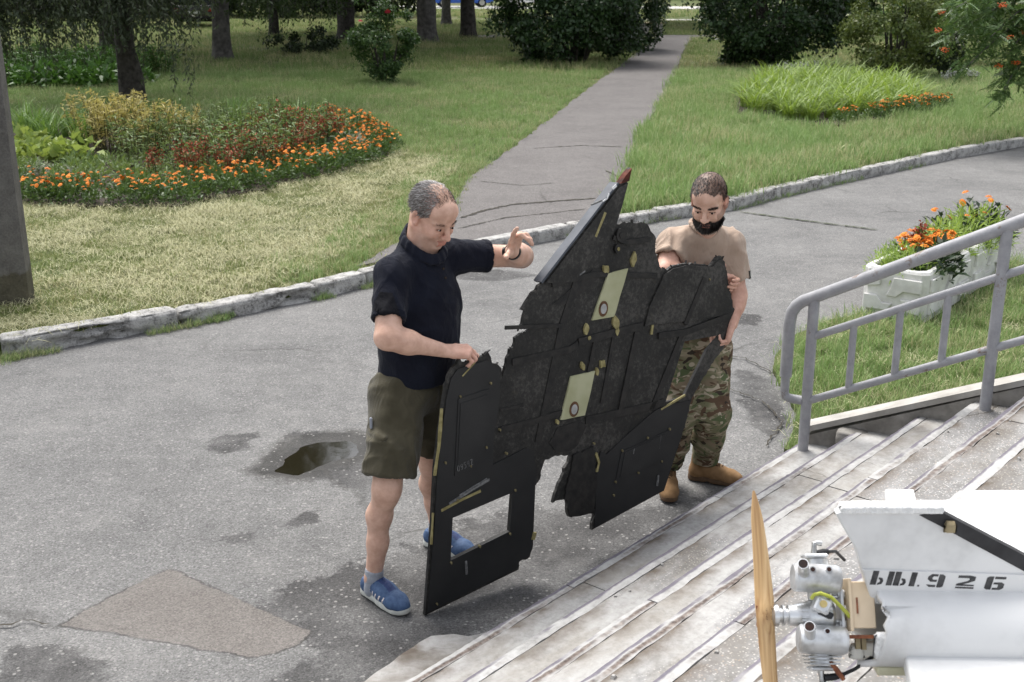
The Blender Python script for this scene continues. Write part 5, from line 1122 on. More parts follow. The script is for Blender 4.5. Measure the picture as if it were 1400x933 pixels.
# cylinders with fins beyond both mufflers
for k, sg in enumerate((1,-1)):
    y0 = 752 if sg > 0 else 894; cy = etube('cylinder', [E_(1122 if sg>0 else 1121, 828-sg*20), E_(1122 if sg>0 else 1121, y0)], [.026,.026], M_ALU, eng, 18)
    for j in range(5):
        yy = (790-j*6.2) if sg > 0 else (873+j*4.6)
        m = MB(); m.box(E_(1121, yy), (.078 if j < 3 else .07,.0035,.066), AX3, bev=.0012); m.build('cooling_fin', M_ALU, cy)
    hy = 748 if sg > 0 else 898
    m = MB(); m.box(E_(1119, hy), (.056,.010,.05), AX3, bev=.004); m.build('cylinder_head', M_SATIN, cy)
    pl_ = etube('spark_plug', [E_(1119,hy), E_(1119,hy-sg*7), E_(1119.5,hy-sg*14)], [.009,.007,.006], M_ALU, cy, 10)
    cap = etube('plug_cap', [E_(1119.5,hy-sg*12), E_(1119.5,hy-sg*17), E_(1124,hy-sg*18), E_(1130,hy-sg*17)] if sg > 0 else [E_(1119.5,hy+12), E_(1119.5,hy+18), E_(1124,hy+19)], .0065, M_ALU, cy, 10)
    if sg < 0: etube('cap_boot', [E_(1123,910), E_(1136,909), E_(1150,906)], [.0085,.0085,.006], M_BLACK, cy, 10); etube('ignition_lead', [E_(1148,906), E_(1165,899), E_(1182,888), E_(1200,876)], .0042, M_BLACK, cy, 8); etube('rusty_clip', [E_(1129,888,.02), E_(1137,900,.026), E_(1146,912,.02)], [.004,.0065,.005], M_BOLT, cy, 8)
    else: etube('plug_collar', [E_(1119,752), E_(1119,757)], [.0155,.0155], M_BOLT, cy, 12); etube('cap_boot', [E_(1123,745), E_(1132,743), E_(1139,742)], [.0085,.0085,.0065], M_BLACK, cy, 10); etube('ignition_lead', [E_(1138,742), E_(1152,741,-.02), E_(1170,752,-.06)], .004, M_BLACK, cy, 8)
# carburettor, fuel tube, mounts, plywood firewall
m = MB(); rot = [unit(EX*.9-EU*.42), unit(EU*.9+EX*.42), EV]; m.box(E_(1117,815,.05), (.036,.034,.04), rot, bev=.004); carb = m.build('carburettor', M_SATIN, eng)
for dx, dy in ((-.012,.010),(.012,-.010)): etube('screw', [E_(1117,815,.07)+rot[0]*dx+rot[1]*dy, E_(1117,815,.0735)+rot[0]*dx+rot[1]*dy], .0028, M_ALU, carb, 8)
etube('brass_disc', [E_(1117,813,.07), E_(1117,813,.0735)], .0085, simple('brass', (.55,.42,.16), (.66,.52,.24), 30, .35, metal=.7), carb, 16)
m = MB(); m.box(E_(1123,826,.035), (.03,.014,.05), rot, bev=.002); m.build('reed_block', M_BLACK, carb)
etube('fuel_tube', [E_(1103,806,.06), E_(1106,801,.066), E_(1114,799,.068), E_(1128,804,.066), E_(1142,816,.055), E_(1150,824,.05), E_(1156,830,.04)], .0045, M_TUBE, eng, 10, 60)
for y in (797.5, 803, 836, 842): etube('standoff', [E_(1138,y,.012), E_(1162,y,.012)], .0055, M_ALU, eng, 12)
for y, x in ((799,1148),(839,1148),(820,1150)): etube('bolt_collar', [E_(x-3,y,.015), E_(x+5,y,.015)], .010, M_SATIN, eng, 12)
m = MB(); m.box(E_(1149,820,.005), (.006,.09,.05), AX3); m.build('engine_plate', M_SATIN, eng)
fw = empty('firewall'); fw.parent = drone
m = MB(); m.box(E_(1174,814,.0), (.056,.105,.09), AX3, bev=.002); m.build('plywood_box', M_PLY, fw)
m = MB(); m.box(E_(1157.5,814,.0), (.007,.118,.098), AX3, bev=.001); m.build('plywood_plate', M_PLY, fw)
m = MB(); m.box(E_(1172,856,.035), (.062,.008,.012), AX3); m.build('batten', M_BOLT, fw)
for x, h in ((1166,.030),(1174,.034)): m = MB(); m.box(E_(x,864,.03), (.010,h*.9,.012), AX3); m.build('bracket', M_WOOD, fw)
m = MB(); m.box(E_(1166,815,.047), (.0035,.036,.002), AX3); m.build('staple', M_BOLT, fw)
for k, (x, y, s_) in enumerate(((1183,868,.03),(1168,872,.022),(1194,860,.026))):
    V, F = rough_block(s_*1.6, s_, s_*.7, .008, 80+k, .006, zb=-.01); o = ob('glue_blob', np.array(V)-np.array((s_*.8,s_/2,s_*.3)), F, M_GLUE, fw, smooth=True); o.location = tuple(E_(x,y,.01))
# fuselage: a foam tube with a chewed front rim
m = MB(); fx = [1186,1190,1200,1240,1320,1420,1520]; nn = 40; V = []
for i, x in enumerate(fx):
    for k in range(nn):
        a = 6.283*k/nn; rr = .0795+.004*(x-1186)/300; jag = (fbm(np.array([math.cos(a)*2.2,math.sin(a)*2.2,3.]),3)-.5)*.09 if i < 2 else 0
        if i < 2 and .9 > math.cos(a-2.6) > -.2 and math.sin(a) < .2: jag += .012
        q = E_(x, 841+.03*(x-1190)*.7, 0)+EX*jag+EU*rr*math.sin(a)+EV*rr*math.cos(a); V.append(q)
F = [(i*nn+k, i*nn+(k+1)%nn, (i+1)*nn+(k+1)%nn, (i+1)*nn+k) for i in range(len(fx)-1) for k in range(nn)]
m.add(V, F); fus = m.build('fuselage', M_FOAM, drone); autosmooth(fus, 60); s_ = fus.modifiers.new('s','SOLIDIFY'); s_.thickness = .014; s_.offset = -1
V, F = rough_block(.05, .02, .05, .012, 91, .006, zb=-.01); o = ob('broken_rim', np.array(V)-np.array((.02,.015,.02)), F, M_FOAMR, fus, smooth=True); o.location = tuple(E_(1194,865,.055))
# fin, its torn foam top edge and the dark spar on the sloping edge (fin stands upright in the world)
def fp(x, z): return (x-.583, z-DZ)
fin_ = [fp(.726,1.388),fp(.742,1.396),fp(.946,1.398),fp(1.167,1.274),fp(1.35,1.17),fp(1.35,1.14),fp(.822,1.185),fp(.800,1.235),fp(.778,1.30),fp(.74,1.362)]
m = MB(); m.prism(fin_, (0,0,0), (1,0,0), (0,0,1), (0,-1,0), -.014, .014); fin = m.build('fin', M_FOAM, drone); b = fin.modifiers.new('b','BEVEL'); b.width = .004; b.segments = 2
M = Mt('fin_fillet'); m = MB(); m.prism([fp(.795,1.252),fp(1.35,1.232),fp(1.35,1.13),fp(.825,1.165)], (0,-.0,0), (1,0,0), (0,0,1), (0,-1,0), -.018, .019); o = m.build('fillet', M_FOAM, fin); b = o.modifiers.new('b','BEVEL'); b.width = .004; b.segments = 2
V, F = rough_block(.235, .034, .010, .004, 95, .006, zb=-.006); o = ob('torn_foam_edge', np.array(V), F, M_FOAMR, fin, smooth=True); o.location = (.735-.583, -.017, 1.396-DZ)
a, b_ = np.array((.945,1.386)), np.array((1.36,1.156)); t_ = unit(b_-a); nrm2 = np.array((-t_[1], t_[0]))
sp_ = [a-nrm2*.016-t_*.028, a+nrm2*.016, b_+nrm2*.016, b_-nrm2*.016]
m = MB(); m.prism(ragged([fp(*q) for q in sp_],.02,.003,7), (0,0,0), (1,0,0), (0,0,1), (0,-1,0), -.011, .0155); m.build('carbon_spar', M_BLACK, fin)
V, F = rough_block(.026, .02, .02, .008, 97, .004, zb=-.004); o = ob('tape_lump', np.array(V)-np.array((.015,.01,.01)), F, M_WOOD, fin, smooth=True); o.location = (.985-.583, -.017, 1.362-DZ)
# stencilled code on the fin fillet
GL = {'y':[[(0,1),(.26,1),(.26,0),(0,0)],[(.32,.55),(.48,.5),(.55,.3),(.5,.08),(.32,0),(.32,.14),(.4,.2),(.4,.36),(.32,.42)],[(.70,1),(.95,1),(.95,0),(.70,0)]],
 '.':[[(.05,0),(.13,0),(.13,.12),(.05,.12)]],
 '9':[[(.05,.8),(.2,1),(.5,1),(.5,.84),(.3,.84),(.25,.72),(.3,.58),(.5,.58),(.5,.42),(.2,.42),(.05,.6)],[(.56,1),(.72,1),(.86,.86),(.86,.1),(.76,0),(.56,0)],[(.05,.2),(.2,.02),(.5,.02),(.5,.18),(.3,.18)]],
 '2':[[(.05,.98),(.6,1),(.88,.92),(.88,.62),(.6,.44),(.35,.32),(.9,.3),(.9,.2),(.05,.2),(.05,.34),(.55,.58),(.62,.7),(.58,.8),(.05,.8)],[(.05,.12),(.92,.12),(.92,0),(.05,0)]],
 '6':[[(.0,.9),(.12,1),(.32,1),(.32,0),(.12,0),(.0,.1)],[(.38,1),(.9,1),(.9,.82),(.38,.82)],[(.38,.55),(.75,.58),(.9,.46),(.9,.15),(.75,0),(.38,0),(.38,.14),(.62,.16),(.62,.4),(.38,.42)]]}
def put(chs, x0, w_, z0, h, slope):
    x = x0
    for ch, adv in chs:
        for g in GL[ch]:
            m = MB(); m.prism([fp(x+a*w_*1.0+.006*c, z0+(x+a*w_-x0)*slope+c*h) for a, c in g], (0,0,0), (1,0,0), (0,0,1), (0,-1,0), .0185, .0197); m.build('stencil_mark', M_INK, fin)
        x += adv
put([('y',.052),('y',.054),('.',.015)], .815, .052, 1.2145, .035, -.045)
put([('9',.068),('2',.068),('6',.06)], .940, .048, 1.2085, .033, -.045)
# wings: the far one beyond the fin, the near one below the frame
m = MB(); m.prism([(1.045,3.07),(1.126,3.07),(1.11,3.0),(1.236,3.0),(1.26,3.06),(1.60,3.06),(1.60,2.45),(.90,2.45)], (-.583,-DY,0), (1,0,0), (0,1,0), (0,0,1), .01, .04); o = m.build('far_wing', M_FOAM, drone); b = o.modifiers.new('b','BEVEL'); b.width = .006; b.segments = 2
m = MB(); m.prism([(.905,2.46),(1.60,2.46),(1.60,1.9),(.80,1.9)], (-.583,-DY,0), (1,0,0), (0,1,0), (0,0,1), -.085, -.045); o = m.build('near_wing', M_FOAM, drone); b = o.modifiers.new('b','BEVEL'); b.width = .006; b.segments = 2
m = MB(); m.box((.30,-.02,-.10), (.10,.12,.02), bev=.003); m.build('tail_tray', simple('yellowed_plastic', (.55,.53,.36), (.66,.64,.47), 20, .5), drone)
m = MB(); m.box((.62,-.1,-.15), (.5,.3,.13), bev=.01); m.build('foam_cradle', M_FOAMR, drone)

# ------------------------------------------------------------------ people: smooth bodies meshed from blended distance fields
class SDF:
    def __init__(s, lo, hi, h):
        s.lo = np.array(lo, float); s.h = h; s.n = np.ceil((np.array(hi)-s.lo)/h).astype(int)+1; s.f = np.full(s.n, .5, np.float32)
    def _win(s, lo, hi):
        a = np.clip(np.floor((np.array(lo)-s.lo)/s.h).astype(int), 0, s.n-1); b = np.clip(np.ceil((np.array(hi)-s.lo)/s.h).astype(int)+1, 1, s.n)
        sl = tuple(slice(i, max(j, i+1)) for i, j in zip(a, b)); ax = [(s.lo[k]+s.h*np.arange(sl[k].start, sl[k].stop)).astype(np.float32) for k in range(3)]
        return sl, np.stack(np.meshgrid(*ax, indexing='ij'), -1)
    def _bl(s, sl, d, k, sub):
        a = s.f[sl]
        if sub: h = np.maximum(k-np.abs(a+d), 0)/k; s.f[sl] = np.maximum(a, -d)+h*h*k/4
        else: h = np.maximum(k-np.abs(a-d), 0)/k; s.f[sl] = np.minimum(a, d)-h*h*k/4
    def cap(s, a, b, ra, rb=None, k=.02, flat=None, fs=1., cut=(), sub=False):
        rb = ra if rb is None else rb; a, b = np.array(a, float), np.array(b, float); m = max(ra, rb)+k+3*s.h
        sl, P = s._win(np.minimum(a,b)-m, np.maximum(a,b)+m); q = P-a.astype(np.float32); ba = b-a
        if flat is not None:
            fl = unit(flat).astype(np.float32); q = q+fl*((fs-1)*(q@fl))[...,None]; ba = ba+unit(flat)*((fs-1)*(ba@unit(flat)))
        ba = ba.astype(np.float32); t = np.clip((q@ba)/max(ba@ba, 1e-9), 0, 1); d = np.linalg.norm(q-t[...,None]*ba, axis=-1)-(ra+(rb-ra)*t)
        for p, n in cut: d = np.maximum(d, (P-np.array(p, np.float32))@unit(n).astype(np.float32))
        s._bl(sl, d, k, sub); return s
    def ell(s, c, r, A=None, k=.02, sub=False):
        c = np.array(c, float); r = np.array(r, float); A = np.eye(3) if A is None else np.array(A); m = r.max()+k+3*s.h
        sl, P = s._win(c-m, c+m); q = (P-c.astype(np.float32))@A.T.astype(np.float32); r = r.astype(np.float32)
        k0 = np.linalg.norm(q/r, axis=-1); k1 = np.linalg.norm(q/(r*r), axis=-1)+1e-6; s._bl(sl, k0*(k0-1)/k1, k, sub); return s
    def keep(s, p, n):
        """cut away everything on the side n points to"""
        sl, P = s._win(s.lo, s.lo+s.h*s.n); s.f = np.maximum(s.f, ((P-np.array(p, np.float32))@unit(n).astype(np.float32))); return s
    def mesh(s):
        f = s.f; neg = f < 0; nx, ny, nz = f.shape; cn = np.zeros((nx-1,ny-1,nz-1), np.int8)
        for i in (0,1):
            for j in (0,1):
                for k in (0,1): cn += neg[i:nx-1+i, j:ny-1+j, k:nz-1+k]
        act = np.argwhere((cn > 0)&(cn < 8)); idx = np.full(cn.shape, -1, np.int32); idx[tuple(act.T)] = np.arange(len(act))
        acc = np.zeros((len(act),3)); cnt = np.zeros(len(act)); cs = [(i,j,k) for i in (0,1) for j in (0,1) for k in (0,1)]
        for a in cs:
            for ax in range(3):
                if a[ax]: continue
                b = list(a); b[ax] = 1; A_ = act+np.array(a); B_ = act+np.array(b); fa = f[tuple(A_.T)]; fb = f[tuple(B_.T)]; mk = (fa < 0) != (fb < 0)
                t = fa/(fa-fb+1e-12); p = np.array(a, float)+0*acc; p[:,ax] = t; acc[mk] += p[mk]; cnt[mk] += 1
        V = s.lo+s.h*(act+acc/cnt[:,None]); Q = []
        for ax in range(3):
            b1, b2 = (ax+1) % 3, (ax+2) % 3; sl0 = [slice(None)]*3; sl1 = [slice(None)]*3; sl0[ax] = slice(0,-1); sl1[ax] = slice(1,None)
            n0, n1 = neg[tuple(sl0)], neg[tuple(sl1)]; E = np.argwhere(n0 != n1); E = E[(E[:,b1] > 0)&(E[:,b2] > 0)&(E[:,b1] < f.shape[b1]-1)&(E[:,b2] < f.shape[b2]-1)]
            ins = n0[tuple(E.T)]; o1 = np.zeros(3,int); o1[b1] = 1; o2 = np.zeros(3,int); o2[b2] = 1
            q = np.stack([idx[tuple((E-o1-o2).T)], idx[tuple((E-o2).T)], idx[tuple(E.T)], idx[tuple((E-o1).T)]], 1)
            q[~ins] = q[~ins][:,::-1]; Q.append(q)
        return V, np.concatenate(Q)
def vnormals(V, F):
    n = np.cross(V[F[:,2]]-V[F[:,0]], V[F[:,3]]-V[F[:,1]]); N_ = np.zeros_like(V)
    for k in range(4): np.add.at(N_, F[:,k], n)
    return unit(N_)
def relax(V, F, it=2, lam=.5):
    for _ in range(it):
        S = np.zeros_like(V); c = np.zeros(len(V))
        for k in range(4): np.add.at(S, F[:,k], V[F[:,(k+1)%4]]+V[F[:,(k-1)%4]]); np.add.at(c, F[:,k], 2)
        V = V+lam*(S/c[:,None]-V)
    return V
def join(parts):
    Vs, Fs, Cs, o = [], [], [], 0
    for V, F, c in parts: Vs.append(V); Fs.append(F+o); Cs.append(c); o += len(V)
    return np.concatenate(Vs), np.concatenate(Fs), np.concatenate(Cs)
def folds(V, F, amp, dirv, freq, seed, sharp=1.5):
    """creases: ridged noise stretched along a direction"""
    N_ = vnormals(V, F); d = unit(dirv); along_ = V@d; q = V*freq-np.outer(along_, d)*freq*.78+seed
    q = q+(fbm(V*6+seed,2)[:,None]-.5)*1.6
    g = 1-np.abs(2*fbm(q,2)-1); return V+N_*(amp*(g**sharp-.55))[:,None]

M = Mt('skin'); p_ = M.obj(); n_ = M.noise(28, p_, 4, .6); n2_ = M.noise(260, p_, 2)
c_ = M.mix(1, M.ramp(n_, (.35, (.54,.325,.24)), (.65, (.66,.425,.325))), M.attr('tint','Color'), 'MULTIPLY')
M_SKINH = M.out(c_, .52, bump=n2_, bs=.12, bd=.001, spec=.35); M.b.inputs['Subsurface Weight'].default_value = .06; M.b.inputs['Subsurface Radius'].default_value = (.02,.008,.004)
def cloth(name, a, b, rough=.9, sheen=.15, weave=900):
    M = Mt(name); n = M.noise(7, None, 4, .6); w_ = M.noise(weave, None, 2); fo = M.n('TexNoise', M.map(M.obj(), (1.,1.,.45), (.3,.25,.5)), Scale=17., Detail=3., Roughness=.5, Distortion=.9).outputs['Fac']; hh = M.math('ADD', M.math('MULTIPLY', w_, .06), M.math('ABSOLUTE', M.math('SUBTRACT', fo, .5))); return M.out(M.ramp(n, (.35, a), (.65, b)), rough, bump=hh, bs=.55, bd=.02, spec=.15, sheen=sheen)
M_NAVY = cloth('navy_polo_cloth', (.0055,.0065,.013), (.010,.012,.021), sheen=.05); M_KHAKI = cloth('olive_shorts_cloth', (.055,.048,.030), (.082,.073,.048)); M_TAN = cloth('tan_shirt_cloth', (.37,.275,.21), (.46,.35,.275))
M_SOCK = cloth('grey_sock', (.25,.27,.31), (.33,.35,.39)); M_EYEW = simple('eye_white', (.6,.58,.56), None, 5, .2, bs=0); M_IRIS = simple('iris', (.02,.015,.012), None, 5, .15, bs=0)
M = Mt('camouflage'); p_ = M.map(M.obj(), (1,1,1.9)); W1 = M.n('TexNoise', p_, Scale=6.5, Detail=2., Distortion=.8).outputs['Fac']; W2 = M.n('TexNoise', M.map(p_, loc=(3,7,1)), Scale=9., Detail=2., Distortion=1.).outputs['Fac']; W3 = M.n('TexNoise', M.map(p_, loc=(9,2,5)), Scale=14., Detail=1.5, Distortion=1.2).outputs['Fac']
c_ = M.ramp(W1, (.40, (.21,.165,.11)), (.46, (.15,.155,.085)), (.54, (.31,.26,.18)), (.6, (.18,.175,.10))); [setattr(x.color_ramp, 'interpolation', 'LINEAR') for x in M.t.nodes if x.type == 'VALTORGB']
c_ = M.mix(M.ramp(W2, (.575, 0.), (.595, 1.)), c_, (.11,.07,.045)); c_ = M.mix(M.ramp(W2, (.40, 1.), (.42, 0.)), c_, (.10,.125,.06)); c_ = M.mix(M.ramp(W3, (.61, 0.), (.63, 1.)), c_, (.42,.36,.27)); c_ = M.mix(M.ramp(W3, (.355, 1.), (.37, 0.)), c_, (.05,.04,.03))
M_CAMO = M.out(c_, .9, bump=M.noise(700), bs=.12, bd=.001, spec=.15)
M_BLUE = Mt('blue_shoe_mesh'); c_ = M_BLUE.mix(1, M_BLUE.ramp(M_BLUE.noise(60), (.35, (.038,.072,.15)), (.65, (.062,.108,.205))), M_BLUE.attr('tint','Color'), 'MULTIPLY'); M_BLUE = M_BLUE.out(c_, .7, bump=M_BLUE.noise(500), bs=.3, bd=.001)
M_SOLE = simple('shoe_sole', (.42,.43,.40), (.55,.56,.52), 30, .7); M_SOLEB = simple('boot_sole', (.085,.05,.028), (.13,.08,.045), 30, .7); M_BOOT = simple('tan_suede', (.20,.115,.052), (.28,.17,.085), 25, .9, bscale=200, bs=.3, bd=.002); M_LACE = simple('shoe_lace', (.02,.04,.12), (.04,.07,.18), 60); M_LACEB = simple('boot_lace', (.09,.055,.028), (.14,.085,.045), 60)
M_HAIRG = Mt('grey_hair'); M_HAIRG = M_HAIRG.out(M_HAIRG.ramp(M_HAIRG.island(), (.05, (.11,.097,.087)), (.55, (.24,.22,.205)), (.97, (.50,.485,.475))), .45, spec=.4)
M_HAIRD = Mt('dark_hair'); M_HAIRD = M_HAIRD.out(M_HAIRD.ramp(M_HAIRD.island(), (.1, (.008,.007,.007)), (.95, (.035,.028,.024))), .5, spec=.35)
M_HAIRB = simple('brown_hair', (.05,.035,.027), (.10,.075,.06), 60)
M_BEARD = simple('dark_beard', (.008,.007,.006), (.03,.022,.018), 160, .7, bs=.8, bd=.004); M_STRAP = simple('watch_strap', (.008,.008,.009), None, 9, .5)

def frame(fwd, up=(0,0,1)):
    f = unit(fwd); s = unit(np.cross(up, f)); u = np.cross(f, s); return np.array([f, s, u])      # rows: forward, left, up
def head_sdf(S, o, A, k=1., beard=False):
    W = lambda f, s, u: o+(np.array([f,s,u])*k)@A
    r = lambda *v: np.array(v)*k
    S.ell(W(-.012,0,.036), r(.099,.077,.084), A, .02)
    S.ell(W(.030,0,-.042), r(.060,.0605,.076), A, .03*k)
    S.ell(W(.062,0,.052), r(.034,.052,.036), A, .03*k)
    for sg in (-1,1):
        S.cap(W(-.012,.056*sg,-.055), W(.050,.030*sg,-.100), .017*k, .015*k, .03*k)
        S.ell(W(.060,.042*sg,-.036), r(.026,.022,.022), A, .025*k)
        S.cap(W(.084,.010*sg,.016), W(.070,.046*sg,.014), .0105*k, .009*k, .014*k)
    S.ell(W(.073,0,-.101), r(.020,.024,.017), A, .02*k)
    for sg in (-1,1): S.ell(W(.1005,.034*sg,-.003), r(.019,.018,.0115), A, .012*k, sub=True)
    for sg in (-1,1): S.ell(W(.077,.032*sg,-.004), r(.0145,.016,.0135), A, .006*k); S.cap(W(.090,.020*sg,.0035), W(.083,.045*sg,.001), .0035*k, .003*k, .005*k)
    S.cap(W(.092,0,.004), W(.116,0,-.036), .008*k, .012*k, .016*k)
    for sg in (-1,1): S.ell(W(.103,.0125*sg,-.041), r(.011,.0085,.009), A, .008*k)
    S.cap(W(.094,-.017,-.071), W(.094,.017,-.071), .0062*k, None, .01*k); S.cap(W(.092,-.015,-.081), W(.092,.015,-.081), .0072*k, None, .01*k)
    S.cap(W(.101,-.020,-.0762), W(.101,.020,-.0762), .0022*k, None, .003*k, sub=True)
    for sg in (-1,1):
        Ae = frame(A[0]*.35+A[1]*sg*.9, A[2]+A[0]*-.2); c = W(-.010,.078*sg,-.012)
        S.ell(c, r(.008,.018,.033), Ae, .006*k); S.ell(c+Ae[0]*.007*k, r(.006,.010,.019), Ae, .005*k, sub=True); S.ell(W(-.004,.075*sg,-.034), r(.008,.008,.010), A, .006*k)
    return W
def to_head(V, o, A, k): return ((V-o)@A.T)/k
def hand_sdf(S, wr, d, n, side, curl, thumb=(.9,.5,.1), k=1., spread=.012, t0=(.72,.68,.18)):
    """wr wrist, d to the knuckles, n back of the hand, side +1: thumb at n x d; curl: three bend angles per finger"""
    d = unit(d); n = unit(np.array(n)-d*np.dot(n, d)); l = np.cross(n, d)*side; W = lambda a, b, c: wr+(d*a+l*b+n*c)*k
    kn = [(.090,.030,0),(.096,.010,.003),(.091,-.010,.002),(.081,-.028,-.002)]; ln = [(.044,.026,.021),(.048,.030,.022),(.044,.028,.021),(.035,.021,.019)]; rd = [.0092,.0095,.0090,.0080]
    for i, q in enumerate(kn):
        S.cap(W(.012,.018-.011*i,0), W(*q), .0135*k, .0112*k, .014*k, flat=n, fs=1.12)
        p = W(*q); a = 0; lat = (1.5-i)*spread; 
        cv = curl[i] if isinstance(curl[0], (tuple, list)) else curl
        for j in range(3):
            a += R(cv[j]); dr = unit(d*math.cos(a)-n*math.sin(a)+l*lat*math.cos(a)*3); e = p+dr*ln[i][j]*k
            S.cap(p, e, rd[i]*k*(1-.08*j), rd[i]*k*(.93-.08*j), .006*k); p = e
    S.cap(W(.02,.016,-.006), W(.062,.026,-.008), .017*k, .014*k, .016*k); S.cap(W(.03,-.018,-.007), W(.07,-.022,-.006), .013*k, .011*k, .016*k)
    p = W(.022,.022,-.008); dirs = [unit(d*t0[0]+l*t0[1]-n*t0[2]), unit(d*thumb[0]+l*thumb[1]-n*thumb[2]), unit(d*(thumb[0]+.1)+l*thumb[1]*.5-n*(thumb[2]+.15))]
    for j, (L, r_) in enumerate(((.044,.0135),(.034,.0108),(.027,.0100))):
        e = p+dirs[j]*L*k; S.cap(p, e, r_*k, r_*k*.92, .010*k); p = e
def strands(name, V, N_, mask, n, L, wd, flow, mat, parent, seed, jit=.35):
    r = rng(seed); ids = np.flatnonzero(mask); i = r.choice(ids, n); b = V[i]+r.normal(0,.002,(n,3)); d = unit(N_[i]*.30+flow(b)*1.1+r.normal(0,jit,(n,3))*.6); s = unit(np.cross(d, N_[i]+r.normal(0,.3,(n,3)))); l = (L*(.6+.7*r.random(n)))[:,None]
    V_ = np.stack([b-s*wd, b+s*wd, b+d*l*.6+N_[i]*l*.08+s*wd*.8, b+d*l-N_[i]*l*.02], 1).reshape(-1,3); q = np.arange(n)*4; return ob(name, V_, np.stack([q,q+1,q+2,q+3],1), mat, parent)
def white(V): return np.ones((len(V),3), np.float32)
def shoe(parent, heel, dr, L, low, nm, mU, mS, mL, z0=.0, seed=1, wd=1.):
    """an upper with ankle opening, a sole of its own and laces; x runs heel to toe"""
    d = unit(np.array((dr[0],dr[1],0))); s = np.array((-d[1],d[0],0)); A = np.array([d,s,(0,0,1)]); o = np.array((heel[0],heel[1],z0)); W = lambda a,b,c: o+np.array((a*L,b*wd,c))@A
    lo, hi = np.minimum(W(-.3,-.1,-.02), W(1.3,.1,.3)), np.maximum(W(-.3,-.1,-.02), W(1.3,.1,.3)); lo = np.minimum(lo, np.minimum(W(1.2,-.1,-.02),W(-.2,.1,-.02))); hi = np.maximum(hi, np.maximum(W(1.2,-.1,.3),W(-.2,.1,.3)))
    S = SDF(lo-.04, hi+.04, .0035); top = .085 if low else .155
    S.cap(W(.13,0,.045), W(.16,0,top-.02), .036, .037, .02); S.cap(W(.13,0,.045), W(.5,.002,.05), .036, .040, .03, flat=(0,0,1), fs=1.02); S.cap(W(.5,.002,.048), W(.74,.004,.036), .043, .045, .03, flat=(0,0,1), fs=1.15); S.cap(W(.74,.004,.034), W(.86,.004,.030), .044, .036, .03, flat=(0,0,1), fs=1.25); S.cap(W(.25,0,.075), W(.55,0,.058), .034, .030, .03)
    S.keep(W(0,0,.018), (0,0,-1)); S.keep(W(.15,0,top), unit(np.array((.0,0,1))+d*(-.28 if low else .05)))
    S.cap(W(.17,0,top+.06), W(.17,0,top-.02), .029, None, .004, sub=True)
    V, F = S.mesh(); V = relax(V, F, 1, .4); q = (V-o)@A.T; q[:,0] /= L; c = white(V)
    if low:
        for k in range(5):
            x0 = .24+.085*k; on = (np.abs(q[:,0]-x0-(q[:,2]-.05)*1.6-.06) < .011)&(q[:,2] > .030)&(q[:,2] < .058)&(np.abs(q[:,1]) > .022); c[on] = (14,7,3.4)
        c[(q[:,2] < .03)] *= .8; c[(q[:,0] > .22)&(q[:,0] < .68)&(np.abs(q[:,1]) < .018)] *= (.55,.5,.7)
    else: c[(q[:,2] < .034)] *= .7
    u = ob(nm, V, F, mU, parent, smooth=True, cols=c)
    S = SDF(lo-.04, hi+.04, .0035); hh = .030 if low else .034
    S.cap(W(.11,0,.012), W(.5,.002,.012), .040, .041, .01); S.cap(W(.5,.002,.012), W(.86,.004,.012), .046, .038, .01); S.cap(W(.6,.003,.012), W(.78,.004,.012), .047, .046, .01)
    S.keep(W(0,0,hh), (0,0,1)); S.keep(W(0,0,.001), (0,0,-1)); 
    if not low: S.cap(W(.36,-.08,-.006), W(.36,.08,-.006), .014, None, .004, sub=True)
    V, F = S.mesh(); q = (V-o)@A.T; q[:,0] /= L; V[:,2] += np.clip(q[:,0]-.72,0,1)**2*.10+np.clip(q[:,2]-.01,0,1)*np.clip(.3-q[:,0],0,1)*.9; ob('sole', V, F, mS, u, smooth=True)
    m = MB()
    for k in range(5 if low else 6):
        x = .34+.065*k if low else .28+.06*k; z = (.1,.096,.092,.088,.080)[k]+.005 if low else (.127,.110,.106,.101,.095,.087)[k]+.005
        for sg in (-1,1): m.tube([W(x,-.020*sg,z-.006), W(x+.02,0,z+.004), W(x+.045,.020*sg,z-.011)], .0032, 6)
    m.build('lace', mL, u, smooth=True); return u
def grip(a, b): return np.array(a)*.5+np.array(b)*.5
lerp = lambda a, b, t: np.array(a)*(1-t)+np.array(b)*t

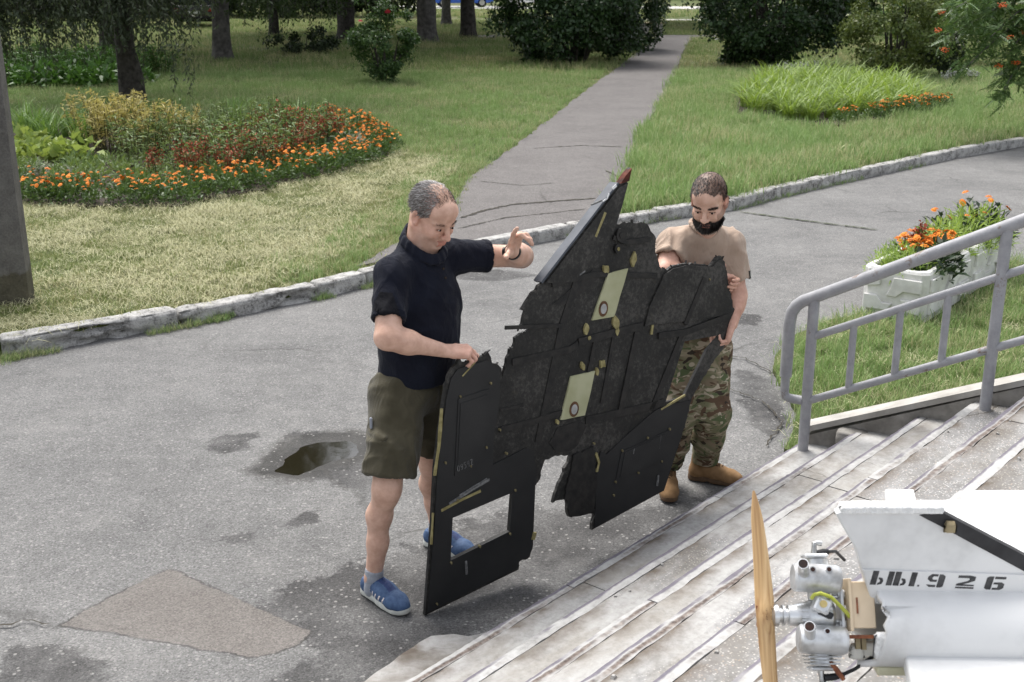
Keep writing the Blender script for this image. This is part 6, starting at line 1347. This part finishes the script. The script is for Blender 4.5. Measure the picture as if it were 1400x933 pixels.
# ---- the man in the navy polo shirt
def man1():
    J = {k: np.array(v) for k, v in dict(hipR=(-.47,4.665,.87), hipL=(-.335,4.815,.86), kneeR=(-.515,4.50,.525), ankR=(-.590,4.535,.09), kneeL=(-.352,4.88,.47), ankL=(-.345,5.0,.09), chest=(-.378,4.735,1.24), neck=(-.372,4.75,1.487), shR=(-.480,4.625,1.388), shL=(-.236,4.842,1.418), elR=(-.488,4.455,1.182), wrR=(-.268,4.565,1.092), elL=(.040,4.95,1.392), wrL=(.0,4.745,1.46)).items()}
    t = empty('person', (-.45, 4.75, 0)); tag(t, 'greying man in navy polo shirt and olive shorts holding the left end of the wreckage', 'person'); base = np.array((-.45,4.75,0))
    S_ = unit(J['shL']-J['shR']); S_[2] = 0; S_ = unit(S_); F_ = np.array((S_[1],-S_[0],0)); k = 1.015
    parts = []
    # head and neck
    A = frame((.60,-.60,-.46)); o = np.array((-.316,4.695,1.624))
    S = SDF(o-np.array((.2,.2,.26)), o+np.array((.2,.2,.2)), .003); W = head_sdf(S, o, A, k)
    S.cap(J['neck']-np.array((0,0,.03)), W(-.035,0,-.045), .066, .060, .03); S.cap(J['neck']+F_*.02, W(.02,0,-.085), .056, .046, .03)
    V, F = S.mesh(); q = to_head(V, o, A, k); c = white(V); nz = fbm(V*70,2)
    lips = (q[:,0] > .088)&(np.abs(q[:,1]) < .021)&(np.abs(q[:,2]+.0765) < .012); c[lips] = (.80,.58,.58)
    st = np.clip((-.045-q[:,2])/.03,0,1)*np.clip((q[:,0]-.0)/.03,0,1)*(~lips); c *= (1-.20*st*(.6+.8*nz))[:,None]*np.array((1,1.03,1.06))**st[:,None]
    br = np.exp(-((q[:,2]-.004)/.008)**2-((np.abs(q[:,1])-.033)/.02)**2)*(q[:,0] > .06); c *= (1-.25*br)[:,None]
    red = np.exp(-((q[:,0]-.108)/.02)**2-(q[:,1]/.02)**2-((q[:,2]+.035)/.02)**2)+np.exp(-((np.abs(q[:,1])-.078)/.012)**2)*.7+.4*np.exp(-((q[:,2]+.03)/.03)**2-((np.abs(q[:,1])-.045)/.02)**2)*(q[:,0] > .03); c *= 1-np.clip(red,0,1)[:,None]*np.array((.02,.20,.20))
    slit = (np.abs(np.abs(q[:,1])-.032) < .014)&(np.abs(q[:,2]+.006) < .0035)&(q[:,0] > .07); c[slit] = (.40,.33,.32)
    hair = ((q[:,2] > -.01-.25*(q[:,0]+.02))&(q[:,0] < .035+.25*np.clip(q[:,2]-.06,-.1,.04))&(q[:,2] > -.055)&(q[:,0] > -.14)) & ~((np.abs(q[:,1]) < .036)&(q[:,2] > .085)&(q[:,0] > -.045)) & (np.abs(q[:,1]) < .0765+.004) & ~((q[:,0] > -.03)&(q[:,2] < .012))
    fore = (np.abs(q[:,1]) < .042)&(q[:,2] > .07)&(q[:,0] > .018)&(q[:,0] < .064)&(q[:,2] < .112)
    tempR = (np.abs(q[:,1]) > .045)&(q[:,2] > .02)&(q[:,0] < .045)&(q[:,0] > -.05)
    hair |= tempR&(q[:,2] > .022); c[hair] *= (.42,.45,.5); bald = (~hair)&(q[:,2] > .075)&(q[:,0] < .06); c[bald] *= (1-.42*np.clip(fbm(V[bald]*60,2)*1.5-.25,0,1)[:,None])*np.array((1,.98,.96))
    parts.append((V, F, c)); hv, hn, hm, hf = V, vnormals(V, F), hair, fore
    # right arm and hand, gripping the top edge
    S = SDF((-.62,4.36,.95), (-.02,4.74,1.45), .0032)
    S.cap(J['shR'], J['elR'], .052, .047, .03); S.cap(lerp(J['shR'],J['elR'],.45)+F_*.012, lerp(J['shR'],J['elR'],.75), .045, .040, .03); e, wv = J['elR'], J['wrR']
    S.cap(e, lerp(e,wv,.35), .045, .047, .03); S.cap(lerp(e,wv,.3), wv, .046, .0285, .03, flat=(0,-.5,.9), fs=1.08)
    hd = unit(np.array((.115,.035,-.012))); hn_ = unit(np.array((-.05,-.35,1.)))
    hand_sdf(S, wv, hd, hn_, 1, [(38,62,30),(42,66,30),(46,66,30),(50,66,34)], (.95,.25,.5), 1.06)
    V, F = S.mesh(); dw = np.linalg.norm(V-(wv+hd*.1),axis=1); c = white(V); c *= 1-np.clip(1-dw/.13,0,1)[:,None]*np.array((.0,.10,.08)); parts.append((V, F, c))
    # left arm: forearm comes towards the viewer, open hand
    S = SDF((-.26,4.50,1.28), (.13,5.04,1.64), .0032)
    S.cap(J['shL'], J['elL'], .051, .046, .03); e, wv = J['elL'], J['wrL']; S.cap(e, lerp(e,wv,.35), .045, .046, .03); S.cap(lerp(e,wv,.3), wv, .045, .029, .03)
    hand_sdf(S, wv, (.16,-.62,.77), (-.70,.2,.6), -1, [(2,8,5),(38,55,30),(48,62,34),(55,66,36)], (.35,.85,.1), 1.06, .006)
    V, F = S.mesh(); c = white(V); parts.append((V, F, c))
    # legs
    for hp, kn, an in (('hipR','kneeR','ankR'),('hipL','kneeL','ankL')):
        h_, k_, a_ = J[hp], J[kn], J[an]; lo = np.minimum(np.minimum(h_,k_),a_)-.14; hi = np.maximum(np.maximum(h_,k_),a_)+.14; S = SDF(lo, hi, .0045); bk = -F_
        S.cap(h_, k_, .085, .060, .03); S.cap(k_+F_*.010, lerp(k_,a_,.1)+F_*.010, .049, .045, .03); S.cap(lerp(k_,a_,.05), lerp(k_,a_,.32)+bk*.020, .047, .051, .03); S.cap(lerp(k_,a_,.32)+bk*.020, lerp(k_,a_,.62)+bk*.008, .051, .039, .03); S.cap(lerp(k_,a_,.6), a_, .043, .034, .03); S.cap(a_, a_-np.array((0,0,.03)), .034, .036, .02)
        V, F = S.mesh(); c = white(V)*(.90+.14*fbm(V*22,3))[:,None]; parts.append((V, F, c))
    S = SDF((-.75,4.4,.75), (-.05,5.05,1.5), .012); S.cap((-.40,4.74,.9), (-.39,4.735,1.1), .14, .15, .05, flat=F_, fs=1.25); S.cap((-.39,4.735,1.1), J['chest']+np.array((0,0,.1)), .15, .12, .05, flat=F_, fs=1.3); V, F = S.mesh(); parts.append((V, F, white(V)))
    V, F, c = join(parts); ob('body', V-base, F, M_SKINH, t, smooth=True, cols=c)
    P = lambda o_: (setattr(o_, 'location', tuple(-base)), o_)[1]
    flow = lambda b: unit(np.tile(-A[0]*.55-A[2]*.6, (len(b),1)))
    P(strands('hair', hv, hn, hm, 5200, .020, .0011, flow, M_HAIRG, t, 5)); P(strands('sparse_top_hair', hv, hn, hf, 300, .014, .00045, lambda b: unit(np.tile(-A[0]-A[2]*.1,(len(b),1))), M_HAIRB, t, 6)); qq = to_head(hv, o, A, k); top = (np.abs(qq[:,1]) < .04)&(qq[:,2] > .09)&(qq[:,0] < .02); P(strands('crown_hair', hv, hn, top, 1500, .016, .0007, flow, M_HAIRG, t, 7))
    eb = (np.abs(np.abs(qq[:,1])-.033) < .018)&(np.abs(qq[:,2]-.0165+.12*np.abs(np.abs(qq[:,1])-.033)) < .0045)&(qq[:,0] > .06); P(strands('eyebrow', hv, hn, eb, 190, .008, .0005, lambda b: unit(A[1][None]*np.sign(((b-o)@A[1]))[:,None]), M_HAIRB, t, 8, .2))
    for sg in (-1,1):
        m = MB(); cc = W(.0815,.032*sg,-.006); 
        for i in range(7): pass
        S = SDF(cc-.03, cc+.03, .0025); S.ell(cc, np.array((.0108,.0118,.0062))*k, A, .002); V, F = S.mesh(); e_ = P(ob('eye', V, F, M_EYEW, t, smooth=True)); m = MB(); ic = W(.0915,.032*sg+.001,-.0075); m.tube([ic, ic+A[0]*.0022], [.0052,.0048], 12); m.build('iris', M_IRIS, e_)
    # polo shirt
    S = SDF((-.74,4.36,.84), (.12,5.10,1.58), .005); Hc = np.array((-.402,4.742,.96)); B = np.array((-.392,4.735,1.10))
    hemn = (0,0,-1.); S.cap(Hc-np.array((0,0,.06)), B, .174, .171, .05, flat=F_, fs=1.18, cut=[((0,0,.918), hemn)]); S.cap(B, J['chest'], .168, .170, .05, flat=F_, fs=1.22); S.cap(J['chest'], J['chest']+np.array((.004,.006,.13)), .170, .120, .06, flat=F_, fs=1.35)
    for a, b, r_ in (('shR','neck',.062),('shL','neck',.062)): S.cap(J[a], lerp(J[a],J[b],.8)-np.array((0,0,.022)), .058, .056, .05)
    for sh, el, tt in (('shR','elR',.72),('shL','elL',.50)):
        a, b = J[sh], J[el]; ax = unit(b-a); pe = lerp(a,b,tt); S.cap(a, b, .064, .064, .045, cut=[(pe, ax)]); S.cap(pe-ax*.012, pe+ax*.1, .057, None, .004, sub=True)
    S.cap(J['neck']-F_*.03-np.array((0,0,.05)), J['neck']-F_*.035+np.array((0,0,.02)), .075, .064, .05); S.cap(J['neck']+np.array((.008,-.004,.02)), J['neck']+np.array((.03,-.02,.14)), .068, .080, .01, sub=True)
    V, F = S.mesh(); V = folds(V, F, .012, (.35,-.3,.85), 9, 3); V = folds(V, F, .009, (.8,-.3,-.35), 15, 8); V = relax(V, F, 1, .5); sh_ = P(ob('polo_shirt', V, F, M_NAVY, t, smooth=True)); SV, SF = V, F
    def patch(name, mask, off, mat):
        N_ = vnormals(SV, SF); fm = mask[SF].all(1); ids = np.unique(SF[fm]); mp = np.full(len(SV),-1); mp[ids] = np.arange(len(ids)); o_ = ob(name, SV[ids]+N_[ids]*off, mp[SF[fm]], mat, sh_, smooth=True); return o_
    pc = lerp(J['shR'],J['elR'],.40)+np.array((-.02,-.06,.0)); d_ = SV-pc; patch('sleeve_patch', (np.abs(d_@S_) < .034)&(np.abs(d_[:,2]) < .045)&(d_@F_ > -.03)&(SV@np.array((.3,-.95,0)) > pc@np.array((.3,-.95,0))-.05), .003, cloth('black_velcro', (.006,.006,.008), (.010,.010,.013), sheen=0))
    a, b = J['shR'], J['elR']; 
    for sh, el, tt in (('shR','elR',.72),('shL','elL',.50)):
        pe = lerp(J[sh],J[el],tt); ax = unit(J[el]-J[sh]); u_ = (SV-pe)@ax; rad = np.linalg.norm(SV-pe-np.outer(u_,ax),axis=1); patch('sleeve_cuff', (u_ > -.026)&(u_ < -.001)&(rad < .1)&(rad > .05), .0025, M_NAVY)
    # collar: a turned down ring
    S = SDF(J['neck']+np.array((-.16,-.16,-.12)), J['neck']+np.array((.18,.16,.12)), .003); nc = J['neck']+np.array((.006,-.004,.028)); ring = []
    for a in np.linspace(-2.55, 2.55, 15): ring.append(nc+F_*(.078*math.cos(a)+.012)+S_*.080*math.sin(a)+np.array((0,0,-.058*max(0,math.cos(a))**1.3+.034*max(0,-math.cos(a)))))
    for p, q_ in zip(ring[:-1], ring[1:]): S.cap(p, q_, .0065, None, .008); dn = lambda z: z+unit(z-nc)*.013-np.array((0,0,.024)); [S.cap(lerp(p,dn(p),t_), lerp(q_,dn(q_),t_), .0058-.001*t_, None, .010) for t_ in (.2,.4,.6,.8,1.)]
    V, F = S.mesh(); ob('collar', relax(V,F,1), F, M_NAVY, sh_, smooth=True)
    m = MB(); 
    for j in range(2): c_ = ring[7]+np.array((0,0,-.045-.035*j))+F_*(.045+.014*j); m.tube([c_, c_+F_*.004], .006, 10)
    m.build('button', M_IRIS, sh_)
    # shorts
    S = SDF((-.78,4.3,.40), (-.05,5.12,1.02), .005); S.cap((-.40,4.742,.90), (-.402,4.742,.955), .146, .140, .05, flat=F_, fs=1.24); S.cap(J['hipR'], J['hipL'], .100, None, .05)
    for h_, k_, rr, tt in (('hipR','kneeR',(.115,.104),.86),('hipL','kneeL',(.115,.10),.78)):
        a, b = J[h_], J[k_]; ax = unit(b-a+np.array((0,0,-.15))); pe = lerp(a,b,tt); S.cap(a, b, rr[0], rr[1], .04, cut=[(pe, ax)]); S.cap(pe-ax*.015, pe+ax*.1, rr[1]-.012, None, .004, sub=True)
    pk = lerp(J['hipR'],J['kneeR'],.52)-S_*.082+F_*.01; S.ell(pk, (.060,.034,.078), np.array([F_,S_,(0,0,1.)]), .012); S.ell(pk+np.array((0,0,.062)), (.062,.026,.018), np.array([F_,S_,(0,0,1.)]), .006)
    V, F = S.mesh(); V = folds(V, F, .020, (.3,.1,.95), 9, 21); V = folds(V, F, .016, (.7,-.5,.5), 12, 27); V = relax(V, F, 2, .5); so_ = P(ob('shorts', V, F, M_KHAKI, t, smooth=True))
    pk = pk-S_*.004; m = MB(); m.box(pk-F_*.035+np.array((0,0,.10)), (.012,.012,.05), frame(F_), bev=.004); m.build('pocket_pen', M_SOCK, so_)
    for an, kn, hl, dr in (('ankR','kneeR',(-.632,4.595),(.66,-.75)),('ankL','kneeL',(-.40,5.045),(.78,-.62))):
        a_ = J[an]; S = SDF(a_-np.array((.08,.08,.10)), a_+np.array((.08,.08,.10)), .0035); up = unit(J[kn]-a_); S.cap(a_-np.array((0,0,.05)), a_+up*.05, .040, .0385, .01, cut=[(a_+up*.048, up)]); V, F = S.mesh(); V = folds(V, F, .003, (1,0,0), 40, 4); P(ob('sock', V, F, M_SOCK, t, smooth=True)); h_ = np.array((*hl,0)); u_ = shoe(t, h_, dr, .30, True, 'shoe', M_BLUE, M_SOLE, M_LACE); P(u_)
    # watch on the left wrist
    e, wv = J['elL'], J['wrL']; ax = unit(wv-e); w0 = wv-ax*.012; s1 = unit(np.cross(ax,(0,0,1))); s2 = np.cross(s1, ax); m = MB(); m.tube([w0-ax*.010, w0-ax*.009, w0+ax*.009, w0+ax*.010], [.030,.0345,.0345,.030], 20); st_ = P(m.build('watch', M_STRAP, t, smooth=False)); m = MB(); c_ = w0+s1*.036; m.tube([c_-s1*.004, c_+s1*.005], [.017,.016], 16); m.build('watch_case', M_STRAP, st_)
    return t
man1()

# ---- the bearded man in tan shirt and camouflage trousers
def man2():
    J = {k: np.array(v) for k, v in dict(hipR=(.835,5.66,.74), hipL=(.985,5.69,.74), kneeR=(.822,5.56,.43), ankR=(.812,5.70,.09), kneeL=(.998,5.585,.445), ankL=(1.008,5.765,.09), chest=(.922,5.665,1.11), neck=(.922,5.60,1.392), shR=(.776,5.61,1.288), shL=(1.062,5.665,1.278), elR=(.722,5.47,1.19), wrR=(.962,5.508,1.147), elL=(1.092,5.60,1.045), wrL=(1.058,5.505,.925)).items()}
    t = empty('person', (.91, 5.66, 0)); tag(t, 'bearded man in a tan T-shirt and camouflage trousers behind the right end of the wreckage', 'person'); base = np.array((.91,5.66,0)); P = lambda o_: (setattr(o_, 'location', tuple(-base)), o_)[1]
    S_ = unit(np.array((.98,.19,0))); F_ = np.array((S_[1],-S_[0],0)); k = 1.03; parts = []
    A = frame((-.30,-.84,-.42)); o = np.array((.917,5.50,1.532)); S = SDF(o-np.array((.2,.2,.26)), o+np.array((.2,.2,.2)), .003); W = head_sdf(S, o, A, k)
    S.cap(J['neck']-np.array((0,0,.03)), W(-.03,0,-.05), .062, .058, .03)
    V, F = S.mesh(); q = to_head(V, o, A, k); c = white(V); lips = (q[:,0] > .088)&(np.abs(q[:,1]) < .021)&(np.abs(q[:,2]+.0765) < .011); c[lips] = (.72,.45,.45)
    slit = (np.abs(np.abs(q[:,1])-.032) < .014)&(np.abs(q[:,2]+.006) < .0035)&(q[:,0] > .07); c[slit] = (.12,.10,.10)
    red = np.exp(-((np.abs(q[:,1])-.078)/.012)**2)*.8; c *= 1-np.clip(red,0,1)[:,None]*np.array((.02,.25,.25))
    hair = ((q[:,2] > .058+.0*q[:,0])&(q[:,0] < .078)|((q[:,0] < -.02)&(q[:,2] > -.05)))&~((q[:,0] > .045)&(q[:,2] < .074)); hair |= (np.abs(q[:,1]) > .05)&(q[:,2] > .015)&(q[:,0] < .03); c[hair] *= .3
    beard = (q[:,2] < -.066-.10*np.clip(np.abs(q[:,1])-.02,0,.1))&(q[:,0] > .005)&(q[:,2] > -.135)&~lips | ((np.abs(q[:,2]+.062) < .007)&(np.abs(q[:,1]) < .026)&(q[:,0] > .07)); stub = (q[:,2] < -.02)&(q[:,0] > -.02)&(q[:,2] > -.135)&((q[:,2] < -.055)|(np.abs(q[:,1]) > .052))&~lips; c[stub] *= .62; c[beard] *= .28
    parts.append((V, F, c)); hv, hn, hm, hb, qq = V, vnormals(V,F), hair, beard, q
    # right arm crosses behind the panel, fingers come round its right edge
    S = SDF((.60,5.30,.98), (1.16,5.70,1.42), .0032); S.cap(J['shR'], J['elR'], .056, .047, .03); e, wv = J['elR'], J['wrR']; S.cap(e, lerp(e,wv,.35), .046, .046, .03); S.cap(lerp(e,wv,.3), wv, .045, .029, .03)
    hand_sdf(S, wv, (.93,.31,-.22), (-.25,.9,.1), -1, [(72,68,30),(76,70,30),(78,72,30),(80,74,30)], (.5,.5,-.5), .98, .012, (.3,.5,-.8)); V, F = S.mesh(); parts.append((V, F, white(V)*np.array((1,.93,.93))))
    S = SDF((.90,5.34,.74), (1.20,5.72,1.38), .0032); S.cap(J['shL'], J['elL'], .056, .046, .03); e, wv = J['elL'], J['wrL']; S.cap(e, lerp(e,wv,.35), .046, .044, .03); S.cap(lerp(e,wv,.3), wv, .043, .028, .03)
    hand_sdf(S, wv, (-.30,-.30,-.85), (.86,.12,-.30), 1, [(48,60,34),(52,62,34),(55,64,34),(58,64,34)], (.8,.3,.5), .98); V, F = S.mesh(); parts.append((V, F, white(V)*np.array((1,.93,.93))))
    S = SDF((.6,5.3,.1), (1.25,6.0,1.45), .012); S.cap((.91,5.69,.8), J['chest'], .11, .11, .05, flat=F_, fs=1.35); S.cap(J['chest'], J['neck']-np.array((0,0,.10)), .11, .07, .05, flat=F_, fs=1.4)
    for h_, k_, a_ in (('hipR','kneeR','ankR'),('hipL','kneeL','ankL')): S.cap(J[h_], J[k_], .075, .055, .03); S.cap(J[k_], J[a_], .05, .036, .03)
    V, F = S.mesh(); parts.append((V, F, white(V))); V, F, c = join(parts); ob('body', V-base, F, M_SKINH, t, smooth=True, cols=c)
    flow = lambda b: unit(np.tile(A[0]*.3-A[2]*.2, (len(b),1))); P(strands('hair', hv, hn, hm, 4200, .012, .0011, flow, M_HAIRD, t, 15))
    P(strands('beard', hv, hn, hb, 3600, .020, .0009, lambda b: unit(np.tile(A[0]*.25-A[2]*.9,(len(b),1))), M_HAIRD, t, 16, .3))
    eb = (np.abs(np.abs(qq[:,1])-.033) < .019)&(np.abs(qq[:,2]-.0165) < .005)&(qq[:,0] > .06); P(strands('eyebrow', hv, hn, eb, 420, .008, .0008, lambda b: unit(A[1][None]*np.sign(((b-o)@A[1]))[:,None]), M_HAIRD, t, 18, .2))
    for sg in (-1,1):
        cc = W(.0815,.032*sg,-.006); S = SDF(cc-.03, cc+.03, .0025); S.ell(cc, np.array((.0108,.0118,.0062))*k, A, .002); V, F = S.mesh(); e_ = P(ob('eye', V, F, M_EYEW, t, smooth=True)); m = MB(); ic = W(.0915,.032*sg,-.0075); m.tube([ic, ic+A[0]*.0022], [.0052,.0048], 12); m.build('iris', M_IRIS, e_)
    # T-shirt
    S = SDF((.56,5.30,.76), (1.30,5.98,1.46), .005); S.cap((.908,5.695,.84), (.914,5.685,1.0), .158, .156, .05, flat=F_, fs=1.25, cut=[((0,0,.85),(0,0,-1.))]); S.cap((.914,5.685,1.0), J['chest'], .156, .166, .05, flat=F_, fs=1.3); S.cap(J['chest'], J['chest']+np.array((0,-.012,.12)), .166, .13, .06, flat=F_, fs=1.4)
    for a in ('shR','shL'): S.cap(J[a], lerp(J[a],J['neck'],.82)-np.array((0,0,.034)), .060, .056, .05)
    for sh, el, tt in (('shR','elR',.52),('shL','elL',.70)):
        a, b = J[sh], J[el]; ax = unit(b-a); pe = lerp(a,b,tt); S.cap(a, b, .074, .077, .045, cut=[(pe, ax)]); S.cap(pe-ax*.014, pe+ax*.1, .064, None, .004, sub=True)
    S.cap(J['neck']+np.array((-.004,-.01,.005)), J['neck']+np.array((-.01,-.05,.12)), .062, .07, .01, sub=True)
    V, F = S.mesh(); V = folds(V, F, .025, (.1,-.1,.98), 10, 5); V = folds(V, F, .009, (.6,-.2,.6), 14, 9); V = relax(V, F, 2, .5); sh_ = P(ob('t_shirt', V, F, M_TAN, t, smooth=True)); SV, SF = V, F
    N_ = vnormals(SV, SF); pc = lerp(J['shL'],J['elL'],.55)+np.array((.07,-.02,0)); mk = (np.abs(SV[:,2]-pc[2]) < .022)&(np.abs(SV[:,1]-pc[1]) < .022)&(SV[:,0] > pc[0]-.03); fm = mk[SF].all(1); ids = np.unique(SF[fm]); mp = np.full(len(SV),-1); mp[ids] = np.arange(len(ids))
    if fm.any(): ob('sleeve_emblem', SV[ids]+N_[ids]*.0025, mp[SF[fm]], M_STRAP, sh_, smooth=True)
    S = SDF(J['neck']-.15, J['neck']+.15, .003); nc = J['neck']+np.array((-.004,-.012,.012)); ring = [nc+F_*.066*math.cos(a)+S_*.068*math.sin(a)+np.array((0,0,-.034*max(0,math.cos(a))+.008*max(0,-math.cos(a)))) for a in np.linspace(-3.1416,3.1416,25)]
    for p, q_ in zip(ring[:-1], ring[1:]): S.cap(p, q_, .0085, None, .008)
    V, F = S.mesh(); ob('neckband', V, F, M_TAN, sh_, smooth=True)
    # trousers
    S = SDF((.62,5.36,.06), (1.24,6.0,.92), .005); S.cap((.908,5.68,.76), (.908,5.69,.88), .150, .148, .05, flat=F_, fs=1.25); S.cap(J['hipR'], J['hipL'], .10, None, .05)
    for h_, k_, a_ in (('hipR','kneeR','ankR'),('hipL','kneeL','ankL')):
        S.cap(J[h_], J[k_], .104, .084, .04); S.cap(J[k_], lerp(J[k_],J[a_],.5), .082, .074, .04); S.cap(lerp(J[k_],J[a_],.5), J[a_]+np.array((0,0,.035)), .074, .062, .04, cut=[((0,0,.098),(0,0,-1.))])
    S.keep((0,0,.89), (0,0,1)); V, F = S.mesh(); V = folds(V, F, .013, (.9,.2,.25), 11, 31); V = folds(V, F, .012, (.3,.1,.9), 10, 37); V = relax(V, F, 2, .5); tr = P(ob('trousers', V, F, M_CAMO, t, smooth=True))
    m = MB(); pts = [np.array((.908,5.69,.872))+F_*.123*math.cos(a)+S_*.152*math.sin(a) for a in np.linspace(0,6.283,33)]; m.tube(pts, .013, 8, False); m.build('belt', M_CAMO, tr, smooth=True)
    for hl, dr in (((.812,5.745),(-.10,-1)),((.935,5.79),(.93,-.36))): P(shoe(t, np.array((*hl,0)), dr, .285, False, 'boot', M_BOOT, M_SOLEB, M_LACEB))
man2()
